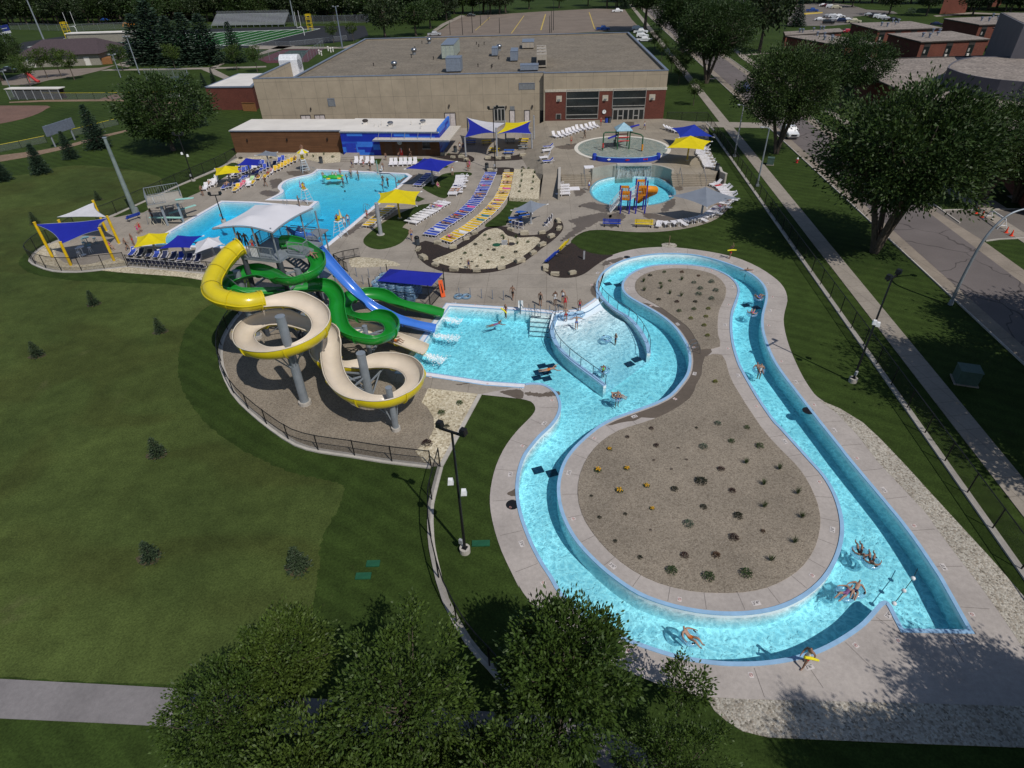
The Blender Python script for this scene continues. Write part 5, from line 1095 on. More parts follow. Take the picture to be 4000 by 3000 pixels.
Mi=Matrix.Rotation(-math.atan2(ax.y,ax.x),4,'Z')@Matrix.Translation(-Vector(tw_.location));cl=[Mi@p for p in cn]
N_=14;g_=[]
for i in range(N_+1):
 for j in range(N_+1):
  u,v=i/N_,j/N_;p=(cl[0]*(1-u)+cl[1]*u)*(1-v)+(cl[3]*(1-u)+cl[2]*u)*v
  sc_=.06*(4*u*(1-u))*(1 if v>.5 else-1)*(abs(2*v-1))**3;sd=.06*(4*v*(1-v))*(1 if u>.5 else-1)*abs(2*u-1)**3
  p=p-(cl[3]-cl[0])*sc_-(cl[1]-cl[0])*sd
  p.z+=.32*math.sin(math.pi*u)**1.2*(.75+.25*math.sin(math.pi*v))+.25*math.exp(-((u-.42)**2+(v-.3)**2)*60)+.25*math.exp(-((u-.5)**2+(v-.85)**2)*60)
  g_.append(p)
M_FABW=mat('white_canopy_fabric',(.58,.57,.60),.7,var=.05,scale=.5)
mb=MB().add(g_,[(i*(N_+1)+j,(i+1)*(N_+1)+j,(i+1)*(N_+1)+j+1,i*(N_+1)+j+1)for i in range(N_)for j in range(N_)]);mb.build('canopy',M_FABW,tw_,True)
mb=MB()
for a,b_ in((0,1),(1,2),(2,3),(3,0)):
 idx={0:[(i,0)for i in range(N_+1)],1:[(N_,j)for j in range(N_+1)],2:[(i,N_)for i in range(N_+1)],3:[(0,j)for j in range(N_+1)]}[a];mb.tube([g_[i*(N_+1)+j]-Vector((0,0,.1))for i,j in idx],.07,6)
mb.build('canopy_frame',M_GALV,tw_)
mb=MB()
for x,y in((.1,.1),(TW*.5,.1),(TW-.1,.1),(.1,TD-.1),(TW-.1,TD-.1),(TW+1.5,TD-.1)):mb.cyl((x,y,ZTW),(x,y,ZTW+2.9),.07,n=8)
mb.build('canopy_post',M_GALV,tw_)
mb=MB();s_a,s_b=Vector((TW+2.0,TD+.6,0)),Vector((TW-1,TD+.6,0))
nfl=4
for k in range(nfl):
 yy=TD+(.75 if k%2==0 else 2.05);a=Vector((TW-.6 if k%2==0 else.6,yy,ZTW*k/nfl));b_=Vector((.6 if k%2==0 else TW-.6,yy,ZTW*(k+1)/nfl))
 for s_ in(-.58,.58):mb.bar(a+Vector((0,s_,0)),b_+Vector((0,s_,0)),.06,.25);mb.bar(a+Vector((0,s_,1)),b_+Vector((0,s_,1)),.05)
 for q_ in range(11):mb.box(a.lerp(b_,(q_+.5)/11),(.28,1.1,.04))
 mb.box((b_.x+(-.6 if k%2==0 else.6),TD+1.4,b_.z),(1.2,2.5,.1))
for x in(-.1,TW+.1):
 for y in(TD+.1,TD+2.7):mb.cyl((x,y,0),(x,y,ZTW),.08,n=8)
mb.build('stairs',M_GALV,tw_)
M_SPL=M_FOAM
for(win,x,y,dx,dy,lab)in((c2,1330,475,95,18,'below the green slide exit'),(c2,1280,630,130,20,'below the blue slide exit'),(c2,1180,815,90,40,'below the beige slide exit')):
 q0=G(win((x-dx,y-15))[0],-.27);q1=G(win((x+dx,y+dy))[0],-.27);d=q1-q0;n=Vector((-d.y,d.x,0)).normalized();mb=MB();rs=random.Random(int(x))
 for k in range(420):
  u=rs.random()**.8;wd_=.25+u*.7;p=q0+d*u+n*rs.gauss(0,wd_*.42);r_=rs.uniform(.02,.075)*(1.1-u*.4);mb.ball((p.x-q0.x,p.y-q0.y,rs.uniform(0,.16*(1-u)+.02)),r_,4,(1,1,.5))
 tag(mb.build('splash',mat('white_foam',(.75,.82,.84),.5,obj=False),loc=q0),'white splash of water '+lab,'splash',kind='stuff')
M_SLB=mat('blue_sling',(.025,.055,.32),.7,rnd=.5);M_SLY=mat('yellow_sling',(.60,.38,.012),.7,rnd=.3);M_SLN=mat('navy_sling',(.018,.025,.075),.7);M_SLG=mat('grey_sling',(.14,.16,.19),.7)
M_RES=mat('white_resin',(.72,.70,.72),.45,var=.06);M_PINK=mat('pink_towel',(.55,.10,.16),.8);M_LIME=mat('lime_towel',(.35,.55,.28),.8)
def lounger(name,label,m,back=0.0,frame=M_RES):
 """sling lounger, head towards +y, feet at the origin side"""
 t=thing(name,label,'lounger',(0,-500,0));h=.36
 mb=MB()
 for sx in(-.32,.32):
  mb.bar((sx,-.95,h),(sx,.35,h),.05);mb.tube([(sx,-.8,h),(sx,-.85,.02),(sx,-.35,.02),(sx,-.3,h)],.022,6);mb.tube([(sx,.2,h),(sx,.15,.02),(sx,.65,.02),(sx,.6,h)],.022,6);mb.bar((sx,.35,h),(sx,.9,h),.035)
 mb.bar((-.32,-.95,h),(.32,-.95,h),.05);mb.bar((-.32,.9,h),(.32,.9,h),.04);mb.build('frame',frame,t)
 MB().box((0,-.3,h+.015),(.60,1.24,.02)).build('seat',m,t)
 a=rad(back);y1,z1=.33+.62*math.cos(a),h+.02+.62*math.sin(a);b=MB();b.bar((0,.33,h+.02),(0,y1,z1),.60,.02,(0,0,1));bo=b.build('backrest',m,t)
 f=MB();f.tube([(-.31,.33,h+.02),(-.31,y1,z1),(.31,y1,z1),(.31,.33,h+.02)],.024,6);f.build('back_frame',frame,bo)
 return t
def resin(name,label,back=35):
 t=thing(name,label,'lounger',(0,-500,0));h=.34;mb=MB()
 for k in range(7):mb.box((0,-.9+k*.19,h),(.56,.15,.035))
 mb.bar((-.31,-.98,h),(-.31,.38,h),.07,.1);mb.bar((.31,-.98,h),(.31,.38,h),.07,.1);mb.build('seat',M_RES,t)
 for sx in(-.3,.3):
  for y in(-.8,.3):MB().bar((sx,y,h),(sx*1.08,y+(.08 if y>0 else-.06),0),.08,.06).build('leg',M_RES,t)
  MB().tube([(sx*1.08,-.15,h),(sx*1.1,-.1,h+.2),(sx*1.1,.3,h+.2),(sx*1.08,.36,h)],.03,6).build('armrest',M_RES,t)
 a=rad(back);b=MB();u=Vector((0,math.cos(a),math.sin(a)))
 for k in range(5):p=Vector((-.24+k*.12,.36,h));b.bar(p,p+u*.78,.09,.03,(0,-math.sin(a),math.cos(a)))
 for k in(.05,.76):b.bar(Vector((-.3,.36,h))+u*k,Vector((.3,.36,h))+u*k,.07,.04)
 b.build('backrest',M_RES,t);return t
PB0=lounger('sling_lounger','proto',M_SLB);PB45=lounger('sling_lounger','proto',M_SLB,40);PY0=lounger('sling_lounger','proto',M_SLY);PY45=lounger('sling_lounger','proto',M_SLY,35)
PN0=lounger('sling_lounger','proto',M_SLN,25);PW0=resin('resin_lounger','proto',0);PW4=resin('resin_lounger','proto',42);PW7=resin('resin_lounger','proto',62)
PPK=lounger('sling_lounger','proto',M_PINK,15);PLI=lounger('sling_lounger','proto',M_LIME,20);PWS=lounger('sling_lounger','proto',M_RES,15)
PROTOS=[PB0,PB45,PY0,PY45,PN0,PW0,PW4,PW7,PPK,PLI,PWS]
CNT={}
SEATS={}
def put(proto,p,rz,label,group,key=None,jit=.05,scale=None):
 r=dup(proto,(p.x+RND.uniform(-jit,jit),p.y+RND.uniform(-jit,jit),p.z),rz+RND.uniform(-jit,jit),label,group,scale);return r
def row(key,protos,pts,sp,head,lab,group,z=0.0,n=None,jit=.06):
 """loungers along a line; head = +1/-1 side or a fixed heading"""
 P=cr(Gs(pts,z),5)if len(pts)>2 else Gs(pts,z);L=cumlen(P)[-1];k=n or max(2,int(L/sp)+1);SEATS[key]=[]
 for i in range(k):
  p,d=along(P,L*i/max(1,k-1));a=math.atan2(d.y,d.x)+(0 if head>0 else math.pi)if abs(head)==1 else rad(head)-math.pi/2
  o=put(protos[i%len(protos)]if len(protos)>1 else protos[0],p,a,lab%ordw(i+1),group,jit=jit);SEATS[key].append((p,a))
row('blue',[PB0],b3((1060,1310),(1180,1225),(1300,1145),(1420,1065),(1520,975),(1590,885),(1640,785),(1680,705),(1702,645)),.74,1,'%s blue sling lounger from the bins end of the long curved blue row','long curved row of blue loungers')
row('yellow',[PY0],b3((1230,1378),(1350,1312),(1480,1232),(1600,1142),(1720,1032),(1800,932),(1860,822),(1890,722),(1900,650)),.74,1,'%s yellow sling lounger from the mulch end of the long curved yellow row','long curved row of yellow loungers')
row('whiteA',[PW0],b3((860,1172),(940,1122),(1020,1077),(1090,1032),(1150,992),(1200,962)),.85,1,'%s white lounger, counted from the near end, of the row under the yellow shade','white loungers by the yellow shade')
row('whiteB',[PW4,PW0,PWS],b3((1315,868),(1345,815),(1372,768),(1388,722),(1390,678)),.8,-1,'%s white lounger from the near end of the row by the blue shade','white loungers by the blue shade')
row('c4',[PW7],b3((258,520),(430,522)),.9,92,'%s upright white lounger from the left of four by the blue door steps','four white loungers by the blue door steps',n=4)
row('d6',[PW7],b3((632,540),(890,532)),.9,90,'%s white lounger from the left in the row on grass by the bathhouse','white loungers by the bathhouse grass',n=6)
row('shy',[PY45],b3((405,1215),(450,1170),(495,1132),(545,1096),(595,1058),(650,1012)),.8,-1,'%s yellow lounger from the grass tip in the row shaded by the yellow canopy','yellow loungers in the shade')
row('shb',[PB45],b3((935,775),(975,740),(1015,700),(1060,655)),.85,-1,'%s blue lounger from the near end in the shade of the big blue canopy','blue loungers in the shade')
row('plz',[PW7,PW4,PW4],a3((1035,1190),(1100,1182),(1170,1155),(1240,1132),(1300,1122),(1385,1100)),1.2,115,'%s white lounger from the gate in the slanting row before the big window','white loungers before the brick wall',ZP,11)
row('stk',[PW0],b4((487,765),(490,895)),.8,-178,'%s white lounger from the steps in the column beside the ramp wall','white loungers beside the ramp wall',0,6)
row('ur',[PW4],b4((1490,262),(1582,296)),.9,150,'%s white lounger from the left beside the upper blue shade','white loungers by the upper blue shade',ZP,4)
row('rcol',[PW4,PW0],b4((1842,455),(1818,498),(1855,548),(1880,590),(1905,635)),.8,-20,'%s white lounger from the yellow shade down the right edge of the plaza','white loungers on the right plaza edge',ZP)
row('arc',[PW4,PW0,PW4],b4((1950,800),(2010,830),(2070,890),(2085,945),(2045,1000),(1985,1040),(1920,1092),(1840,1130),(1740,1155),(1620,1178),(1490,1190),(1415,1185)),1.0,1,'%s white lounger along the curved kerb, counted from the bent wall','white loungers along the curved kerb')
for i,(x,y,k)in enumerate(((350,440,PB45),(345,475,PW4),(322,545,PW7),(350,580,PB45))):
 put(k,G(b4((x,y))[0],ZP),rad(-80),['blue and white lounger left of the wading pool, uppermost of four','white lounger left of the wading pool below a blue one','upright white lounger at the left plaza edge','blue and white lounger lowest at the left plaza edge'][i],'loungers left of the wading pool')
BY=[(1255,500,PY45),(1218,515,PY45),(1185,533,PY45),(1150,552,PY45),(1115,572,PY45),(1078,590,PY45),(1040,606,PY45),(640,803,PY45),(612,822,PY0),(930,682,PY0),(962,655,PY0),(800,748,PY0),(860,690,PY0),(1125,495,PB45),(1085,515,PB45),(1035,545,PN0),(970,570,PB45),(925,590,PB45),(885,610,PB0),(850,632,PB0),(815,645,PB0),(765,600,PB45),(735,612,PB45),(700,625,PB45),(660,640,PB45),(625,655,PN0),(730,680,PB0),(695,695,PB0),(650,735,PB0),(615,748,PB0),(525,782,PB0),(490,795,PB0),(555,778,PN0),(900,545,PB45),(870,555,PB45),(825,570,PW4),(788,582,PW4),(585,655,PW4),(555,668,PW4),(375,757,PW4),(330,770,PW4),(290,802,PW4),(405,725,PW7),(1000,630,PWS),(760,765,PWS),(700,758,PPK),(790,712,PLI),(735,740,PWS),(670,785,PPK)]
nm={PY45.name:'raised yellow',PY0.name:'flat yellow',PB45.name:'raised blue',PB0.name:'flat blue',PN0.name:'navy',PW4.name:'white',PW7.name:'upright white',PWS.name:'white sling',PPK.name:'pink-covered',PLI.name:'lime-covered'}
cc={}
for x,y,k in sorted(BY,key=lambda e:-e[0]):
 cc[k.name]=cc.get(k.name,0)+1;put(k,G(b2((x,y))[0]),rad(38)-math.pi/2+rad(60),f'{ordw(cc[k.name])} {nm[k.name]} lounger from the parasol guard chair in the left sunbathing area',f'{nm[k.name]} loungers in the left sunbathing area')
SEATS['left']=[(G(b2((x,y))[0]),rad(8))for x,y,k in BY]
for i in range(9):
 put(PN0 if i%3 else PB45,G(b1((1440+i*88,1232+i*9))[0]),rad(100)-math.pi/2,f'{ordw(i + 1)} dark blue lounger from the left under the three left umbrellas','dark loungers under the three left umbrellas')
def folded():
 t=thing('folding_chair','proto','chair',(0,-500,0));mb=MB()
 for sx in(-.27,.27):mb.tube([(sx,.25,0),(sx,-.2,.45),(sx,-.28,.95)],.025,6);mb.tube([(sx,-.25,0),(sx,.25,.45)],.025,6)
 mb.bar((-.27,-.28,.95),(.27,-.28,.95),.05);mb.bar((-.27,.22,.03),(.27,.22,.03),.04);mb.build('frame',M_RES,t)
 b=MB();b.bar((0,-.2,.47),(0,-.28,.93),.52,.02,(0,1,0));b.build('backrest',M_SLN,t);b=MB();b.box((0,.02,.45),(.5,.44,.02));b.build('seat',M_SLN,t);return t
PF=folded();PROTOS.append(PF)
fp=Gs(b1((1425,1335),(2212,1410)));fq=Gs(c1((0,590),(300,625)))
for i in range(18):p=fp[0].lerp(fq[1],i/17);put(PF,p,rad(-4),f'{ordw(i + 1)} navy folding chair from the left in the row along the straight fence','folding chairs along the straight fence',jit=.02)
for i,(x,y)in enumerate(((18,1195),(50,1203),(86,1212),(325,1185),(345,1165),(365,1142))):
 put(PF,G(b4((x,y))[0]),rad(0 if i<3 else 100),('%s chair from the left of three on the edge of the grey-shaded patio' if i<3 else '%s chair from the bottom at the right edge of the grey-shaded patio')%ordw(i%3+1),'chairs on the grey-shaded patio')
def m_fab(name,col):
 t=NT(name);t.set(Roughness=.75);t.b.inputs['Specular IOR Level'].default_value=.2
 w=t.node('ShaderNodeTexWave');w.inputs['Scale'].default_value=5;t.link(t.pos(True),w.inputs[0])
 t.color(t.mix(1,t.ramp(t.noise(1.2,3),[(.3,tuple(c*.92 for c in col)),(.7,tuple(min(1,c*1.06)for c in col))]),t.ramp(w.outputs['Fac'],[(0,g3(.95)),(1,g3(1.03))]),'MULTIPLY'))
 tl=t.node('ShaderNodeBsdfTranslucent');tl.inputs[0].default_value=(*col,1);mx=t.node('ShaderNodeMixShader');mx.inputs[0].default_value=.12
 t.link(t.b.outputs[0],mx.inputs[1]);t.link(tl.outputs[0],mx.inputs[2]);t.link(mx.outputs[0],t.out.inputs[0]);MATS[name]=t.m;return t.m
M_FB=m_fab('blue_shade_fabric',(.014,.022,.30));M_FY=m_fab('yellow_shade_fabric',(.66,.53,.008));M_FG=m_fab('grey_shade_fabric',(.20,.225,.27));M_FW=m_fab('white_shade_fabric',(.60,.59,.62));M_FBL=m_fab('bright_blue_shade_fabric',(.018,.04,.34))
M_POSTG=mat('grey_post',(.30,.31,.33),.5)
def hip(mb,apex,cs,sag=.11,N=8,droop=.2):
 """pyramid of cloth with hollow edges and hollow faces"""
 k=len(cs)
 for i in range(k):
  a,b_=cs[i],cs[(i+1)%k];rows=[];mid=(a+b_)/2
  for r in range(N+1):
   u=r/N;rw=[]
   for j in range(N+1):
    v=j/N;e=a.lerp(b_,v);e=e+(Vector((apex.x,apex.y,e.z))-e)*(sag*4*v*(1-v));p=apex.lerp(e,u);p.z-=droop*math.sin(math.pi*u)*.6;rw.append(p)
   rows.append(rw)
  vs=[p for rw in rows for p in rw];w=N+1
  mb.add(vs,[(r*w+j,(r+1)*w+j,(r+1)*w+j+1,r*w+j+1)for r in range(N)for j in range(N)])
 return mb
def shade(label,win,apex,corners,base,m,zb=0.0,pm=None,drop=1.0,group=None,h=None):
 B=G(win(base)[0],zb);hh=h or height_at_z(win(base)[0],win(apex)[0],zb);t=thing('shade_umbrella',label,'shade umbrella',B,0,group)
 ze=zb+hh-drop;cs=[G(c,ze)-B for c in win(*corners)]
 if len(cs)==2:
  r_=sum(Vector((c.x,c.y)).length for c in cs)/2;a0=math.atan2(cs[0].y,cs[0].x);cs=[Vector((r_*math.cos(a0+i*math.pi/2),r_*math.sin(a0+i*math.pi/2),hh-drop))for i in range(4)]
 cs.sort(key=lambda c:math.atan2(c.y,c.x));ap=Vector((0,0,hh))
 hip(MB(),ap,cs).build('canopy',m,t,True)
 MB().cyl((0,0,0),(0,0,hh-.05),.14,.12,12).build('post',pm or M_POSTG,t);fr_=MB()
 for c in cs:fr_.bar(ap-Vector((0,0,.7)),c-Vector((0,0,.10)),.05);fr_.bar(c-Vector((0,0,.06)),c*1.08-Vector((0,0,.06))-Vector((0,0,c.z*.08)),.1)
 fr_.build('frame',M_WHITEP,t);MB().cyl((0,0,-.02),(0,0,.1),.3,n=14).build('footing',M_CURB,t);return t
def height_at_z(base,top,zb):
 b=G(base,zb);d=ray(*top);t=(b.x*d.x+b.y*d.y)/(d.x*d.x+d.y*d.y);return HC+d.z*t-zb
shade('big royal blue square shade beside the shallow end of the swimming pool',b3,(1060,463),((790,575),(1340,535)),(1082,742),M_FB)
shade('big yellow square shade beside the swimming pool ladder',b3,(682,796),((470,950),(895,970),(945,822),(505,840)),(725,1112),M_FY,pm=mat('yellow_post',(.45,.33,.04),.5))
shade('small pale grey square shade on the boulder-ringed patio',b4,(175,940),((0,1030),(195,1060),(336,975)),(180,1166),M_FG)
shade('royal blue square shade at the upper right corner of the plaza',b4,(1730,210),((1528,246),(1610,332),(1930,328)),(1725,395),M_FBL,ZP)
shade('bright yellow square shade in front of the upper right blue one',b4,(1700,318),((1485,436),(1842,456),(1912,372),(1570,345)),(1680,556),M_FY,ZP,pm=mat('yellow_post',(.45,.33,.04)))
shade('large grey square shade right of the play structure',b4,(1830,808),((1530,895),(1872,1006),(2165,918)),(1815,1098),M_FG)
shade('small yellow square shade at the diving end of the left sunbathing area',b2,(500,541),((383,654),(655,620),(642,547),(386,572)),(560,745),M_FY,drop=.7)
shade('small royal blue square shade in the middle of the left sunbathing area',b2,(728,460),((614,545),(856,545),(886,474)),(778,662),M_FB,drop=.7)
shade('small pale grey square shade nearest the brown bathhouse wall',b2,(935,382),((822,430),(1070,446),(1056,396)),(985,582),M_FG,drop=.7)
shade('yellow square shade leftmost of three along the straight fence',b1,(1610,996),((1440,1156),(1795,1106),(1826,988),(1478,1036)),(1690,1202),M_FY,drop=.7)
shade('navy blue square shade between the yellow and white ones by the fence',b1,(1912,1021),((1712,1168),(2050,1156),(2186,1022)),(2010,1262),M_FB,drop=.7)
shade('white square shade beside the slide tower by the fence',b2,(310,1318),((163,1496),(476,1392),(424,1312),(160,1370)),(380,1512),M_FW,drop=.7)
M_YPOST=mat('yellow_steel_post',(.62,.40,.008),.4)
def posts(lab,lst,win,r,m,cat='post',zb=0.0,group=None):
 out=[]
 for i,(bx,by,tx,ty)in enumerate(lst):
  B=G(win((bx,by))[0],zb);h=height_at_z(win((bx,by))[0],win((tx,ty))[0],zb);t=thing('sail_post',lab[i],cat,B,0,group)
  b_=G(win((bx,by))[0],zb);d=ray(*win((tx,ty))[0]);k=(zb+h-HC)/d.z;tp=Vector((d.x*k,d.y*k,zb+h));lean=tp-b_;lean=Vector((max(-.6,min(.6,lean.x)),max(-.6,min(.6,lean.y)),h))
  MB().cyl((0,0,0),lean,r,r*.92,12).build('shaft',m,t);MB().cyl((0,0,-.02),(0,0,.06),r*2,n=12).build('base_plate',M_CURB,t);MB().cyl(lean,lean+Vector((0,0,.05)),r*1.05,n=12).build('cap',m,t);out.append(B+lean)
 return out
yl=posts(['yellow post at the outer left of the corner shade','yellow post nearest the front of the corner shade','yellow post front right of the corner shade','yellow post at the right of the corner shade by the deck','yellow post at the back of the corner shade, tallest in view','yellow post at the back left, half hidden by the blue sail'],[(572,1265,370,882),(770,1350,650,1094),(1236,1300,1072,940),(1290,1112,1155,815),(1152,976,1002,646),(735,1085,632,858)],b1,.17,M_YPOST,group='yellow posts of the corner shade')
def sail(label,cs,m,N=10,sag=.12,tri=False,extra=None):
 o=Vector((cs[0].x,cs[0].y,0));t=thing('shade_sail',label,'shade sail',o);c=[p-o for p in cs]
 if len(c)==3:c.append(c[2].copy())
 cen=sum(c,Vector())/4;g=[]
 for i in range(N+1):
  for j in range(N+1):
   u,v=i/N,j/N;p=(c[0]*(1-u)+c[1]*u)*(1-v)+(c[3]*(1-u)+c[2]*u)*v
   w=max(4*u*(1-u)*(abs(2*v-1)**2),4*v*(1-v)*(abs(2*u-1)**2))*sag;p=p+Vector((cen.x-p.x,cen.y-p.y,0))*w*1.5;g.append(p)
 mb=MB()
 for i in range(N):
  for j in range(N):
   q=[g[i*(N+1)+j],g[(i+1)*(N+1)+j],g[(i+1)*(N+1)+j+1],g[i*(N+1)+j+1]];mb.mat=1 if extra and i+j>=N else 0;mb.add(q,[(0,1,3)])
   mb.mat=1 if extra and i+j>=N-1 else 0;mb.add(q,[(1,2,3)])
 mb.build('fabric',[m,extra]if extra else m,t);e=MB();e.tube([g[i*(N+1)]for i in range(N+1)]+[g[N*(N+1)+j]for j in range(1,N+1)]+[g[i*(N+1)+N]for i in range(N-1,-1,-1)]+[g[j]for j in range(N-1,0,-1)],.03,5,closed=True);e.build('edge_cable',M_GALV,t);return t
posts(['thick grey column with a round footing at the corner of the yellow shade'],[(518,1290,470,952)],b3,.26,M_POSTG);dz=Vector((0,0,-.25));sail('royal blue sail slung between the yellow corner posts',[yl[0]+dz,yl[1]+dz,yl[2]+dz,yl[3]+dz],M_FB);sail('white triangular sail over the yellow corner posts',[yl[4]+dz,yl[3]+dz*.5,yl[5]+Vector((0,0,.4))],M_FW)
gp=posts(['grey sail post at the left back of the picnic shade','grey sail post at the left front of the picnic shade','thick grey sail post in the middle of the picnic shade','grey sail post at the back of the picnic shade, behind the white sail','grey sail post at the right front of the picnic shade','tall grey sail post at the right back of the picnic shade'],[(1462,250,1453,28),(1437,442,1424,242),(1775,468,1763,138),(1868,275,1864,58),(2153,388,2146,200),(2173,288,2170,8)],b3,.15,M_POSTG,group='grey posts of the picnic shade')
sail('blue and white sail over the left of the picnic tables',[gp[1],gp[0],gp[3]+Vector((0,0,-.4)),gp[2]+Vector((0,0,-.8))],M_FB,extra=M_FW);sail('yellow and blue sail over the right of the picnic tables',[gp[3]+Vector((0,0,-.3)),gp[5]+Vector((-.5,0,-.8)),gp[4],gp[2]+Vector((0,0,-1))],M_FY,extra=M_FB)
def pole(label,base,top,r=.09,heads=2,m=M_BLACK,speakers=False,foot=True,name='light_pole',ang=0,cat='light pole'):
 B=G(base);h=height_at(base,top);t=thing(name,label,cat,B,rad(ang));MB().cyl((0,0,0),(0,0,h),r,r*.7,10).build('shaft',m,t)
 if foot:MB().cyl((0,0,-.1),(0,0,.35),r*3.6,n=16).build('footing',M_CURB,t);MB().box((0,0,.36),(r*3.4,r*3.4,.04)).build('base_plate',m,t)
 if heads:
  MB().bar((-.75,0,h),(.75,0,h),.10,.12).build('crossarm',m,t)
  for i in range(heads):
   x=-.7+1.4*i/max(1,heads-1);hd=MB().box((x,0,h+.28),(.36,.34,.36),0,.8).build('lamp_head',m,t);MB().box((x,-.18,h+.28),(.28,.02,.28)).build('lens',M_GLASS,hd);MB().cyl((x,0,h),(x,0,h+.15),.04,n=6).build('knuckle',m,hd)
 if speakers:
  for s_,z in((-.38,h*.62),(.42,h*.57)):MB().box((s_,-.1,z),(.33,.3,.33),.5,.75).build('loudspeaker',M_WHITEP,t)
 MB().box((-.16,-.1,.95),(.22,.16,.35)).build('control_box',M_POSTG,t);return t
pole('black twin-head light pole standing in the grass left of the lazy river',(1817,2154),(1745,1690),speakers=True,ang=-28)
pole('black twin-head light pole between the lazy river and the long fence',(3330,1490),(3486,1085),speakers=True,ang=35)
pole('black twin-head light pole beside the lap pool behind the tower',(874,866),(843,762),.09,ang=5)
pole('black light pole with white loudspeakers beside the left fence',(757,707),(700,528),.09,speakers=True)
pole('black twin-head light pole at the end of the blue lounger row',(1935,668),(1921,426),.09,speakers=False,ang=20)
def streetlamp(label,base,top,arm=1.5,m=M_GALV,ang=180):
 B=G(base);h=height_at(base,top);t=thing('street_lamp',label,'street lamp',B,rad(ang));MB().cyl((0,0,0),(0,0,h),.13,.07,12).build('shaft',m,t);MB().tube([(0,0,h-.1),(arm*.5,0,h+.12),(arm,0,h+.15)],.05,8).build('arm',m,t)
 hd=MB().lathe([(.05,.14),(.26,.06),(.28,0),(.15,-.05)],(arm+.2,0,h+.12),12).build('lamp_head',M_POSTG,t);MB().box((0,0,.15),(.45,.45,.3)).build('base',m,t)
streetlamp('grey street lamp between the long fence and the sidewalk near the hydrant',(2957,727),(3003,500),.9);streetlamp('dark slim lamp post by the sidewalk nearest the path to the plaza',(2868,612),(2896,412),.6,M_POSTG)
B=G((3712,1190));t=thing('street_lamp','tall arching silver street lamp at the kerb in the right foreground','street lamp',B,0)
pts=[(0,0,0),(0,0,3),(.25,0,6.2),(.9,.1,8.0),(1.8,.2,9.0),(3.0,.3,9.4),(4.2,.4,9.45)];MB().tube(cr(pts,4),[.15-.085*i/24 for i in range(25)],12).build('mast',M_GALV,t,True);MB().lathe([(.24,0),(.2,.5),(.17,.55)],n=8).build('base',M_GALV,t);MB().lathe([(.1,.1),(.3,.04),(.32,-.06),(.1,-.1)],(4.5,.4,9.45),12).build('lamp_head',M_POSTG,t)
def mast(label,base,top,r=.2,lamps=0,m=M_GALV):
 B=G(base);h=height_at(base,top);t=thing('floodlight_mast',label,'floodlight mast',B);MB().cyl((0,0,0),(0,0,h),r,r*.6,10).build('shaft',m,t)
 if lamps:
  MB().bar((-1,0,h-.2),(1,0,h-.2),.12).build('crossarm',m,t)
  for i in range(lamps):MB().lathe([(.12,0),(.32,.1),(.36,.35)],(-.9+1.8*i/max(1,lamps-1),-.2,h-.2),10).build('floodlight',M_POSTG,t)
 else:MB().cyl((0,0,h),(0,0,h+.08),r*.75,n=10).build('cap',m,t)
 return h
B=G((530,838));t=thing('tall_pole','thick weathered grey-green pole beside the blue bench and left fence','pole',B);hh=height_at((530,838),(403,540));MB().cyl((0,0,0),(0,0,hh),.36,.20,14).build('shaft',mat('weathered_pole',(.17,.21,.20),.6,var=.3,scale=.8),t);MB().cyl((0,0,hh),(0,0,hh+.1),.27,n=14).build('cap',M_GALV,t);MB().box((.42,0,.6),(.3,.3,.9)).build('control_box',M_GALV,t);MB().box((0,0,.02),(1.0,1.0,.1)).build('base_plate',M_GALV,t)
mast('far left tall floodlight mast rising past the top of the picture',(186,190),(99,2),.35);mast('slim pale mast standing in front of the field house, left of two',(472,303),(439,212),.16,2);mast('pale floodlight mast with dark lamps left of the tall spruces',(546,290),(494,142),.2,3);mast('slim pale mast at the left edge above the dugout',(57,378),(4,275),.15,2)
mast('tall dark floodlight mast behind the white rear roof',(1338,188),(1312,24),.28,2,M_FLASH);mast('tall floodlight mast at the end of the far bleachers',(1153,100),(1128,2),.35);mast('pale mast among the trees above the dark spruces',(697,60),(679,2),.25)
for i,(bx,by,tx,ty)in enumerate(((130,300,125,185),(238,302,226,112),(323,285,313,78),(393,222,388,20),(458,176,455,22),(557,288,553,156),(1003,282,1003,92),(1021,262,1022,5),(988,284,988,136))):
 mast(f'{ordw(i + 1)} thin dark lamp post from the left along the big car park',a3((bx,by))[0],a3((tx,ty))[0],.14,0,M_DARK)
mast('thin pole at the right end of the outfield fence',a1((1578,912))[0],a1((1508,728))[0],.16,0,M_WHITEP)
def bench(label,p,q,m,flip=False):
 a,b_=G(p),G(q);L=(b_-a).length;t=thing('park_bench',label,'bench',a,math.atan2(b_.y-a.y,b_.x-a.x));s_=-1 if flip else 1;mb=MB()
 for k in range(3):mb.box((L/2,-.05*s_+.14*k*s_,.45),(L,.11,.04))
 mb.build('seat',m,t);mb=MB()
 for k in range(3):mb.box((L/2,(.36+.03*k)*s_,.58+k*.13),(L,.035,.11))
 mb.build('backrest',m,t)
 for x in(.25,L-.25):MB().tube([(x,-.05*s_,0),(x,.0,.43),(x,.32*s_,.43),(x,.46*s_,.95)],.035,6).build('leg',M_BLACK,t);MB().box((x,.15*s_,.03),(.12,.6,.05)).build('foot',M_BLACK,t)
M_BNB=mat('blue_bench',(.015,.045,.32),.5);M_BNY=mat('yellow_bench',(.60,.45,.01),.5)
bench('blue bench left of two on the wet plaza below the play structure',b4((868,1192))[0],b4((1040,1198))[0],M_BNB);bench('yellow bench on the plaza beside the row of white loungers',b4((1175,1198))[0],b4((1352,1203))[0],M_BNY)
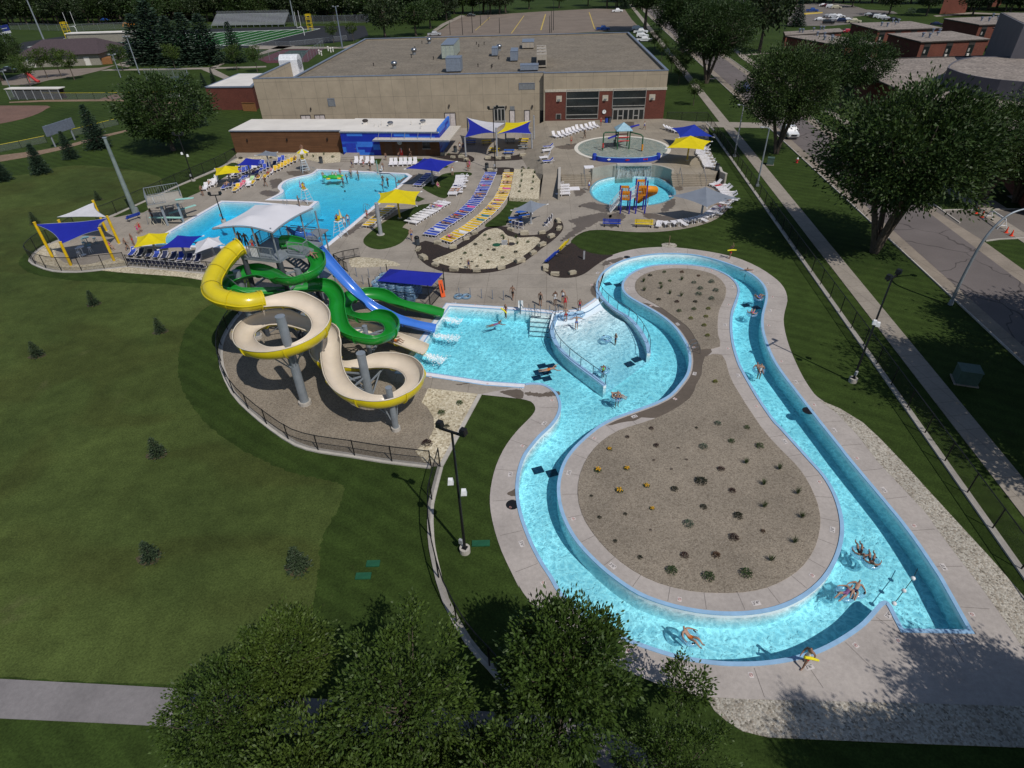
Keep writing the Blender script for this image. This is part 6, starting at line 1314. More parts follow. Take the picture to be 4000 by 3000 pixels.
bench('blue bench at the foot of the thick grey pole',b1((1368,878))[0],b1((1515,828))[0],M_BNB,True);bench('yellow bench in the grass behind the diving platform',b1((1680,735))[0],b1((1835,690))[0],M_BNY,True)
bench('yellow bench on the mulch edge beside the slanting path',c3((1600,392))[0],c3((1688,292))[0],M_BNY,True);bench('blue bench below the yellow one on the mulch edge',c3((1462,512))[0],c3((1580,405))[0],M_BNB,True)
def bin_(label,p,z=0,m=None):
 t=thing('litter_bin',label,'bin',G(p,z));MB().lathe([(.26,0),(.3,.05),(.31,.85),(.27,.9)],n=16).build('body',m or mat('grey_bin',(.05,.06,.07),.5),t);MB().lathe([(.32,.88),(.32,1.0),(.2,1.12),(.05,1.14)],n=16).build('lid',M_BLACK,t);MB().box((0,-.3,1.0),(.25,.08,.1)).build('opening',M_BLACK,t)
for l,w_,p,z in(('grey litter bin where the blue row meets the mulch',b3,(915,1400),0),('dark litter bin right of the bathhouse corner',b3,(1325,400),0),('grey litter bin at the light pole by the boulders',b3,(1665,590),0),('dark litter bin on the gravel by the brown wall',b2,(1537,518),0),('dark litter bin left of the glass entrance doors',a3,(1505,1060),ZP),('dark litter bin by the bent plaza wall',b4,(1965,655),ZP)):bin_(l,w_(p)[0],z)
bin_('blue and white recycling bin left of the glass entrance doors',a3((1478,1060))[0],ZP,mat('blue_bin',(.02,.06,.35),.5))
def table(label,p,m,z=0,rz=0):
 t=thing('picnic_table',label,'picnic table',G(p,z),rad(rz));MB().box((0,0,.74),(1.8,.75,.05)).build('tabletop',m,t)
 for s_ in(-1,1):MB().box((0,.7*s_,.45),(1.8,.28,.05)).build('seat',m,t)
 for x in(-.6,.6):MB().bar((x,-.75,0),(x,.2,.72),.06).bar((x,.75,0),(x,-.2,.72),.06).bar((x,-.75,.42),(x,.75,.42),.06).build('leg',M_BLACK,t)
M_TB=mat('blue_table',(.02,.10,.40),.5);M_TY=mat('yellow_table',(.60,.42,.01),.5);M_TG=mat('grey_table',(.20,.23,.25),.5)
for l,p,m_,rz in(('yellow picnic table in the sun at the left of the thick grey sail post',(1750,402),M_TY,-12),('blue picnic table in the sun right of the thick grey sail post',(1905,422),M_TB,-5),('grey picnic table in the sun at the right of the picnic shade',(2050,368),M_TG,10),('dark blue picnic table in the shade of the blue sail',(1495,312),M_TB,0),('yellow picnic table in the shade of the white sail',(1660,315),M_TY,5),('grey picnic table in the deep shade at the back',(1920,298),M_TG,0),('yellow picnic table at the back right of the picnic shade',(2062,298),M_TY,-8),('dark blue picnic table under the small grey shade',(1975,1165),M_TB,5)):table(l,b3(p)[0],m_,0,rz)
table('second dark blue table at the back of the grey-shaded patio',b4((110,1095))[0],M_TB,0,20)
for i,(x,y,m_,l)in enumerate(((905,1230,M_WHITEP,'white round cafe table with stools at the front of the corner shade'),(960,1125,mat('teal_table',(.16,.30,.34),.5),'teal round cafe table with stools in the corner shade'))):
 t=thing('cafe_table',l,'table',G(b1((x,y))[0]));MB().cyl((0,0,1.0),(0,0,1.05),.42,n=18).build('tabletop',m_,t);MB().lathe([(.3,0),(.28,.04),(.05,.1),(.05,1.0)],n=10).build('pedestal',m_,t)
 for k in range(3):
  a=k*2.1+.6;s_=thing('bar_stool',f'{ordw(k + 1)} stool round the {"white" if i == 0 else "teal"} cafe table, counted from its right','stool',Vector(t.location)+Vector((.85*math.cos(a),.85*math.sin(a),0)),0,'stools round the cafe tables');MB().cyl((0,0,.7),(0,0,.75),.2,n=12).build('seat',m_,s_)
  for j in range(4):b_=j*math.pi/2+.78;MB().bar((.12*math.cos(b_),.12*math.sin(b_),.7),(.24*math.cos(b_),.24*math.sin(b_),0),.035).build('leg',m_,s_)
def guard(label,p,rz,z=0,umb=None):
 t=thing('lifeguard_chair',label,'lifeguard chair',G(p,z),rad(rz));mb=MB()
 for x in(-.5,.5):
  for y in(-.55,.55):mb.bar((x*1.25,y*1.25,0),(x*.6,y*.55,1.9),.06)
 for z_ in(.4,.8,1.2,1.6):k=1.25-z_*.33;mb.bar((-.5*k,-.56*k,z_),(.5*k,-.56*k,z_),.05);mb.bar((-.5*k,.55*k,z_),(.5*k,.55*k,z_),.04)
 mb.build('ladder_frame',mat('pale_blue_steel',(.45,.52,.58),.4),t);MB().box((0,0,1.93),(.75,.75,.06)).build('platform',M_WHITEP,t);MB().box((0,.05,2.15),(.5,.48,.06)).build('seat',M_YELP,t);MB().box((0,.28,2.4),(.5,.06,.5)).build('backrest',M_YELP,t)
 if umb=='open':
  MB().cyl((.3,.3,1.9),(.3,.3,3.5),.025,n=6).build('umbrella_pole',M_WHITEP,t);mb=MB();n=8
  for k in range(n):
   mb.mat=k%2;a,b_=2*math.pi*k/n,2*math.pi*(k+1)/n;mb.add([(.3,.3,3.6),(.3+1.05*math.cos(a),.3+1.05*math.sin(a),3.05),(.3+1.05*math.cos(b_),.3+1.05*math.sin(b_),3.05)],[(0,1,2)])
  mb.build('umbrella',[M_FY,M_FW],t)
 elif umb:
  MB().cyl((-.3,.3,1.9),(-.3,.3,3.4),.025,n=6).build('umbrella_pole',M_WHITEP,t);mb=MB().add([(-.3+.22*math.cos(2*math.pi*k/10),.3+.22*math.sin(2*math.pi*k/10),2.35)for k in range(10)]+[(-.3,.3,3.5)],[(k,(k+1)%10,10)for k in range(10)]);mb.mi=[k%2 for k in range(10)];mb.build('umbrella',list(umb),t)
guard('lifeguard chair under an open yellow and white parasol by the curved pool edge',b2((1365,610))[0],30,0,'open');guard('lifeguard chair with a furled blue and white parasol on the peninsula between the pools',b2((1385,945))[0],60,0,(M_FB,M_FW));guard('lifeguard chair with a furled yellow and white parasol at the lane end of the pool',b2((1745,1300))[0],-120,0,(M_FY,M_FW))
M_TEALB=mat('pale_teal_board',(.28,.52,.46),.6)
zpt=3.0;o=G(b1((1985,880))[0]);t=thing('diving_platform','raised concrete diving platform with grey railings at the diving pool','diving platform',o,rad(28))
MB().box((-1.3,1.6,zpt),(4.4,4.6,.3)).build('platform',M_CONCW,t);mb=MB()
for x,y in((-2.0,-.1),(.0,-.1),(-2.0,3.2),(.0,3.2)):mb.bar((x,y,0),(x,y,zpt-.15),.28)
mb.build('column',M_GALV,t);mb=MB();rail(mb,(-3.4,-.6),(-3.4,3.9),zpt+.15,1.1,.3);rail(mb,(-3.4,3.9),(.8,3.9),zpt+.15,1.1,.3);rail(mb,(.8,.9),(.8,3.9),zpt+.15,1.1,.3);rail(mb,(-3.4,-.6),(-1.2,-.6),zpt+.15,1.1,.3);mb.build('railing',M_GALV,t)
mb=MB()
for x in(-.55,.55):mb.bar((-1.2+x,7.4,0),(-1.2+x,3.95,zpt),.07,.2);mb.bar((-1.2+x,7.4,1),(-1.2+x,3.95,zpt+1),.05)
for k in range(9):mb.box((-1.2,7.4-3.45*(k+.5)/9,zpt*(k+.5)/9),(1.05,.3,.04))
mb.build('stairs',M_GALV,t);MB().box((-2.55,-.2,zpt+.75),(.04,.7,.8)).build('notice_board',M_WHITEP,t);MB().bar((.0,-.3,zpt+.25),(2.2,-.9,zpt+.25),.5,.06).build('diving_board',M_TEALB,t)
for i,(x0_,y0_,x1_,y1_)in enumerate(((1645,900,1985,905),(1850,860,1940,830))):
 a,b_=G(b1((x0_,y0_))[0]),G(b1((x1_,y1_))[0]);d=b_-a;L=max(4.0,d.length);t=thing('springboard',['long pale teal springboard over the corner of the diving pool','short pale teal board beside the diving platform'][i],'diving board',a,math.atan2(d.y,d.x));MB().box((L/2,0,.98),(L,.5,.06)).build('board',M_TEALB,t);mb=MB()
 for x in(.3,1.9):
  for y in(-.32,.32):mb.tube([(x-.3,y,0),(x,y,.9),(x+.3,y,0)],.05,6)
 mb.build('stand',mat('cream_stand',(.5,.46,.36),.5),t);mb=MB()
 for y in(-.36,.36):mb.tube([(-.4,y,0),(0,y,1.8),(1.9,y,1.8),(2.0,y,.95)],.03,6);mb.cyl((1.0,y,.95),(1.0,y,1.8),.025,n=6)
 mb.build('handrail',M_GALV,t)
def ladder(label,p,rz,z=0):
 t=thing('pool_ladder',label,'pool ladder',G(p,z),rad(rz));mb=MB()
 for x in(-.27,.27):mb.tube([(x,.7,0),(x,.65,.55),(x,.4,.82),(x,.05,.75),(x,-.12,.3),(x,-.15,-1.0)],.025,8)
 mb.build('rail',M_STEEL,t);mb=MB()
 for z_ in(-.25,-.5,-.75):mb.box((0,-.15,z_),(.5,.1,.03))
 mb.build('tread',M_STEEL,t)
for l,w_,p,rz in(('steel pool ladder at the left end of the peninsula',b2,(1150,985),5),('steel pool ladder on the right edge of the swimming pool',b2,(2010,1025),-45),('steel pool ladder at the upper left corner of the swimming pool',b2,(1465,610),140),('steel ladder pair at the left of the underwater stairs',c3,(1320,1030),0),('steel ladder pair in the middle of the underwater stairs',c3,(1385,1035),0),('steel ladder pair at the right of the underwater stairs',c3,(1545,1045),0),('first curved steel grab rail by the island bridge, upper',c4,(1100,1280),-85),('second curved steel grab rail by the island bridge, lower',c4,(1105,1325),-85)):ladder(l,w_(p)[0],rz)
q=Gs(c3((1310,1042),(1545,1060),(1535,1222),(1290,1205)),-.3);mb=MB()
for k in range(5):u0=k/5;u1=(k+1)/5;mb.prism([q[0].lerp(q[3],u0),q[1].lerp(q[2],u0),q[1].lerp(q[2],u1),q[0].lerp(q[3],u1)],-1.3,-.38-k*.18)
struct(mb,'pool_steps',M_POOL);mb=MB()
for k in range(5):u1=(k+1)/5;a,b_=q[0].lerp(q[3],u1),q[1].lerp(q[2],u1);z=-.375-k*.18;mb.add([(a.x,a.y+.14,z),(b_.x,b_.y+.14,z),(b_.x,b_.y-.01,z),(a.x,a.y-.01,z)],[(3,2,1,0)])
struct(mb,'step_edge',M_TILE)
t=thing('pool_lift','white accessible pool lift chair on a post at the slide pool edge','pool lift',G(c3((1197,1040))[0]));MB().cyl((0,0,0),(0,0,1.5),.07,n=8).build('post',M_GALV,t);MB().bar((0,0,1.2),(.3,-.5,.9),.08).build('arm',M_GALV,t);MB().box((.05,.45,.5),(.5,.5,.06)).box((.05,.7,.8),(.5,.06,.6)).build('seat',M_WHITEP,t)
t=thing('pool_lift','pale green pool lift post at the top edge of the swimming pool','pool lift',G(b3((490,625))[0]));MB().cyl((0,0,0),(0,0,2.0),.09,n=8).build('post',mat('sage_paint',(.2,.3,.26),.5),t);MB().box((.5,.3,.45),(.5,.5,.06)).box((.7,.3,.75),(.06,.5,.6)).build('seat',M_WHITEP,t)
t=thing('basketball_hoop','dark poolside basketball hoop at the corner by the wide steps','basketball hoop',G(b3((690,785))[0]));MB().tube([(0,0,0),(0,0,1.6),(-.8,.3,2.1),(-2.3,.9,2.0)],.09,8).build('post',M_FLASH,t);MB().bar((-2.3,.5,2.1),(-2.5,1.3,2.1),.05,.7).build('backboard',M_BLACK,t);MB().tube([(-2.7+.22*math.cos(k*.5236),1.0+.22*math.sin(k*.5236),1.9)for k in range(12)],.02,5,closed=True).build('rim',M_ORNG,t)
for l in((584,990,800,983),(1300,1110,1560,1130),(1200,1190,1480,1215),(1390,1300,1640,1305),(500,985,740,992),(60,1240,330,1090)):
 a,b_=G(b2((l[0],l[1]))[0],-2.1),G(b2((l[2],l[3]))[0],-2.1);struct(MB().bar(a,b_,.25,.02),'lane_line',M_TILE)
DR=c4((517,1393),(440,1443),(205,578),(315,590),(1693,810),(1805,835))+d2((1108,805),(1210,826),(1138,55),(1205,55),(1112,98),(1170,98),(1100,140),(1172,146))
dl=['on the beach floor, upper','on the beach floor, lower','in the upper left bend, outer','in the upper left bend, inner','in the right lane, left','in the right lane, right','in the left lane, outer','in the left lane, inner','in the slide pool, top left','in the slide pool, top right','in the slide pool, middle left','in the slide pool, middle right','in the slide pool, bottom left','in the slide pool, bottom right']
for i,p in enumerate(DR):
 z=-.95 if i<2 else-1.29;o=tag(MB().prism([(-.40,-.34),(.40,-.34),(.40,.34),(-.40,.34)],0,.02).build('floor_drain',M_TILE,loc=G(p,z)),'dark square drain grate '+dl[i],'drain grate','dark drain grates under the water');o.rotation_euler=(0,0,(.3,.5)[i<2])
for i,(w_,p)in enumerate(((d2,(924,1054)),(c5,(515,1215)),(c4,(413,289)))):
 tag(MB().cyl((0,0,-.02),(0,0,.02),.42 if i<2 else.36,n=22).build('manhole_cover',M_BLACK,loc=G(w_(p)[0])),['round black cover in the deck left of the lazy river','round black cover in the deck right of the lazy river','round black cover in the deck at the top of the lazy river'][i],'manhole cover')
for i,(w_,p,dx)in enumerate(((d2,(698,1333),.55),(d6,(165,70),.45),(d6,(218,3),.4))):
 tag(MB().prism([(-dx,-.22),(dx,-.22),(dx,.22),(-dx,.22)],-.02,.06).build('valve_box',mat('green_plastic',(.010,.075,.035),.6),loc=G(w_(p)[0])),['green valve box lid in the grass beside the light pole','green valve box lid on the lawn, nearer the trees','green valve box lid on the lawn, farther from the trees'][i],'valve box')
txt={}
def text_mesh(s_,size):
 if(s_,size)not in txt:
  c=bpy.data.curves.new('t','FONT');c.body=s_;c.size=size;c.align_x='CENTER';c.align_y='CENTER';o=bpy.data.objects.new('t',c);C.objects.link(o);me=bpy.data.meshes.new_from_object(o);bpy.data.objects.remove(o);me.materials.clear();me.materials.append(M_BLACK);txt[(s_,size)]=me
 return txt[(s_,size)]
M_TILEW=mat('white_marker_tile',(.52,.48,.46),.4)
def marker(p,rz,s_,i,where):
 w=.30+.14*(len(s_)>1)*2.2;t=tag(MB().prism([(-w/2,-.19),(w/2,-.19),(w/2,.19),(-w/2,.19)],-.01,.012).build('depth_marker' if s_ else 'no_diving_tile',M_TILEW,loc=p),(f'white tile reading {s_}, {where}' if s_ else f'white no-diving tile, {where}'),'deck tile','depth tiles along the pool decks');t.rotation_euler=(0,0,rz);t.scale=(.78,.78,1)
 if s_:o=bpy.data.objects.new('lettering',text_mesh(s_,.34));C.objects.link(o);o.parent=t;o.location=(0,0,.016)
 else:MB().tube([(.10*math.cos(k*.628),.10*math.sin(k*.628),.014)for k in range(10)],.02,4,closed=True).bar((-.07,-.07,.014),(.07,.07,.014),.03).build('symbol',mat('red_mark',(.42,.22,.2),.6),t)
inn=offset(isl_out,-.62);out_=offset(riv_out,.62)
lab36=["3'6\"",'',"3'4\"",'',"3'6\"",'']
Li=cumlen(inn)[-1];kk=26
for i in range(kk):
 p,d=along(inn,Li*i/kk);marker(Vector((p.x,p.y,.0)),math.atan2(d.y,d.x),lab36[i%6],i,f'{ordw(i + 1)} round the island from the top')
seg=arc(i0,i2);seg=offset(seg,.65,False);Ls=cumlen(seg)[-1];kk=40
for i in range(1,kk):
 p,d=along(seg,Ls*i/kk);marker(Vector((p.x,p.y,.0)),math.atan2(d.y,d.x),"4'0\"" if i in(18,20,22)else lab36[i%6],i,f'{ordw(i + 1)} along the outer river edge from the slide pool')
for i,(w_,p,s_)in enumerate(((d2,(335,132),''),(d2,(513,154),"4'0\""),(d2,(745,184),''),(d2,(985,215),"4'0\""),(c3,(480,920),"4'0\""),(c3,(710,945),''),(c3,(930,963),"4'0\""))):marker(G(w_(p)[0]),0.05,s_,i,['at the left corner below the slide pool','left of middle below the slide pool','right of middle below the slide pool','at the right corner below the slide pool','above the slide pool, left','above the slide pool, middle','above the slide pool, right'][i])
cf=[G(c2(p)[0])for p in((600,285),(1140,357),(1276,196),(760,150))]
t=thing('tube_corral','black picket enclosure stacked with clear blue tubes under a royal blue canopy','enclosure',cf[0]);o=Vector(cf[0]);lc=[p-o for p in cf];mb=MB()
for a,b_ in((0,1),(1,2),(2,3),(3,0)):
 A_2,B_2=lc[a],lc[b_];n=int((B_2-A_2).length/.13)
 for z in(.12,1.35):mb.bar(A_2+Vector((0,0,z)),B_2+Vector((0,0,z)),.045)
 for k in range(n+1):p=A_2.lerp(B_2,k/n);mb.bar(p,p+Vector((0,0,1.45)),.02)
mb.build('picket_fence',M_BLACK,t);hz_=2.5
for p in lc:MB().cyl(p,p+Vector((0,0,hz_)),.05,n=8).build('post',M_BLACK,t)
cc4=[G(c2(p)[0],2.3)-o for p in((648,112),(1150,160),(1258,40),(762,0))];ctr=sum(cc4,Vector())/4+Vector((0,0,.7));rd=[(cc4[0]+cc4[3])/2*.62+(cc4[1]+cc4[2])/2*.38+Vector((0,0,.75)),(cc4[0]+cc4[3])/2*.12+(cc4[1]+cc4[2])/2*.88+Vector((0,0,.6))]
mb=MB().add(cc4+rd,[(0,1,5,4),(1,2,5),(2,3,4,5),(3,0,4)]);mb.build('canopy',M_FB,t)
M_TUBE=NT('clear_blue_vinyl');M_TUBE.set(Roughness=.12);M_TUBE.b.inputs['Base Color'].default_value=(.26,.42,.60,1);M_TUBE.b.inputs['Specular IOR Level'].default_value=.8
tr=M_TUBE.node('ShaderNodeBsdfTransparent');tr.inputs[0].default_value=(.86,.95,1,1);mx=M_TUBE.node('ShaderNodeMixShader');mx.inputs[0].default_value=.32;M_TUBE.link(tr.outputs[0],mx.inputs[1]);M_TUBE.link(M_TUBE.b.outputs[0],mx.inputs[2]);M_TUBE.link(mx.outputs[0],M_TUBE.out.inputs[0]);M_TUBE=M_TUBE.m
def ring(R,r,n=20,k=8):
 mb=MB();return mb.tube([(R*math.cos(2*math.pi*i/n),R*math.sin(2*math.pi*i/n),0)for i in range(n)],r,k,closed=True)
def swim_tube(name='swim_tube'):
 t=thing(name,'proto','swim tube',(0,-500,0));ring(.40,.14).build('ring',M_TUBE,t,True)
 for a in(0,2.1,4.2):MB().box((.42*math.cos(a),.42*math.sin(a),.14),(.18,.07,.03),a+1.57).build('handle',M_BLACK,t)
 return t
PT=swim_tube();PROTOS.append(PT)
cx_=sum(lc,Vector())/4+o;ux=(cf[1]-cf[0]).normalized();uy=Vector((-ux.y,ux.x,0));n_=0
for lev in range(7):
 for i in range(5):
  for j in range(3):
   p=cf[0]+ux*(.55+i*.92)+uy*(.52+j*.9)+Vector((RND.uniform(-.06,.06),RND.uniform(-.06,.06),.2+lev*.27));n_+=1
   if(p-cf[0]).dot(ux)>(cf[1]-cf[0]).length-.5:continue
   r_=dup(PT,p,RND.uniform(0,6),'clear blue swim tube with black handles stacked in the black corral','swim tubes in the corral');r_.rotation_euler=(RND.uniform(-.1,.1),RND.uniform(-.1,.1),RND.uniform(0,6))
for i,(x,y)in enumerate(((530,850),(612,850))):dup(PT,G(c3((x,y))[0],.15),i,['clear tube lying by the queue posts, left of two','clear tube lying by the queue posts, right of two'][i],'tubes lying by the queue posts')
qp=c3((538,855),(658,858),(778,868),(896,878),(1015,888))+c2((405,120),(460,70),(520,140),(575,78),(580,210),(460,190),(640,150),(690,60))
for i,p in enumerate(qp):tag(MB().cyl((0,0,0),(0,0,1.05),.035,n=6).cyl((0,0,0),(0,0,.03),.09,n=8).build('queue_post',M_FLASH,loc=G(p)),(f'{ordw(i + 1)} thin queue post from the left by the slide pool' if i<5 else f'{ordw(i - 4)} thin queue post in the waiting lanes left of the tube corral'),'post','thin queue posts')
t=thing('rescue_board','orange rescue backboard leaning on the tube corral','backboard',G(c2((1262,265))[0]),rad(20));MB().bar((0,0,.05),(-.1,.35,1.85),.45,.06,(0,1,0)).build('board',mat('orange_board',(.70,.10,.02),.5),t);MB().bar((-.02,-.05,.6),(-.1,.26,1.5),.08,.03).build('strap',M_BLACK,t)
t=thing('rescue_board','red rescue backboard leaning on the bathhouse wall','backboard',G(b3((746,438))[0]),0);MB().bar((0,0,.05),(0,.3,1.9),.5,.06,(0,1,0)).build('board',mat('red_board',(.62,.03,.02),.5),t);MB().bar((0,-.06,.6),(0,.2,1.5),.08,.03).build('strap',M_WHITEP,t)
def picket(label,pts,h=1.1):
 P=Gs(pts);o=P[0];t=thing('picket_railing',label,'railing',o);mb=MB()
 for a,b_ in zip(P,P[1:]):rail(mb,(a-o)[:2],(b_-o)[:2],0,h,.14)
 mb.build('railing',M_BLACK,t)
picket('black picket railing by the gravel strip at the foot of the tower',b3((20,1595),(130,1560),(295,1530)));picket('grey railing running down beside the blue slide',c1((1840,540),(1990,640)))
t=thing('fire_hydrant','red hydrant with a pale top in the grass by the street','hydrant',G(b5((1140,652))[0]));MB().lathe([(.2,0),(.2,.06),(.14,.08),(.14,.55),(.18,.57)],n=12).build('body',M_REDP,t);MB().lathe([(.16,.57),(.15,.7),(.06,.8),(.04,.86)],n=12).build('bonnet',M_WHITEP,t);MB().cyl((-.26,0,.42),(.26,0,.42),.07,n=8).build('outlet',M_REDP,t)
M_UTG=mat('utility_green',(.055,.095,.078),.6)
for l,w_,p,s_ in(('green utility cabinet on a concrete pad right of the long sidewalk',c5,(1740,985),(1.5,1.3,1.2)),('small green utility cabinet left of the hydrant',b5,(850,672),(1.0,.9,1.0))):
 t=thing('utility_cabinet',l,'utility cabinet',G(w_(p)[0]),rad(-20));MB().box((0,0,s_[2]/2+.08),s_).build('cabinet',M_UTG,t);MB().box((0,-.02,s_[2]+.1),(s_[0]*1.05,s_[1]*1.05,.06)).build('lid',M_UTG,t);MB().box((0,0,.04),(s_[0]*1.15,s_[1]*1.15,.1)).build('pad',M_WALK,t)
M_CONE=mat('orange_cone',(.75,.06,.02),.5)
for i,(x,y)in enumerate(((1453,790),(1504,825),(1729,968),(1777,997))):
 t=thing('traffic_cone',['orange cone farthest up the side street','orange cone left of the white barricade','orange cone just right of the white barricade','orange cone nearest the lower kerb of the side street'][i],'traffic cone',G(b6((x,y))[0]),0,'cones at the side street');MB().box((0,0,.02),(.4,.4,.04)).build('base',M_CONE,t);MB().lathe([(.15,.04),(.03,.75)],n=12).build('cone',M_CONE,t)
a,b_=G(b6((1560,845))[0]),G(b6((1690,935))[0]);t=thing('barricade','long white sawhorse barricade across the side street','barricade',a);d=b_-a;n=Vector((-d.y,d.x,0)).normalized()*.55
for p in(Vector(),d):MB().bar(p+n,p+Vector((0,0,1.15)),.12,.05).bar(p-n,p+Vector((0,0,1.15)),.12,.05).bar(p+n*.6+Vector((0,0,.45)),p-n*.6+Vector((0,0,.45)),.12,.05).build('trestle',M_WHITEP,t)
MB().bar(Vector((0,0,1.15)),d+Vector((0,0,1.15)),.08,.22).build('rail',M_WHITEP,t)
t=thing('stake','thin wooden stake in a patch of gravel on the grass above the river','stake',G(c4((864,160))[0]));MB().cyl((0,0,0),(0,0,1.2),.05,n=6).build('post',mat('stake_wood',(.18,.12,.07),.9),t);struct(MB().prism([(v.x,v.y)for v in[Vector(t.location)+Vector((.95*math.cos(k*.6283)*(1+.15*math.sin(k*2.3)),.7*math.sin(k*.6283),0))for k in range(10)]],-.04,.02),'gravel_patch',M_GRAVW)
t=thing('utility_post','small grey utility post in the dark mulch','utility post',G(c3((1882,450))[0]));MB().box((0,0,.55),(.2,.15,1.1)).build('post',M_POSTG,t);MB().box((0,0,1.12),(.24,.19,.05)).build('cap',M_FASCIA,t)
t=thing('backflow_box','small grey pipework box in the gravel bed','utility box',G(c3((1025,295))[0]));MB().box((0,0,.3),(.7,.35,.5)).build('box',M_POSTG,t);MB().box((.5,0,.35),(.12,.3,.7)).build('cover',mat('tan_cover',(.25,.16,.09),.7),t)
for l,p,m_ in(('green round lid in the gravel bed',(938,300),mat('green_plastic',(.02,.19,.09))),('brown round lid in the gravel bed',(1095,290),M_FASCIA)):tag(MB().cyl((0,0,.03),(0,0,.09),.5,n=18).build('access_cover',m_,loc=G(c3(p)[0])),l,'lid')
def board(label,pts,base_l,base_r,face,trim=None):
 a,b_=G(base_l),G(base_r);h1=height_at(base_l,pts[0]);h0=height_at(base_l,pts[1]);d=b_-a;t=thing('scoreboard',label,'scoreboard',a,math.atan2(d.y,d.x));L=d.length
 for x in(L*.02,L*.98):MB().cyl((x,.2,0),(x,.2,h1),.16,n=8).build('post',M_GALV,t)
 MB().box((L/2,0,(h0+h1)/2),(L*1.35,.2,h1-h0)).build('panel',face,t)
 if trim:MB().box((L/2,-.11,h0+(h1-h0)*.15),(L*1.33,.02,(h1-h0)*.28)).build('lower_panel',trim,t);MB().box((L/2,-.12,h0+(h1-h0)*.62),(L*.8,.02,.25)).build('digit_strip',M_WHITEP,t)
 return t
board('dark blank scoreboard back standing at the outfield fence',(a1((395,1085))[0],a1((415,1175))[0]),a1((485,1272))[0],a1((660,1208))[0],M_FLASH);board('blue and white scoreboard at the far left of the football field',(a1((10,222))[0],a1((30,298))[0]),a1((50,372))[0],a1((118,358))[0],mat('blue_scoreboard',(.02,.035,.22),.5),M_WHITEP)
for l,B_,h in(('white football goal at the near end of the field',a2((862,305))[0],6.0),('white football goal half hidden behind the press box',a1((672,290))[0],6.0)):
 t=thing('goal_post',l,'goal post',G(B_));MB().tube([(0,0,0),(0,0,2.4),(-.6,.3,3.1),(-1.8,.6,3.1)],.12,8).build('post',M_WHITEP,t);MB().bar((-1.8,-2.6,3.1),(-1.8,3.6,3.1),.12).build('crossbar',M_WHITEP,t)
 for y in(-2.6,3.6):MB().cyl((-1.8,y,3.1),(-1.8,y,9.2),.08,n=6).build('upright',M_WHITEP,t)
for l,B_ in(('yellow scaffold tower beside the running track',a2((915,262))[0]),('yellow scaffold tower left of the press box',a1((600,330))[0])):
 t=thing('scaffold_tower',l,'scaffold tower',G(B_));mb=MB()
 for x in(-1,1):
  for y in(-1,1):mb.bar((x,y,0),(x,y,6.5),.16)
 for z in(1.5,3,4.5,6,6.5):mb.bar((-1,-1,z),(1,-1,z),.14);mb.bar((-1,1,z),(1,1,z),.14);mb.bar((-1,-1,z),(-1,1,z),.14);mb.bar((1,-1,z),(1,1,z),.14)
 mb.build('frame',M_YELP,t);MB().box((0,0,5),(2,2,.1)).build('deck',M_YELP,t)
q0,q1=G(a1((100,860))[0]),G(a1((545,858))[0]);t=thing('dugout','long dark dugout with a pale flat roof by the ball diamond','dugout',q0,math.atan2(q1.y-q0.y,q1.x-q0.x));L=(q1-q0).length
MB().box((L/2,1.5,1.25),(L,.2,2.5)).build('back_wall',M_FASCIA,t);MB().box((L/2,.7,2.6),(L+.6,2.6,.18)).build('roof',M_MEMB,t);mb=MB()
for k in range(7):mb.bar((L*k/6,-.4,0),(L*k/6,-.4,2.5),.14)
mb.build('post',M_POSTG,t);MB().box((L/2,-.4,1.2),(L,.02,2.2)).build('mesh',M_LINKG,t)
t=thing('playground_slide','red playground slide under a small tree at the far left','slide',G(a1((340,712))[0]));MB().tube([(0,0,.2),(-1,.3,.6),(-2.5,.6,2.2),(-3.2,.7,2.4)],.45,8).build('chute',M_REDP,t,True);MB().cyl((-3.2,.7,0),(-3.2,.7,2.4),.1).build('support',M_REDP,t)
for i,p in enumerate(((740,622),(600,828))):tag(MB().prism([(-.75,-.75),(.75,-.75),(.75,.75),(-.75,.75)],0,.05).build('floor_hatch',M_RES,loc=G(b4(p)[0],ZP if i==0 else 0)),['white square hatch on the plaza left of the waterfall wall','white square hatch on the deck left of the play pool'][i],'hatch')
def m_leaf(name,a,b,tr=.25):
 t=NT(name);t.set(Roughness=.55);t.b.inputs['Specular IOR Level'].default_value=.3
 oi=t.node('ShaderNodeObjectInfo');c=t.ramp(t.noise(.55,3,.6,t.node('ShaderNodeTexCoord').outputs['Object']),[(.3,a),(.7,b)])
 gi=t.node('ShaderNodeNewGeometry');c=t.mix(1,c,t.ramp(gi.outputs['Random Per Island'],[(0,g3(.65)),(1,g3(1.35))]),'MULTIPLY')
 c=t.mix(1,c,t.ramp(oi.outputs['Random'],[(0,(.78,.85,.8)),(1,(1.15,1.08,1.0))]),'MULTIPLY');t.color(c)
 tl=t.node('ShaderNodeBsdfTranslucent');t.link(c,tl.inputs[0]);mx=t.node('ShaderNodeMixShader');mx.inputs[0].default_value=tr
 t.link(t.b.outputs[0],mx.inputs[1]);t.link(tl.outputs[0],mx.inputs[2]);t.link(mx.outputs[0],t.out.inputs[0]);MATS[name]=t.m;return t.m
M_LA=m_leaf('ash_leaves',(.036,.067,.011),(.068,.108,.019));M_LB=m_leaf('broad_leaves',(.022,.045,.010),(.042,.072,.016),.18);M_LD=m_leaf('dark_leaves',(.016,.030,.010),(.028,.046,.014),.12)
M_LS=m_leaf('spruce_needles',(.016,.034,.020),(.030,.055,.034),.08);M_BARK=mat('tree_bark',(.085,.066,.050),.95,var=.35,scale=4,bump=.5)
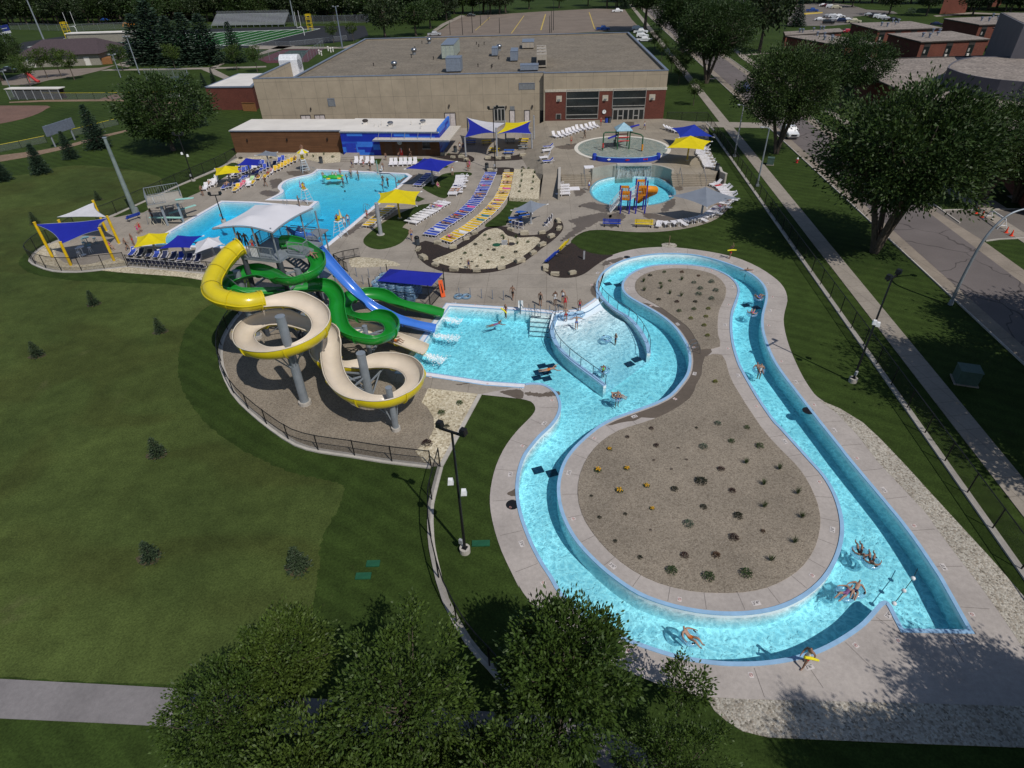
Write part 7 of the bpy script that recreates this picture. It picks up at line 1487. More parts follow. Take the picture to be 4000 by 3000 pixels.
def leafquad(V,F,p,d,L,w,r):
 s_=d.cross(Vector((r.gauss(0,1),r.gauss(0,1),r.gauss(0,1))));s_.normalize();o=len(V);q=p+d*L
 V+=[p,p+d*(L*.5)+s_*w*.5,q,p+d*(L*.5)-s_*w*.5];F.append((o,o+1,o+2,o+3))
def broad(name,cat,mleaf,seed,R=3.0,zc=5.5,zr=3.0,nb=60,per=90,leaf=.3,clump=.85,trunk=.22,multi=1,lob_=.42):
 r=random.Random(seed);t=thing(name,'proto',cat,(0,-500,0));V,F=[],[];tk=MB();fork=zc-zr*.75
 stems=[Vector((0,0,fork))]
 if multi>1:stems=[Vector((math.cos(k*6.28/multi+1)*R*.28,math.sin(k*6.28/multi+1)*R*.28,fork+zr*.3))for k in range(multi)]
 if multi==1:tk.tube([(0,0,-.1),(r.uniform(-.1,.1),r.uniform(-.1,.1),fork*.5),(0,0,fork),(0,0,zc+zr*.6)],[trunk*1.35,trunk,trunk*.8,trunk*.15],8)
 else:
  for s_ in stems:tk.tube([(0,0,-.1),(s_.x*.25,s_.y*.25,fork*.4),tuple(s_),(s_.x*1.6,s_.y*1.6,zc+zr*.5)],[trunk*1.2,trunk*.9,trunk*.6,trunk*.1],8)
 lob=[(r.uniform(0,6.28),r.uniform(-.5,.9),r.uniform(.0,lob_))for _ in range(8)]
 for i in range(nb):
  zz=1-2*(i+.5)/nb;ph=i*2.39996+r.uniform(-.3,.3);rr_=math.sqrt(max(0,1-zz*zz));d=Vector((rr_*math.cos(ph),rr_*math.sin(ph),zz))
  k=r.uniform(.55,.92)if r.random()<.78 else r.uniform(.2,.55)
  for(la,lz,lk)in lob:k+=lk*max(0,d.x*math.cos(la)*.8+d.y*math.sin(la)*.8+d.z*lz*.6)**3
  if zz<-.55:k*=.75
  p=Vector((d.x*R*k,d.y*R*k,zc+d.z*zr*k));s0=min(stems,key=lambda q:(q-p).length);st=s0.lerp(Vector((s0.x,s0.y,zc)),r.uniform(0,.8));mid=st.lerp(p,.5)+Vector((0,0,-.12*(p-st).length))
  if i%2==0:tk.tube([st,mid,p],[trunk*.32,trunk*.2,.012],5)
  cr_=clump*r.uniform(.65,1.25)
  for _ in range(int(per*r.uniform(.6,1.3))):
   g_=Vector((r.gauss(0,.5),r.gauss(0,.5),r.gauss(0,.38)));q=p+g_*cr_;dd=(g_*.8+d*.7+Vector((r.gauss(0,.5),r.gauss(0,.5),r.gauss(.1,.45))));dd.normalize();leafquad(V,F,q,dd,leaf*r.uniform(.7,1.3),leaf*.5,r)
 tk.build('trunk',M_BARK,t);mb=MB();mb.add(V,F);mb.build('crown',mleaf,t);return t
def spruce(name,seed,H=10.0,R=2.6,tiers=26,m=None,leaf=.5,dens=1.0):
 r=random.Random(seed);t=thing(name,'proto','conifer',(0,-500,0));V,F=[],[];MB().tube([(0,0,-.1),(0,0,H*.5),(0,0,H*.97)],[.025*H,.014*H,.01],7).build('trunk',M_BARK,t)
 for i in range(tiers):
  u=i/(tiers-1);z=H*(.03+.95*u);rr_=R*(1-u)**.85+.04*R;n=max(5,int((9+11*(1-u))*dens))
  for j in range(n):
   a=j*6.283/n+r.uniform(-.25,.25)+i;L=rr_*r.uniform(.75,1.12);d=Vector((math.cos(a),math.sin(a),-.22+.5*u))
   for s_ in range(max(3,int(7*L/R)+2)):
    w=s_/max(2,int(7*L/R)+1);p=Vector((0,0,z))+d*L*(.18+.82*w)+Vector((0,0,.12*R*w*w))
    for _ in range(2):dd=Vector((math.cos(a+r.gauss(0,.7)),math.sin(a+r.gauss(0,.7)),r.uniform(-.3,.35)));dd.normalize();leafquad(V,F,p,dd,leaf*r.uniform(.7,1.2)*R/2.6,leaf*.42*R/2.6,r)
 for _ in range(8):leafquad(V,F,Vector((0,0,H*.93)),Vector((r.gauss(0,.2),r.gauss(0,.2),1)).normalized(),H*.08,H*.015,r)
 mb=MB();mb.add(V,F);mb.build('crown',m or M_LS,t);return t
ASH=[broad('ash_tree','tree',M_LA,21,2.8,5.0,2.6,78,200,.21,.62,.15),broad('ash_tree','tree',M_LA,22,2.8,5.2,2.9,78,200,.21,.62,.15)]
YNG=broad('young_tree','tree',M_LA,24,1.5,3.2,1.5,26,60,.26,.5,.07)
BRD=[broad('broadleaf_tree','tree',M_LB,31,6.4,7.8,5.2,170,260,.31,1.25,.30,4,.22),broad('broadleaf_tree','tree',M_LB,32,6.2,7.9,5.2,150,240,.31,1.25,.30,3,.28),broad('broadleaf_tree','tree',M_LB,33,5.8,7.4,4.9,140,210,.32,1.25,.30,1,.28)]
LOW=broad('broadleaf_tree','tree',M_LB,35,6.0,6.0,5.6,130,130,.42,1.2,.3);PROTOS.append(LOW)
FAR=[broad('broadleaf_tree','tree',M_LD,41,6.5,8.0,5.0,70,36,1.0,1.7,.4),broad('broadleaf_tree','tree',M_LD,42,6.0,8.6,5.6,70,36,1.0,1.7,.4),broad('broadleaf_tree','tree',M_LB,43,6.0,7.6,4.8,70,36,.9,1.6,.4)]
SPR=[spruce('spruce_tree',51),spruce('spruce_tree',52,10,2.2)];M_SPL2=m_leaf('sapling_needles',(.032,.05,.026),(.05,.075,.036),.1);SSM=spruce('young_spruce',53,2.0,.75,14,M_SPL2,.6,.7)
PROTOS+=ASH+[YNG]+BRD+FAR+SPR+[SSM]
def plant(pr,p,label,rz=None,sc=1.0,group=None):return dup(pr,p,RND.uniform(0,6.28)if rz is None else rz,label,group,sc)
def crown_at(c,zc):g_=G(c,zc);return Vector((g_.x,g_.y,0))
for i,(c,zc,k,s_,l)in enumerate([((1080,2540),5.0,0,.82,'foreground ash tree whose crown tops the left lawn, farther of two at left'),((860,2790),4.6,1,.76,'foreground ash tree over the pale path at lower left'),((1180,3010),4.8,0,.85,'foreground ash tree at the bottom edge, below the left pair'),((1575,2700),5.4,1,.93,'foreground ash tree in the middle, its dark shadow on the fence'),((1500,3120),4.5,0,.8,'foreground ash tree at the bottom edge below the middle one'),((2200,2600),5.9,0,1.06,'tallest foreground ash tree reaching over the lazy river edge'),((2040,3080),4.8,1,.8,'foreground ash tree at the bottom edge below the tallest one'),((2640,2980),4.3,1,.66,'foreground ash tree beside the river rock at lower right'),((1850,2960),4.2,0,.6,'low foreground ash tree between the middle and tallest ones')]):
 plant(ASH[k],crown_at(c,zc),l,i*1.3,s_)
for c,zc,s_,l in(((2692,2640),3.6,.72,'slim young tree poking over the deck right of the tallest ash'),((2135,2330),7.4,.62,'narrow leafy top rising left above the tallest ash'),((2330,2370),7.2,.66,'narrow leafy top rising right above the tallest ash'),((740,2690),3.4,.6,'small leafy tree at the left edge of the foreground trees')):
 plant(YNG,crown_at(c,zc),l,None,(s_,s_,s_*(2.1 if zc>6 else 1.1)))
for(x,y,k,s_)in((43,30.5,0,(1.2,1.2,1.4)),(46,23,1,1.3),(53,38,2,1.4),(25.6,7.6,1,(.62,.62,.85)),(21.4,5.2,2,(.62,.62,.85)),(28.4,7.2,0,(.62,.62,.85)),(32.4,6.8,2,(.68,.68,.9)),(27.2,5.0,2,.75),(23.2,3.0,1,.75),(20.3,2.6,0,(.5,.5,1.25))):plant(BRD[k],Vector((x,y,0)),'broadleaf tree just outside the right edge, casting its shadow on the deck or lawn',None,s_,'trees beyond the right edge')
for base,k,s_,rz,l in(((3415,985),0,(1.34,1.34,1.4),.4,'huge multi-stemmed street tree leaning over the right road'),((3031,599),1,(1.12,1.12,1.25),2.0,'big forked street tree in front of the white pickup'),((3273,423),2,(1.2,1.2,1.1),1.0,'street tree across the road with a round dark shadow on the grass'),((2759,325),1,1.42,.2,'big street tree right of the brick building corner'),((2663,212),0,1.6,3.0,'street tree behind the brick building, trunk by the crossing path'),((2518,122),2,2.0,.7,'large tree shading the parked white trucks behind the building'),((3830,790),1,1.0,4.0,'broad tree behind the huge street tree, by the auditorium'),((3560,660),2,.72,2.2,'bright green tree in front of the auditorium roof'),((3960,790),0,.78,1.1,'broad tree at the right edge above the side street')):
 plant(BRD[k],G(base),l,rz,s_)
plant(FAR[0],G((2965,205)),'tall dark tree across the road beside the low dormitory',.5,(1.15,1.15,1.6));plant(FAR[1],G((2900,160)),'dark tree further up the road behind the tall dark one',2.5,1.4)
for base,s_,l in(((2708,412),1.1,'young tree with a mulch ring beside the brick end wall'),((2621,287),1.25,'young tree nearest the brick building corner'),((2672,300),1.3,'young tree between the corner and the big street tree'),((2554,204),1.3,'young tree by the parked white trucks'),((2583,236),1.2,'young tree along the right side of the big roof'),((2650,330),1.0,'slender young tree in shade by the brick end'),((3338,245),1.6,'small tree in front of the half hidden dormitory')):plant(YNG,G(base),l,None,s_)
SL=['dark spruce leftmost in the tall row by the grandstand','tallest dark spruce in the row by the grandstand','dark spruce in the middle of the row by the grandstand','dark spruce right of middle in the row by the grandstand','dark spruce rightmost in the row by the grandstand']
def spr(base,top,l,k=0,w=1.0,mx=1):
 b=G(base);h=height_at(base,top);s_=h/10;plant(SPR[k],b,l,None,(s_*w*1.25,s_*w*1.25,s_))
for i,(b_,t_)in enumerate((((1260,545),(1265,120)),((1400,545),(1395,10)),((1540,550),(1540,140)),((1670,548),(1640,115)),((1820,550),(1755,125)))):spr(a1(b_)[0],a1(t_)[0],SL[i],0,1.35)
for b_,t_,l,w_ in(((2050,540),(1975,190),'blue-green spruce standing alone right of the tall row',1.1),((860,1280),(735,905),'blue spruce on the lawn behind the dark scoreboard',1.1),((1710,1088),(1645,725),'narrow blue spruce left of the brick annex',.95),((300,1335),(265,1235),'small spruce at the left outfield fence',1.2),((620,1370),(560,1130),'middling spruce right of the dark scoreboard',1.1),((1690,790),(1670,690),'small dark spruce above the narrow blue one',1.0),((1770,760),(1760,630),'small spruce beside the crossing paths',1),((1850,720),(1830,590),'thin young spruce nearest the annex roof',.8)):spr(a1(b_)[0],a1(t_)[0],l,1,w_)
spr(b1((455,350))[0],b1((330,35))[0],'spruce on the lawn left of the thick grey pole',0,1.0);spr(b1((40,430))[0],b1((-10,130))[0],'spruce at the left edge of the lawn',1,1.3);spr((3110,103),a4((1700,5))[0],'dark pine standing at the edge of the crowded car park',0,1.2)
for i,(p,s_)in enumerate(((d1((680,165))[0],1.0),(d1((1158,362))[0],.95),(d1((272,535))[0],.95),(d1((1140,1248))[0],1.0),(d5((935,288))[0],.95),(d5((1852,352))[0],1.2),(b1((1065,640))[0],.85),(b1((385,895))[0],1.0))):
 plant(SSM,G(p),['tiny spruce upper middle of the left lawn','tiny spruce nearest the curved slide fence','tiny spruce at the far left of the lawn','tiny spruce in the middle of the left lawn','tiny dark spruce low on the left lawn','broad tiny spruce near the dark lawn stripe and foreground trees','tiny spruce outside the left pool fence','tiny spruce behind the corner shade'][i],None,s_*.8)
 struct(MB().prism([(G(p).x-.15+.75*math.cos(k*.6283)*(1+.2*math.sin(k*2+i)),G(p).y+.1+.6*math.sin(k*.6283))for k in range(10)],-.06,-.02,bottom=False),'dry_grass_ring',mat('dry_grass',(.062,.052,.026),.95,obj=False,scale=6,var=.4))
plant(LOW,G(a1((1500,1300))[0]),'big leafy tree on the lawn in front of the black light pole',1.0,(1.25,1.25,1.12));plant(BRD[2],G(a1((20,700))[0]),'large tree at the left edge beside the field house',1,1.2)
for b_,s_,l in(((410,675),1.7,'round young tree left of the field house door'),((530,662),1.6,'round young tree in front of the field house'),((645,690),1.7,'dark round young tree right of the field house pair'),((270,752),1.7,'dark young tree beside the red slide'),((1065,610),1.6,'young tree by the orange enclosure'),((1520,602),1.5,'young tree in front of the spruce row')):plant(YNG,G(a1(b_)[0]),l,None,s_)
for b_,s_,l in(((280,608),1.5,'young tree left of the annex roof'),((455,622),1.5,'young tree nearest behind the annex roof'),((1115,372),1.5,'round young tree by the track fence, left'),((1285,360),1.4,'round young tree by the track fence, right')):plant(YNG,G(a2(b_)[0]),l,None,s_)
for b_,k,s_,l in(((1560,340),0,1.1,'wide dark drooping tree at the corner of the big roof'),((1826,310),2,1.0,'green tree beside the silver pickup'),((1950,245),2,.95,'green tree at the left end of the big car park'),((2090,175),1,.9,'tree at the far left corner of the big car park')):plant(FAR[k],G(a2(b_)[0]),l,None,s_)
for i,(x,y)in enumerate(((560,92),(810,78),(1070,68),(1320,50),(1560,70),(1700,60))):plant(FAR[i%3],G(a3((x,y))[0]),f'{ordw(i + 1)} dark tree from the left on the lawn beyond the big car park',None,.85)
for b_,k,s_,l in(((915,140),0,.9,'dark tree beside the crowded car park'),((1272,152),1,.85,'dark tree in front of the plain brick hall'),((1715,152),0,.85,'dark tree right of the plain brick hall'),((2060,165),1,1.0,'dark tree at the top right corner, left'),((2230,170),0,1.0,'dark tree at the top right corner, right'),((560,68),2,.8,'tree at the far edge of the crowded car park')):plant(FAR[k],G(a5(b_)[0]),l,None,s_)
r7=random.Random(77)
for rowi,(y0,x0,x1,st)in enumerate(((92,-150,620,34),(80,620,1500,36),(70,-200,1750,40),(52,-200,2000,44),(30,-250,2500,52),(8,-300,3000,60),(12,3000,4300,52),(40,3750,4300,60))):
 x=x0
 while x<x1:
  if not(rowi>=4 and rowi<=5 and 1780<x<2350):plant(FAR[r7.randrange(3)]if r7.random()>.12 else SPR[0],G((x,y0+r7.uniform(-5,5))),'dark tree in the dense wood along the far edge of the scene',None,r7.uniform(.85,1.3)*(1.5 if False else 1),'trees of the far wood')
  x+=st*r7.uniform(.5,.95)
def shrub(name,seed,mleaf,R=.45,H=.5,n=260,leaf=.11,flower=None,spiky=False):
 r=random.Random(seed);t=thing(name,'proto','shrub',(0,-500,0));V,F=[],[]
 for _ in range(n):
  a=r.uniform(0,6.28);u=r.random()**.6;z=r.random();rad_=R*u*math.sqrt(max(.05,1-(z-.2)**2));p=Vector((rad_*math.cos(a),rad_*math.sin(a),z*H*(1-.3*u)))
  if spiky:p=Vector((r.gauss(0,.05),r.gauss(0,.05),0));d=Vector((r.gauss(0,.28),r.gauss(0,.28),1)).normalized();leafquad(V,F,p,d,H*r.uniform(.6,1.2),.035,r)
  else:d=Vector((math.cos(a)+r.gauss(0,.5),math.sin(a)+r.gauss(0,.5),r.gauss(.5,.5))).normalized();leafquad(V,F,p,d,leaf*r.uniform(.7,1.4),leaf*.6,r)
 mb=MB();mb.add(V,F);mb.build('foliage',mleaf,t)
 if flower:
  mb=MB()
  for _ in range(22):a=r.uniform(0,6.28);u=r.random()**.5;mb.ball((R*.9*u*math.cos(a),R*.9*u*math.sin(a),H*(.75+.35*r.random())),.07,3,(1,1,.6))
  mb.build('flowers',flower,t)
 return t
M_SG=m_leaf('shrub_green',(.03,.06,.015),(.055,.095,.025),.1);M_SR=m_leaf('shrub_purple',(.030,.012,.012),(.055,.022,.02),.1);M_SY=m_leaf('shrub_lime',(.11,.13,.012),(.20,.20,.015),.1);M_SBG=m_leaf('shrub_blue_green',(.05,.085,.06),(.085,.125,.09),.1);M_SK=m_leaf('shrub_dark',(.012,.016,.008),(.025,.028,.014),.1);M_SB=m_leaf('shrub_bronze',(.07,.035,.018),(.11,.055,.03),.1)
M_FLW=mat('orange_petals',(.62,.33,.012),.7)
SH={'g':(shrub('shrub',1,M_SG,.42,.5),'green shrub'),'r':(shrub('shrub',2,M_SR,.42,.45),'dark red shrub'),'y':(shrub('shrub',3,M_SY,.38,.45),'lime yellow shrub'),'b':(shrub('shrub',4,M_SBG,.45,.55),'blue-green shrub'),'k':(shrub('shrub',5,M_SK,.42,.4),'blackish shrub'),'t':(shrub('ornamental_grass',6,M_SG,.3,1.1,70,.1,None,True),'tuft of upright grass'),'f':(shrub('flowering_plant',7,M_SG,.4,.4,200,.12,M_FLW),'yellow-flowered plant'),'z':(shrub('shrub',8,M_SB,.4,.45),'bronze shrub'),'s':(shrub('shrub',9,M_SR,.16,.25,60,.08),'tiny dark shrub')}
PROTOS+=[v[0]for v in SH.values()]
def shrubs(where,win,s_,z=.03,sc=1.0):
 cnt={}
 for e in s_.split():
  k,x,y,*m_=e.replace(':',',').split(',');cnt[k]=cnt.get(k,0)+1;f=float(m_[0])if m_ else 1.0
  plant(SH[k][0],G(win((float(x),float(y)))[0],z),f'{ordw(cnt[k])} {SH[k][1]} {where}',None,sc*f*(.5 if k=='f' else.53),f'{SH[k][1]}s {where}')
shrubs('from the top on the narrow part of the island gravel',c4,'k:660,490 g:815,455,.9 z:1005,455 z:1185,495,.9 t:590,560 g:775,575,.8 g:875,550,.8 t:1005,540 b:1135,570 b:1325,565,1.3 t:600,655 t:780,630 t:875,690 t:995,715 b:1205,635,1.2 b:1185,695,1.3 b:1370,655,1.2 b:1325,745,1.2 k:755,750 r:950,775 k:1150,775 g:975,875 g:1135,855 y:1290,850 y:1100,955 y:1265,935 y:1245,1030 y:1280,1140 y:1365,1640')
shrubs('from the top on the wide part of the island gravel',d3,'r:860,40,.8 k:1138,35,.5 b:1270,10 g:1450,35,.9 r:712,92,.7 f:602,168,.9 r:890,145,.9 s:1027,160 b:1182,155,1.2 g:1355,120 g:1528,150,1.2 f:530,300,1.2 f:708,288 s:875,235 s:1077,232 s:985,290 t:1443,255 t:1650,290 r:1290,292,1.1 k:1165,368,1.7 t:1553,385 f:830,395 f:662,425,1.2 k:1002,415,1.1 r:1358,425 k:490,455,.5 t:1762,440 f:864,535,.8 k:1183,525 t:1555,525 k:1395,580,1.3 t:1790,590 k:540,588,.6 k:700,568,.6 b:1090,632,1.3 s:857,668 z:1548,675,.7 r:1368,715,1.3 k:637,735,.6 t:1742,745 k:790,835,.7 r:1066,825,1.1 z:1258,822,1.1 t:1600,855 g:985,920,1.4 g:1212,958,1.5 g:1445,938,1.5')
shrubs('on the tan gravel by the slide fence',c2,'g:1412,1250,1.2 g:1245,1340,1.3 k:1290,1465 r:1110,1625,1.7')
shrubs('in the boulder-ringed gravel bed',c3,'g:815,195 g:1000,200 t:1018,235 t:1150,225 g:860,240 k:712,295,1.2 t:1165,290 g:1278,270 k:912,355,1.2 z:848,350,.8 k:1147,378,1.2 g:598,390 g:768,415 g:1005,440 k:560,450,.7 k:408,458,.5 k:550,505,.7 k:672,480,.7 g:848,485 k:728,530,.8')
shrubs('in the rectangular block-edged gravel planter',b3,'t:2040,615 t:2180,630 t:2045,660 t:2167,680 t:2037,725 t:2162,735 t:2025,780 g:2152,800 g:2015,830',.5)
shrubs('in the gravel along the brown bathhouse wall',b2,'k:665,470,1.6 k:990,465,1.2 r:1150,455,.8 t:1385,440 t:1450,455 t:1565,430 g:1660,455,1.3')
shrubs('in the mulch beds by the picnic shade',b3,'g:1255,425 g:1385,430 f:2140,425 g:2125,400 k:2050,565 y:2065,585 g:2115,580')
plant(SH['b'][0],G(a5((1125,130))[0]),'round clipped bush by the plain brick hall',None,4.5)
def boulder(seed):
 r=random.Random(seed);bm=bmesh.new();bmesh.ops.create_cube(bm,size=1);bmesh.ops.bevel(bm,geom=bm.edges[:],offset=.1,segments=2,affect='EDGES',profile=.5)
 bmesh.ops.subdivide_edges(bm,edges=bm.edges[:],cuts=1)
 for v in bm.verts:v.co=Vector((v.co.x*1.15+r.gauss(0,.03),v.co.y*.62+r.gauss(0,.03),(v.co.z+.5)*.5+r.gauss(0,.025)))
 me=bpy.data.meshes.new('boulder');bm.to_mesh(me);bm.free();me.materials.append(M_BLD);return me
M_BLD=concrete('limestone_boulder',(.38,.335,.25),0,0,.3);BM=[boulder(i)for i in range(4)]
r8=random.Random(8)
for i,(w_,p,a)in enumerate([(c3,q,a)for q,a in(((95,350),80),((150,445),-50),((280,520),-30),((480,570),-8),((725,582),3),((990,552),12),((1195,477),25),((1335,392),40),((1430,302),40),((1530,212),40),((1615,127),70),((1605,47),100),((1430,172),15),((1240,182),0),((1090,138),-30),((700,178),35),((610,238),35),((470,328),5),((305,282),-10),((1470,558),85),((1570,622),-10),((1760,608),20))]+[(b3,q,a)for q,a in(((1060,430),5),((1190,432),-5),((1298,460),-25),((1390,458),-20),((1440,488),60),((1700,605),10),((1880,614),0),((1675,470),0),((1790,472),-4),((1890,467),5),((2050,440),12),((2160,500),5))]):
 o=bpy.data.objects.new('boulder',BM[i%4]);C.objects.link(o);o.location=G(w_(p)[0],.0);o.rotation_euler=(0,0,rad(a));s_=r8.uniform(.7,1.0);o.scale=(s_,s_,s_*.9)
 tag(o,f'{ordw(i + 1)} pale boulder round the gravel bed, clockwise from the bin' if i<19 else(f'{ordw(i - 18)} pale boulder at the tip of the dark mulch by the river' if i<22 else f'{ordw(i - 21)} pale boulder from the left edging the beds by the picnic shade'),'boulder','pale boulders edging the beds')
for i in range(5):
 a,b_=G((1989,774),0),G((2104,780),0);p=a.lerp(b_,(i+.5)/5);tag(MB().box((0,0,.22),(.98,.5,.46)).build('stone_block',M_BLD,loc=p),f'{ordw(i + 1)} pale stone block from the left holding the rectangular planter','stone block','stone blocks of the planter')
SKIN=[mat('skin_light',(.36,.22,.155),.6,var=.08),mat('skin_tan',(.24,.135,.09),.6,var=.08),mat('skin_brown',(.13,.065,.04),.6,var=.08)]
def cloth(n,c):return mat(n,c,.75,var=.1)
SUIT={'red':cloth('red_cloth',(.42,.015,.02)),'navy':cloth('navy_cloth',(.015,.02,.09)),'black':cloth('black_cloth',(.012,.012,.014)),'blue':cloth('blue_cloth',(.02,.08,.35)),'white':cloth('white_cloth',(.62,.62,.62)),'pink':cloth('pink_cloth',(.55,.06,.25)),'lime':cloth('lime_cloth',(.20,.55,.02)),'purple':cloth('purple_cloth',(.20,.09,.22)),'teal':cloth('teal_cloth',(.03,.16,.18)),'orange':cloth('orange_cloth',(.5,.14,.02))}
HAIR={'dark':mat('dark_hair',(.015,.010,.008),.7),'brown':mat('brown_hair',(.055,.03,.018),.7),'blond':mat('blond_hair',(.25,.17,.08),.7)}
BASEJ={'pel':(0,0,.92),'wst':(0,0,1.08),'che':(0,.0,1.28),'nck':(0,.01,1.43),'hd0':(0,-.02,1.53),'hd1':(0,-.01,1.64),'nos':(0,-.115,1.555),'sh':(.17,.01,1.38),'el':(.23,.02,1.11),'wr':(.26,-.05,.88),'pa':(.265,-.07,.80),'hp':(.09,0,.88),'kn':(.10,-.02,.49),'an':(.10,.02,.08),'to':(.115,-.15,.03)}
RADJ={'pel':.125,'wst':.11,'che':.13,'nck':.055,'hd0':.085,'hd1':.078,'nos':.015,'sh':.068,'el':.048,'wr':.033,'pa':.036,'hp':.098,'kn':.064,'an':.042,'to':.03}
POSES={'stand':{},'walk':{'kn':((.09,-.16,.50),(-.09,.02,.49)),'an':((.09,-.20,.09),(-.09,.30,.14)),'to':((.10,-.36,.05),(-.10,.16,.03)),'el':((.23,.14,1.12),(-.23,-.06,1.12)),'wr':((.24,.14,.88),(-.22,-.24,.96)),'pa':((.24,.12,.80),(-.20,-.31,.93))},'bent':{'el':((.25,.05,1.12),(-.25,.05,1.12)),'wr':((.14,-.20,1.10),(-.14,-.20,1.10)),'pa':((.08,-.25,1.12),(-.08,-.25,1.12))},'point':{'el':((.25,-.02,1.62),(-.25,.05,1.12)),'wr':((.20,-.05,1.86),(-.16,-.20,1.08)),'pa':((.19,-.06,1.94),(-.10,-.24,1.10)),'kn':((.09,-.10,.50),(-.10,.05,.49)),'an':((.10,-.12,.09),(-.10,.22,.10))},'spread':{'el':((.42,-.05,1.30),(-.42,-.05,1.30)),'wr':((.62,-.16,1.25),(-.62,-.16,1.25)),'pa':((.69,-.19,1.24),(-.69,-.19,1.24))},'sit':{'pel':(0,0,.50),'wst':(0,.04,.66),'che':(0,.06,.86),'nck':(0,.06,1.01),'hd0':(0,.03,1.11),'hd1':(0,.04,1.22),'nos':(0,-.065,1.135),'sh':(.17,.06,.96),'el':(.24,.02,.72),'wr':(.17,-.20,.62),'pa':(.15,-.28,.60),'hp':(.09,0,.47),'kn':(.12,-.44,.50),'an':(.12,-.50,.10),'to':(.13,-.66,.05)},'lie':{'pel':(0,0,.12),'wst':(0,.17,.13),'che':(0,.36,.16),'nck':(0,.50,.18),'hd0':(0,.60,.20),'hd1':(0,.71,.21),'nos':(0,.62,.31),'sh':(.17,.46,.16),'el':(.26,.22,.12),'wr':(.24,.0,.12),'pa':(.23,-.08,.12),'hp':(.09,-.04,.12),'kn':(.11,-.44,.16),'an':(.13,-.85,.09),'to':(.15,-.93,.19)},'recline':{'pel':(0,0,.12),'wst':(0,.15,.18),'che':(0,.30,.30),'nck':(0,.40,.42),'hd0':(0,.45,.52),'hd1':(0,.50,.62),'nos':(0,.35,.57),'sh':(.17,.36,.38),'el':(.36,.22,.30),'wr':(.46,.02,.34),'pa':(.47,-.06,.35),'hp':(.09,-.05,.14),'kn':(.13,-.40,.40),'an':(.12,-.72,.20),'to':(.13,-.84,.28)},'swim':{'pel':(0,0,.02),'wst':(0,-.16,.04),'che':(0,-.34,.06),'nck':(0,-.48,.12),'hd0':(0,-.56,.20),'hd1':(0,-.55,.31),'nos':(0,-.66,.22),'sh':(.17,-.44,.06),'el':(.34,-.56,.05),'wr':(.46,-.76,.06),'pa':(.48,-.84,.06),'hp':(.09,.04,.0),'kn':(.11,.44,-.02),'an':(.12,.84,-.02),'to':(.13,.98,-.05)}}
FIG={}
def figure(pose):
 if pose in FIG:return FIG[pose]
 J=dict(BASEJ);J.update(POSES[pose]);V,E,R_,L=[],[],[],{}
 def add(n,p,r,par=None):
  V.append(Vector(p));R_.append(r);L[n]=len(V)-1
  if par is not None:E.append((L[par],L[n]))
 for n,par in(('pel',None),('wst','pel'),('che','wst'),('nck','che'),('hd0','nck'),('hd1','hd0'),('nos','hd0')):add(n,J[n],RADJ[n],par)
 for sd in(0,1):
  sg=1-2*sd
  def jp(n):
   q=J[n];return Vector(q[sd])if isinstance(q[0],tuple)else Vector((q[0]*sg,q[1],q[2]))
  for n,par in(('sh','che'),('el','sh'),('wr','el'),('pa','wr'),('hp','pel'),('kn','hp'),('an','kn'),('to','an')):add(n+str(sd),jp(n),RADJ[n],par if par in('che','pel')else par+str(sd))
  d=(jp('pa')-jp('wr')).normalized();s_=d.cross(Vector((sg,.2,.1))).normalized()
  for f,(o,ln)in enumerate(((-.028,.075),(-.009,.085),(.010,.08),(.028,.065))):add(f'f{f}{sd}',jp('pa')+s_*o+d*ln,.0085,'pa'+str(sd))
  add(f'th{sd}',jp('wr')+d*.05+s_*-.055,.010,'wr'+str(sd))
 me=bpy.data.meshes.new('fig');me.from_pydata([tuple(v)for v in V],E,[]);o=bpy.data.objects.new('fig',me);C.objects.link(o)
 md=o.modifiers.new('s','SKIN');md.use_smooth_shade=True;sv=me.skin_vertices[0].data
 for i,r in enumerate(R_):sv[i].radius=(r,r*(.78 if i in(L['pel'],L['wst'],L['che'])else 1));sv[i].use_root=i==0
 md.branch_smoothing=.6;o.modifiers.new('b','SUBSURF').levels=1
 dg=bpy.context.evaluated_depsgraph_get();dg.update();m2=bpy.data.meshes.new_from_object(o.evaluated_get(dg));bpy.data.objects.remove(o)
 m2.materials.clear();m2.name='person'
 for mm in(SKIN[0],SUIT['red'],HAIR['dark'],SUIT['red']):m2.materials.append(mm)
 hd0,hd1,nos=V[L['hd0']],V[L['hd1']],V[L['nos']];fdir=(nos-hd0).normalized();updir=(hd1-hd0).normalized()
 segs=[('leg',V[L['hp0']],V[L['kn0']]),('leg',V[L['hp1']],V[L['kn1']]),('low',V[L['kn0']],V[L['an0']]),('low',V[L['kn1']],V[L['an1']]),('tor',V[L['pel']],V[L['che']]),('hip',V[L['hp0']],V[L['hp1']]),('arm',V[L['sh0']],V[L['el0']]),('arm',V[L['sh1']],V[L['el1']]),('arm',V[L['el0']],V[L['pa0']]),('arm',V[L['el1']],V[L['pa1']]),('hd',V[L['nck']],hd1)]
 for p in m2.polygons:
  c=p.center;best=None
  for n,a,b in segs:
   ab=b-a;u=max(0,min(1,(c-a).dot(ab)/ab.length_squared));dd=(c-a-ab*u).length-(.06 if n in('tor','hip')else 0)
   if best is None or dd<best[0]:best=(dd,n,u)
  n,u=best[1],best[2];mi=0
  if n=='hd':
   q=c-(hd0+hd1)/2
   if q.dot(updir)>.045 or(q.dot(fdir)<-.01 and q.dot(updir)>-.06):mi=2
  elif n=='hip' or(n=='leg' and u<.45)or(n=='tor' and u<.12):mi=1
  elif n=='tor' and u<.93:mi=3
  p.material_index=mi
 FIG[pose]=m2;return m2
NP=0
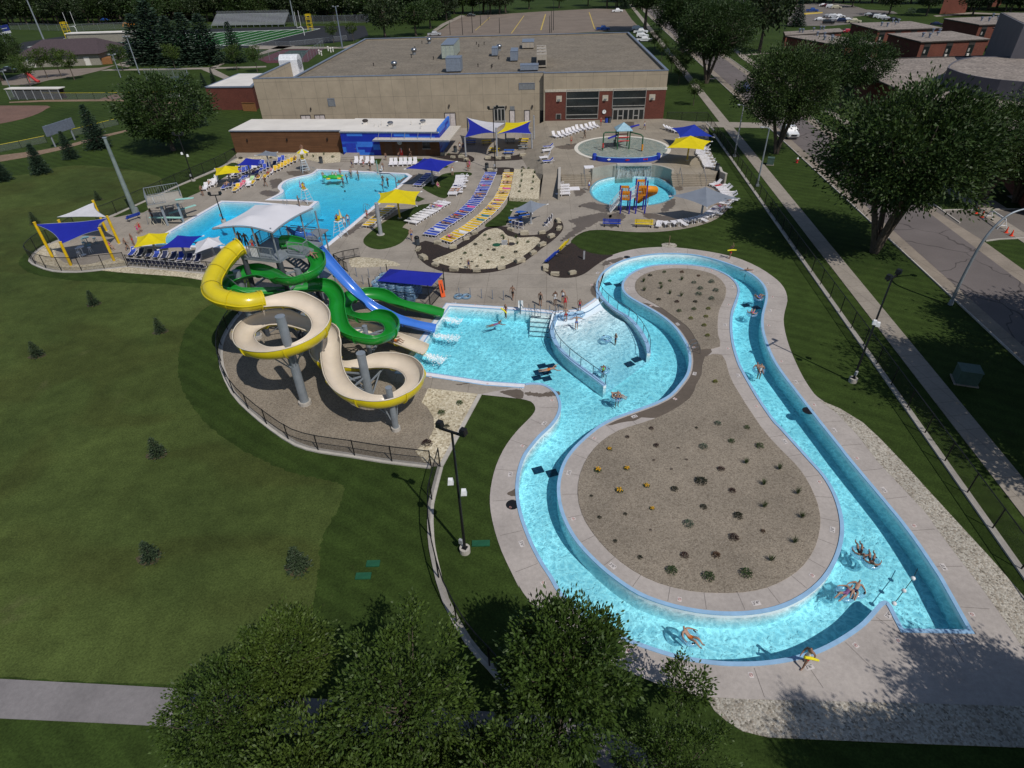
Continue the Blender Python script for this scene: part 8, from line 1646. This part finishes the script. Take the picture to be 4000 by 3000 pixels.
def person(pose,p,rz,label,skin=0,hair='dark',bottom='navy',top=None,sc=1.0,z=None,tilt=0):
 """one swimmer or guest; top None leaves the chest bare"""
 o=bpy.data.objects.new('person',figure(pose));C.objects.link(o);o.location=p if z is None else(p.x,p.y,z);o.rotation_euler=(tilt,0,rad(rz));o.scale=(sc,)*3
 for i,mm in enumerate((SKIN[skin],SUIT[bottom],HAIR[hair],SUIT[top]if top else SKIN[skin])):o.material_slots[i].link='OBJECT';o.material_slots[i].material=mm
 return tag(o,label,'person')
def P(win,x,y,pose,rz,label,*a,z0=0.0,**k):return person(pose,G(win((x,y))[0],z0),rz,label,*a,**k)
P(c3,1115,885,'walk',160,'girl in dark bikini walking past the queue posts',1,'dark','black');P(c3,1412,955,'stand',150,'person in black T-shirt and shorts standing above the underwater stairs',1,'dark','black','black');P(c3,1570,945,'bent',20,'woman in white shorts standing above the pool stairs',2,'dark','white','white');P(c3,1655,925,'stand',-30,'person in a white shirt behind the red swimsuit guard',0,'brown','navy','white');P(c3,1680,985,'stand',10,'guard in a red swimsuit at the top of the beach',1,'brown','red','red');P(c3,1835,1010,'stand',170,'boy in a red shirt at the beach edge with a tube',1,'dark','navy','red',sc=.85)
P(c3,1685,1120,'bent',170,'swimmer in red trunks wading into the beach with a clear tube',0,'brown','red',None,sc=.95,z0=-.15);P(c3,1800,1200,'spread',0,'child in blue bottoms wading with arms out on the beach',0,'brown','blue',None,sc=.9,z0=-.2)
P(c3,1040,1085,'bent',-60,'guard in red swimsuit holding a yellow tube at the slide pool edge',1,'brown','red','red',z0=-.35);P(c3,925,1155,'swim',110,'swimmer stroking through the slide pool below the guard',1,'dark','purple','purple',z0=-.3)
P(c4,285,1235,'bent',-70,'child pushing a clear tube across the shallow beach',1,'dark','navy',None,sc=.8,z0=-.75);P(c4,150,1590,'bent',10,'child in a lime green shirt behind a clear tube at the beach',1,'dark','navy','lime',sc=.85,z0=-.8)
P(c4,1687,545,'spread',180,'swimmer wading with arms wide at the top right river bend',1,'dark','navy',None,z0=-1.15);P(c4,1520,305,'point',-60,'guard in red on the top deck raising an arm and holding a yellow tube',1,'brown','red',None);P(c3,640,560,'walk',30,'child in a navy swimsuit crossing the boulder-ringed gravel',1,'dark','navy','navy',sc=.8)
P(b3,855,1355,'walk',180,'man in royal blue trunks walking by the yellow shade grass',0,'brown','blue',None);P(b3,1295,655,'stand',190,'woman in grey top carrying a towel on the grass by the blue shade',0,'brown','white','white');P(b3,1462,605,'stand',180,'boy in red trunks at the tip of the dark bed',1,'dark','red',None);P(b3,1478,580,'stand',150,'person in pink top beside the boy in red trunks',0,'dark','pink','pink')
P(b3,838,455,'walk',90,'person in a dark swimsuit with a white towel by the bathhouse',1,'brown','black','black');P(b3,575,488,'stand',0,'child in dark trunks between the two grass strips',1,'dark','navy',None,sc=.8);P(b3,545,595,'stand',180,'child by the pale green pool lift',1,'dark','navy',None,sc=.8);P(b3,408,600,'stand',-20,'girl in a dark swimsuit before the four upright loungers',1,'dark','black','black');P(b3,335,560,'stand',0,'tanned child among the four upright loungers',1,'dark','red',None,sc=.85);P(b3,212,570,'walk',100,'boy in a blue shirt left of the four upright loungers',1,'dark','navy','blue',sc=.9);P(b3,718,482,'point',30,'child reaching up on the grass strip by the bathhouse',1,'dark','navy',None,sc=.8)
P(b3,375,1120,'stand',180,'child walking along the right pool edge',1,'dark','red',None,sc=.85);P(b3,135,1215,'stand',20,'person in a white shirt by the lane-end guard chair',1,'dark','white','white');P(b3,175,1190,'stand',0,'person in a pale shirt and blue shorts on the lane-end pool edge',1,'dark','blue','white');P(b2,1300,985,'bent',120,'woman in dark swimsuit standing on the peninsula',1,'brown','black','black');P(b2,940,770,'walk',-120,'person in a dark robe walking by the curved pool edge',1,'brown','black','black');P(b2,260,870,'stand',60,'person in dark trunks by the diving platform stairs',1,'dark','black',None)
P(b2,1355,505,'sit',0,'guard in yellow and red seated under the open parasol',1,'brown','red',None,z0=0,z=1.75);P(b2,1380,935,'sit',30,'guard seated on the peninsula chair',1,'brown','red','red',z=1.75);P(b2,1742,1300,'sit',-150,'guard seated on the lane-end chair',1,'dark','red','navy',z=1.75)
P(b1,1530,990,'stand',20,'girl in a red swimsuit left by the springboard',0,'brown','red','red',sc=.95);P(b1,1505,1010,'bent',60,'girl in a pink swimsuit close behind the red one',0,'brown','pink','pink',sc=.9);P(b1,1385,1180,'walk',130,'girl in a black bikini left of the yellow umbrella',1,'brown','black');P(b1,1452,1130,'stand',-30,'girl with long hair beside the yellow umbrella',1,'brown','red');P(b1,1200,1175,'sit',70,'person in a pink top seated by the corner shade',0,'dark','black','pink');P(b1,1655,850,'bent',90,'boy on the ladder of the long springboard',2,'dark','navy',None,z0=.7)
for i,(w_,x,y,sk,l)in enumerate(((b2,1565,715,0,'man pushing the green float from its left'),(b2,1862,680,0,'swimmer with a white cap right of the green float'),(b2,1940,700,1,'lone swimmer right of middle in the upper pool'),(b2,1818,740,1,'swimmer with arm out below the green float'),(b2,1778,775,1,'lowest swimmer beside the dark ball'),(b3,548,755,2,'swimmer with a ball at the basketball hoop'),(b3,600,780,2,'swimmer below the basketball hoop'),(b3,548,825,1,'swimmer close to the edge by the yellow shade'))):P(w_,x,y,'bent',40*i,l,sk,'dark','navy',None,z0=-1.0)
P(a3,1175,1255,'stand',200,'man in red trunks left of the wading pool',0,'brown','red',None,z0=ZP);P(a3,1290,1197,'walk',90,'person in dark clothes above the wading pool rim',2,'dark','black','black',z0=ZP);P(a3,1430,1088,'stand',180,'person in a red swimsuit near the recycling bin',1,'dark','red','red',z0=ZP);P(a3,1805,1120,'walk',40,'person in a white shirt walking below the entrance doors',1,'dark','blue','white',z0=ZP);P(a3,1545,1258,'stand',0,'small child in the spray left of the green play frame',2,'dark','navy','navy',sc=.65,z0=ZP)
P(a3,215,1305,'stand',0,'person in white by the bin near the picnic shade',1,'dark','navy','white');P(a3,245,1310,'stand',180,'person in navy by the bin near the picnic shade',1,'dark','navy','navy');P(b4,692,760,'sit',60,'guard in red seated left of the waterfall wall',1,'brown','red','red');P(b4,738,845,'stand',30,'person in blue and white by the play pool edge',1,'dark','blue','white')
P(b3,1135,770,'sit',30,'woman in pale pink sitting on the grass under the blue shade',0,'brown','white','pink',z=-.40)
P(c1,900,455,'bent',30,'slide attendant in red leaning on the tower railing',1,'brown','red','red',z0=ZTW)
for i,(x,y)in enumerate(((745,300),(815,320),(950,330))):P(c1,x,y+60,'stand',40*i,['guest waiting at the left under the tower canopy','guest waiting in the middle under the tower canopy','guest waiting at the right under the tower canopy'][i],1,'dark','navy',None,z0=ZTW)
gi_=min(range(len(PG)),key=lambda i:(PG[i]-G(c1((1575,480))[0],7.72)).length);d=PG[gi_+1]-PG[gi_];person('recline',PG[gi_]+Vector((0,0,.02)),math.degrees(math.atan2(d.x,-d.y)),'boy in blue trunks sliding down the upper green bend',1,'dark','blue',None,.95)
yi_=len(PYs)-12
for k,(o_,hc,bt)in enumerate(((0,'dark','orange'),(6,'brown','red'))):
 d=PYs[yi_-o_+1]-PYs[yi_-o_];person('recline',PYs[yi_-o_]+Vector((0,0,.03)),math.degrees(math.atan2(d.x,-d.y)),['front rider at the end of the beige slide run','rear rider at the end of the beige slide run'][k],1,hc,bt,bt)
def floater(win,x,y,rz,label,tl,sk=0,hair='brown',bottom='navy',top=None,tube=True,zw=-.22):
 q=G(win((x,y))[0],zw)
 if tube:dup(PT,q+Vector((0,0,.03)),rad(rz),tl)
 person('recline',q+Vector((0,0,-.07)),rz,label,sk,hair,bottom,top)
floater(d4,1265,238,165,'floater with feet up, upper left of the pair in the right bend','clear tube under the upper left of the pair in the right bend',1,'dark','black','black');floater(d4,1330,290,155,'floater with feet up, lower right of the pair in the right bend','clear tube under the lower right of the pair in the right bend',1,'dark','black');floater(d4,1180,475,-60,'woman in a lilac swimsuit floating near the island tip','clear tube under the woman in lilac',0,'brown','purple','purple');floater(d4,1240,455,-40,'man floating behind the woman in lilac','clear tube under the man behind the lilac swimsuit',0,'dark','navy');floater(d4,285,725,40,'lone floater in the bottom river bend','clear tube under the lone floater in the bottom bend',0,'dark','orange')
floater(d2,1675,285,70,'floater reaching out below the pool walls, behind','clear tube under the pair below the pool walls',0,'dark','navy');P(d2,1675,345,'bent',0,'man in blue trunks standing at the pair of tubes below the pool walls',0,'dark','blue',None,z0=-.95);floater(c4,1760,905,150,'woman in a magenta swimsuit in the right lane','clear tube below the magenta swimsuit',0,'dark','pink','pink');floater(c4,1830,735,120,'floater in blue at the upper right bend','clear tube at the upper right bend',1,'dark','blue','navy');floater(c4,1832,1510,0,'child floating behind a blond swimmer in the right lane','clear tube in the right lane beside the blond swimmer',1,'dark','navy');P(c4,1828,1610,'bent',180,'blond swimmer in black bottoms pushing a tube in the right lane',0,'blond','black','white',z0=-.95);P(d2,1190,78,'swim',100,'swimmer above the drain grates in the slide pool',0,'dark','orange',None,z0=-.28)
for w_,x,y,l in((c4,190,1170,'clear tube floating left of the child on the beach'),(c4,165,1510,'clear tube in front of the lime green shirt'),(c3,1660,1060,'clear tube standing by the red trunks wader'),(c3,1840,1040,'clear tube held by the boy in the red shirt'),(c3,1750,1050,'middle clear tube at the top of the beach')):dup(PT,G(w_((x,y))[0],-.16 if y>1100 else.25),0,l)
q=G(d4((940,885))[0]);person('walk',q,-60,'guard in red shorts and white top striding along the near river deck',1,'dark','red','white',1.02)
M_RT=mat('yellow_rescue_tube',(.70,.62,.02),.5)
def rescue(p,a,b,label):t=tag(MB().tube([Vector(a),(Vector(a)+Vector(b))/2+Vector((0,0,.04)),Vector(b)],[.07,.085,.06],8).build('rescue_tube',M_RT,loc=p),label,'rescue tube')
rescue(q,(-.38,-.26,1.28),(.50,-.14,.72),'yellow rescue tube under the arm of the striding guard');rescue(G(c4((1520,305))[0]),(-.5,-.22,1.1),(.5,-.22,1.12),'yellow rescue tube held by the arm-raising guard');rescue(G(c3((1040,1085))[0],-.35),(-.45,-.2,1.25),(.1,-.28,.7),'yellow rescue tube held by the slide pool guard')
r9=random.Random(9)
def lying(key,idx,what):
 for n,i in enumerate(idx):
  if i>=len(SEATS[key]):continue
  p,a=SEATS[key][i];person(r9.choice(('lie','lie','recline')),Vector((p.x,p.y,p.z+.36)),math.degrees(a),f'{ordw(n + 1)} sunbather {what}',r9.choice((0,0,1)),r9.choice(('dark','brown','blond')),*r9.choice((('black',None),('pink','pink'),('navy',None),('blue','blue'),('red','red'),('orange',None))))
lying('blue',(5,8,9,11,19,21,26,30,31),'from the bins end on the curved blue row');lying('yellow',(1,15,18,20,24,30,31,34),'from the mulch end on the curved yellow row');lying('whiteB',(1,2),'on the white loungers by the blue shade');lying('whiteA',(6,),'on the white row by the yellow shade');lying('arc',(8,10,11),'along the curved kerb');lying('left',(0,10,12,20,24,30,38,40,43),'in the left sunbathing area')
for n,(key,i,c_)in enumerate((('blue',2,'white'),('blue',14,'pink'),('yellow',4,'white'),('yellow',10,'teal'),('yellow',12,'teal'),('yellow',27,'pink'),('arc',1,'red'),('arc',12,'navy'),('whiteB',4,'navy'),('whiteA',7,'pink'),('blue',23,'navy'))):
 if i<len(SEATS[key]):p,a=SEATS[key][i];o=tag(MB().box((0,-.3,.02),(.56,1.0,.03)).box((.1,.25,.06),(.3,.24,.1)).build('towel',SUIT[c_],loc=(p.x,p.y,p.z+.38)),f'{c_} towel spread on a lounger '+{'blue':'of the blue row','yellow':'of the yellow row','arc':'by the curved kerb','whiteB':'by the blue shade','whiteA':'by the yellow shade'}[key]+(', '+('nearer end' if i<11 else 'farther end')),'towel');o.rotation_euler=(0,0,a)
q=G(b2((1680,675))[0],-.05);t=thing('pool_float','green and yellow turtle-like inflatable float in the upper pool','pool float',q);g1=mat('green_vinyl',(.03,.35,.05),.3);MB().ball((0,0,.15),1.0,8,(1.3,.75,.35)).build('shell',g1,t,True);MB().ball((-1.6,0,.2),.38,6,(1.1,.9,.7)).build('head',g1,t,True)
for sx,sy in((-.9,.75),(-.9,-.75),(.9,.75),(.9,-.75)):MB().ball((sx,sy,.08),.34,6,(1.2,.8,.4)).build('flipper',mat('yellow_vinyl',(.6,.45,.03),.3),t,True)
for dx,dy,l in((-.25,.1,'left child sitting on the green float'),(.3,-.1,'middle child sitting on the green float')):person('sit',q+Vector((dx,dy,.05)),20,l,0,'dark','navy','white',.75)
person('stand',q+Vector((1.0,.1,.25)),10,'child in red standing on the right of the green float',1,'dark','red','red',.75)
tag(MB().ball((0,0,.05),.14,8).build('ball',M_BLACK,loc=G(b2((1790,823))[0],-.09)),'dark ball floating in the upper pool','ball')
t=thing('float_line','line of white floats across the mouth of the dead end channel','float line',G(d4((1464,527))[0],-.2));o=Vector(t.location);fl3=[G(d4(p)[0],-.2)-o for p in((1464,527),(1520,453),(1573,382),(1600,325))];MB().tube(fl3,.02,5).build('rope',M_BLACK,t)
for p in fl3[:3]:MB().ball(p,.13,6).build('buoy',M_WHITEP,t)
M_TYRE=mat('tyre_rubber',(.012,.012,.012),.9);M_CHR=mat('chrome',(.45,.45,.46),.2,1.0);M_LAMP=mat('headlamp_glass',(.6,.62,.65),.1);M_TAIL=mat('tail_lamp',(.35,.01,.01),.3)
PROFS={'sedan':(4.7,1.8,[(0,.55),(.05,.75),(1.3,.92),(2.0,1.42),(3.3,1.43),(4.0,.98),(4.65,.92),(4.7,.5)],1.35,4.05),'suv':(4.7,1.9,[(0,.6),(.05,.9),(1.2,1.08),(1.8,1.7),(4.3,1.72),(4.65,1.1),(4.7,.55)],1.25,4.4),'pickup':(5.7,2.0,[(0,.65),(.05,1.0),(1.5,1.16),(2.1,1.82),(3.6,1.82),(3.85,1.18),(5.65,1.16),(5.7,.6)],1.55,3.8)}
def vehicle(kind,paint,name):
 L,Wd,pr,g0,g1=PROFS[kind];t=thing(name,'proto','car' if kind!='pickup' else 'pickup',(0,-500,0));V,F=[],[];hw=Wd/2;pts=[(0,.3),*pr,(L,.3)];n=len(pts)
 for sg in(-1,1):
  for x,z in pts:k=1 if z<1.25 else.80;V.append((sg*hw*k*(.93 if x<.1 or x>L-.1 else 1),x-L/2,z))
 F=[(i,i+1,n+i+1,n+i)for i in range(n-1)]+[(n-1,0,n,2*n-1),tuple(range(n))[::-1],tuple(range(n,2*n))]
 mb=MB();mb.add(V,F);body=mb.build('body',paint,t);bm=bmesh.new();bm.from_mesh(body.data);bmesh.ops.recalc_face_normals(bm,faces=bm.faces[:]);bmesh.ops.bevel(bm,geom=bm.edges[:],offset=.06,segments=2,affect='EDGES');bm.to_mesh(body.data);bm.free()
 zt=max(z for x,z in pr);zb_=zt-.52
 gl=MB()
 for sg in(-1,1):gl.add([(sg*hw*.86,g0+.55-L/2,zb_),(sg*hw*.86,g1-.35-L/2,zb_),(sg*hw*.815,g1-.6-L/2,zt-.1),(sg*hw*.815,g0+.85-L/2,zt-.1)],[(0,1,2,3)])
 gl.build('side_window',M_GLASS,t)
 for nm_,xa,xb in(('windscreen',pr[2][0]+.12,pr[3][0]-.08),('rear_window',pr[-3][0]-.05,pr[-4][0]+.1)):
  za=pr[2][1]if nm_=='windscreen' else pr[-3][1];MB().add([(-hw*.8,xa-L/2,za+.06),(hw*.8,xa-L/2,za+.06),(hw*.72,xb-L/2,zt-.05),(-hw*.72,xb-L/2,zt-.05)],[(0,1,2,3)]).build(nm_,M_GLASS,t)
  o=t.children[-1];o.location=(0,-.05 if nm_=='windscreen' else.05,.03)
 for x in(L*.18,L*.80):
  for sg in(-1,1):w=MB().cyl((sg*(hw-.2),x-L/2,.35),(sg*(hw+.03),x-L/2,.35),.35,n=14).build('wheel',M_TYRE,t);MB().cyl((sg*(hw+.03),x-L/2,.35),(sg*(hw+.045),x-L/2,.35),.2,n=10).build('rim',M_CHR,w)
 for sg in(-1,1):MB().box((sg*hw*.72,-L/2-.0,.72 if kind!='pickup' else.88),(.34,.08,.18)).build('headlight',M_LAMP,t);MB().box((sg*hw*.8,L/2,.8),(.22,.08,.2)).build('tail_light',M_TAIL,t);MB().box((sg*(hw+.09),g0+.5-L/2,zb_+.05),(.2,.12,.16)).build('wing_mirror',paint,t)
 MB().box((0,-L/2-.02,.5),(Wd*.9,.1,.2)).build('bumper',M_CHR if kind=='pickup' else paint,t);MB().box((0,-L/2+.0,.8),(Wd*.5,.1,.22)).build('grille',M_BLACK,t)
 if kind=='pickup':MB().box((0,L/2-.98,1.17),(Wd*.8,1.7,.04)).build('cargo_bed',M_BLACK,t)
 return t
def paint(n,c):return mat(n,c,.3,var=.04,coat=.6)
PA_={'white':paint('white_car_paint',(.72,.72,.73)),'silver':paint('silver_car_paint',(.36,.37,.39)),'black':paint('black_car_paint',(.012,.013,.016)),'navy':paint('navy_car_paint',(.015,.025,.07)),'blue':paint('blue_car_paint',(.02,.07,.28)),'red':paint('red_car_paint',(.30,.012,.03)),'cream':paint('cream_car_paint',(.55,.50,.36)),'maroon':paint('maroon_car_paint',(.10,.012,.025))}
VP_={}
def car(kind,col,p,rz,label,group=None):
 key=(kind,col)
 if key not in VP_:VP_[key]=vehicle(kind,PA_[col],{'sedan':'sedan_car','suv':'sport_utility_car','pickup':'pickup_truck'}[kind]);PROTOS.append(VP_[key])
 dup(VP_[key],p,rad(rz),label,group)
q=G((3098,545));car('pickup','white',q+Vector((.2,2.6,0)),-6,'white pickup truck facing the camera at the left kerb of the street');q=G(a4((1130,1000))[0]);car('suv','navy',q+Vector((.5,2.2,0)),-6,'dark blue car on the street half hidden by the big tree')
for i,(x,y)in enumerate(((1748,262),(1775,290),(1790,325),(1805,360))):car('pickup' if i%2 else 'suv','white',G(a3((x,y))[0]),75,['white vehicle farthest up in the row right of the big roof','white vehicle second up in the row right of the big roof','white vehicle third in the row right of the big roof','white vehicle nearest in the row right of the big roof'][i])
car('pickup','blue',G(a3((1450,262))[0]),80,'blue pickup at the near edge of the big car park');car('pickup','white',G(a3((1572,105))[0]),90,'white pickup at the far right of the big car park');car('pickup','silver',G(a2((1985,310))[0]),90,'silver pickup at the left corner of the big car park');car('sedan','black',G(a3((310,143))[0]),90,'dark car at the far left of the big car park')
for i,(x,y,k,c_,l)in enumerate(((250,200,'sedan','white','white car left of the black vehicle in the middle row'),(330,232,'suv','black','black vehicle at the front of the middle row'),(325,168,'sedan','silver','silver car at the upper left of the middle rows'),(385,172,'suv','white','white vehicle at the top of the middle rows'),(440,168,'sedan','white','white car at the upper right of the middle rows'),(385,205,'sedan','silver','silver car in the middle of the packed rows'),(440,200,'sedan','white','white car in the middle of the packed rows'),(470,215,'suv','navy','navy car at the right of the packed rows'),(520,205,'sedan','white','white car at the right end of the packed rows'),(575,222,'pickup','cream','cream pickup nearest the dormitory roof'),(720,155,'sedan','silver','silver car at the left of the shaded row'),(770,168,'sedan','black','black car in the shaded row'),(815,175,'suv','white','white vehicle in the shaded row, left'),(860,185,'suv','white','white vehicle in the shaded row, middle'),(900,195,'sedan','silver','silver car in the shaded row, right'),(960,200,'sedan','black','black car at the right end of the shaded row'),(285,62,'sedan','white','white car at the back of the crowded lot'),(315,66,'sedan','maroon','maroon car at the back of the crowded lot'),(355,78,'suv','white','white vehicle at the back of the crowded lot'),(410,85,'suv','cream','cream vehicle at the back of the crowded lot'),(175,115,'pickup','blue','blue pickup by the yellow painted kerb'),(510,315,'sedan','red','red car tucked between two dormitories'),(1370,248,'sedan','navy','navy car behind the nearest dormitory'))):car(k,c_,G(a5((x,y))[0]),(70,70,60,60,65)[i%5]if i!=21 else 100,l)
car('pickup','white',G(a4((1120,42))[0]),75,'white pickup beyond the tall dark tree across the road');car('pickup','black',G(a1((85,628))[0]),90,'black pickup at the left edge beside the field house');car('sedan','blue',G(a1((910,180))[0]),90,'bright blue car in the shade of the far wood')
t=thing('loader','orange digger parked beyond the running track','digger',G(a1((1150,240))[0]));MB().box((0,0,1.3),(4.2,2.4,1.2)).build('body',M_ORNG,t);MB().box((.6,0,2.5),(1.6,1.8,1.3)).build('cab',M_GLASS,t);MB().bar((-1.8,0,1.5),(-4,0,2.6),.4).bar((-4,0,2.6),(-5,0,.7),.35).build('boom',M_ORNG,t)
for sg in(-1,1):MB().box((0,sg*1.2,.4),(4.4,.5,.8)).build('track',M_BLACK,t)
for pr in PROTOS:
 for ch in list(pr.children):
  for g_ in list(ch.children):bpy.data.objects.remove(g_)
  bpy.data.objects.remove(ch)
 bpy.data.objects.remove(pr)
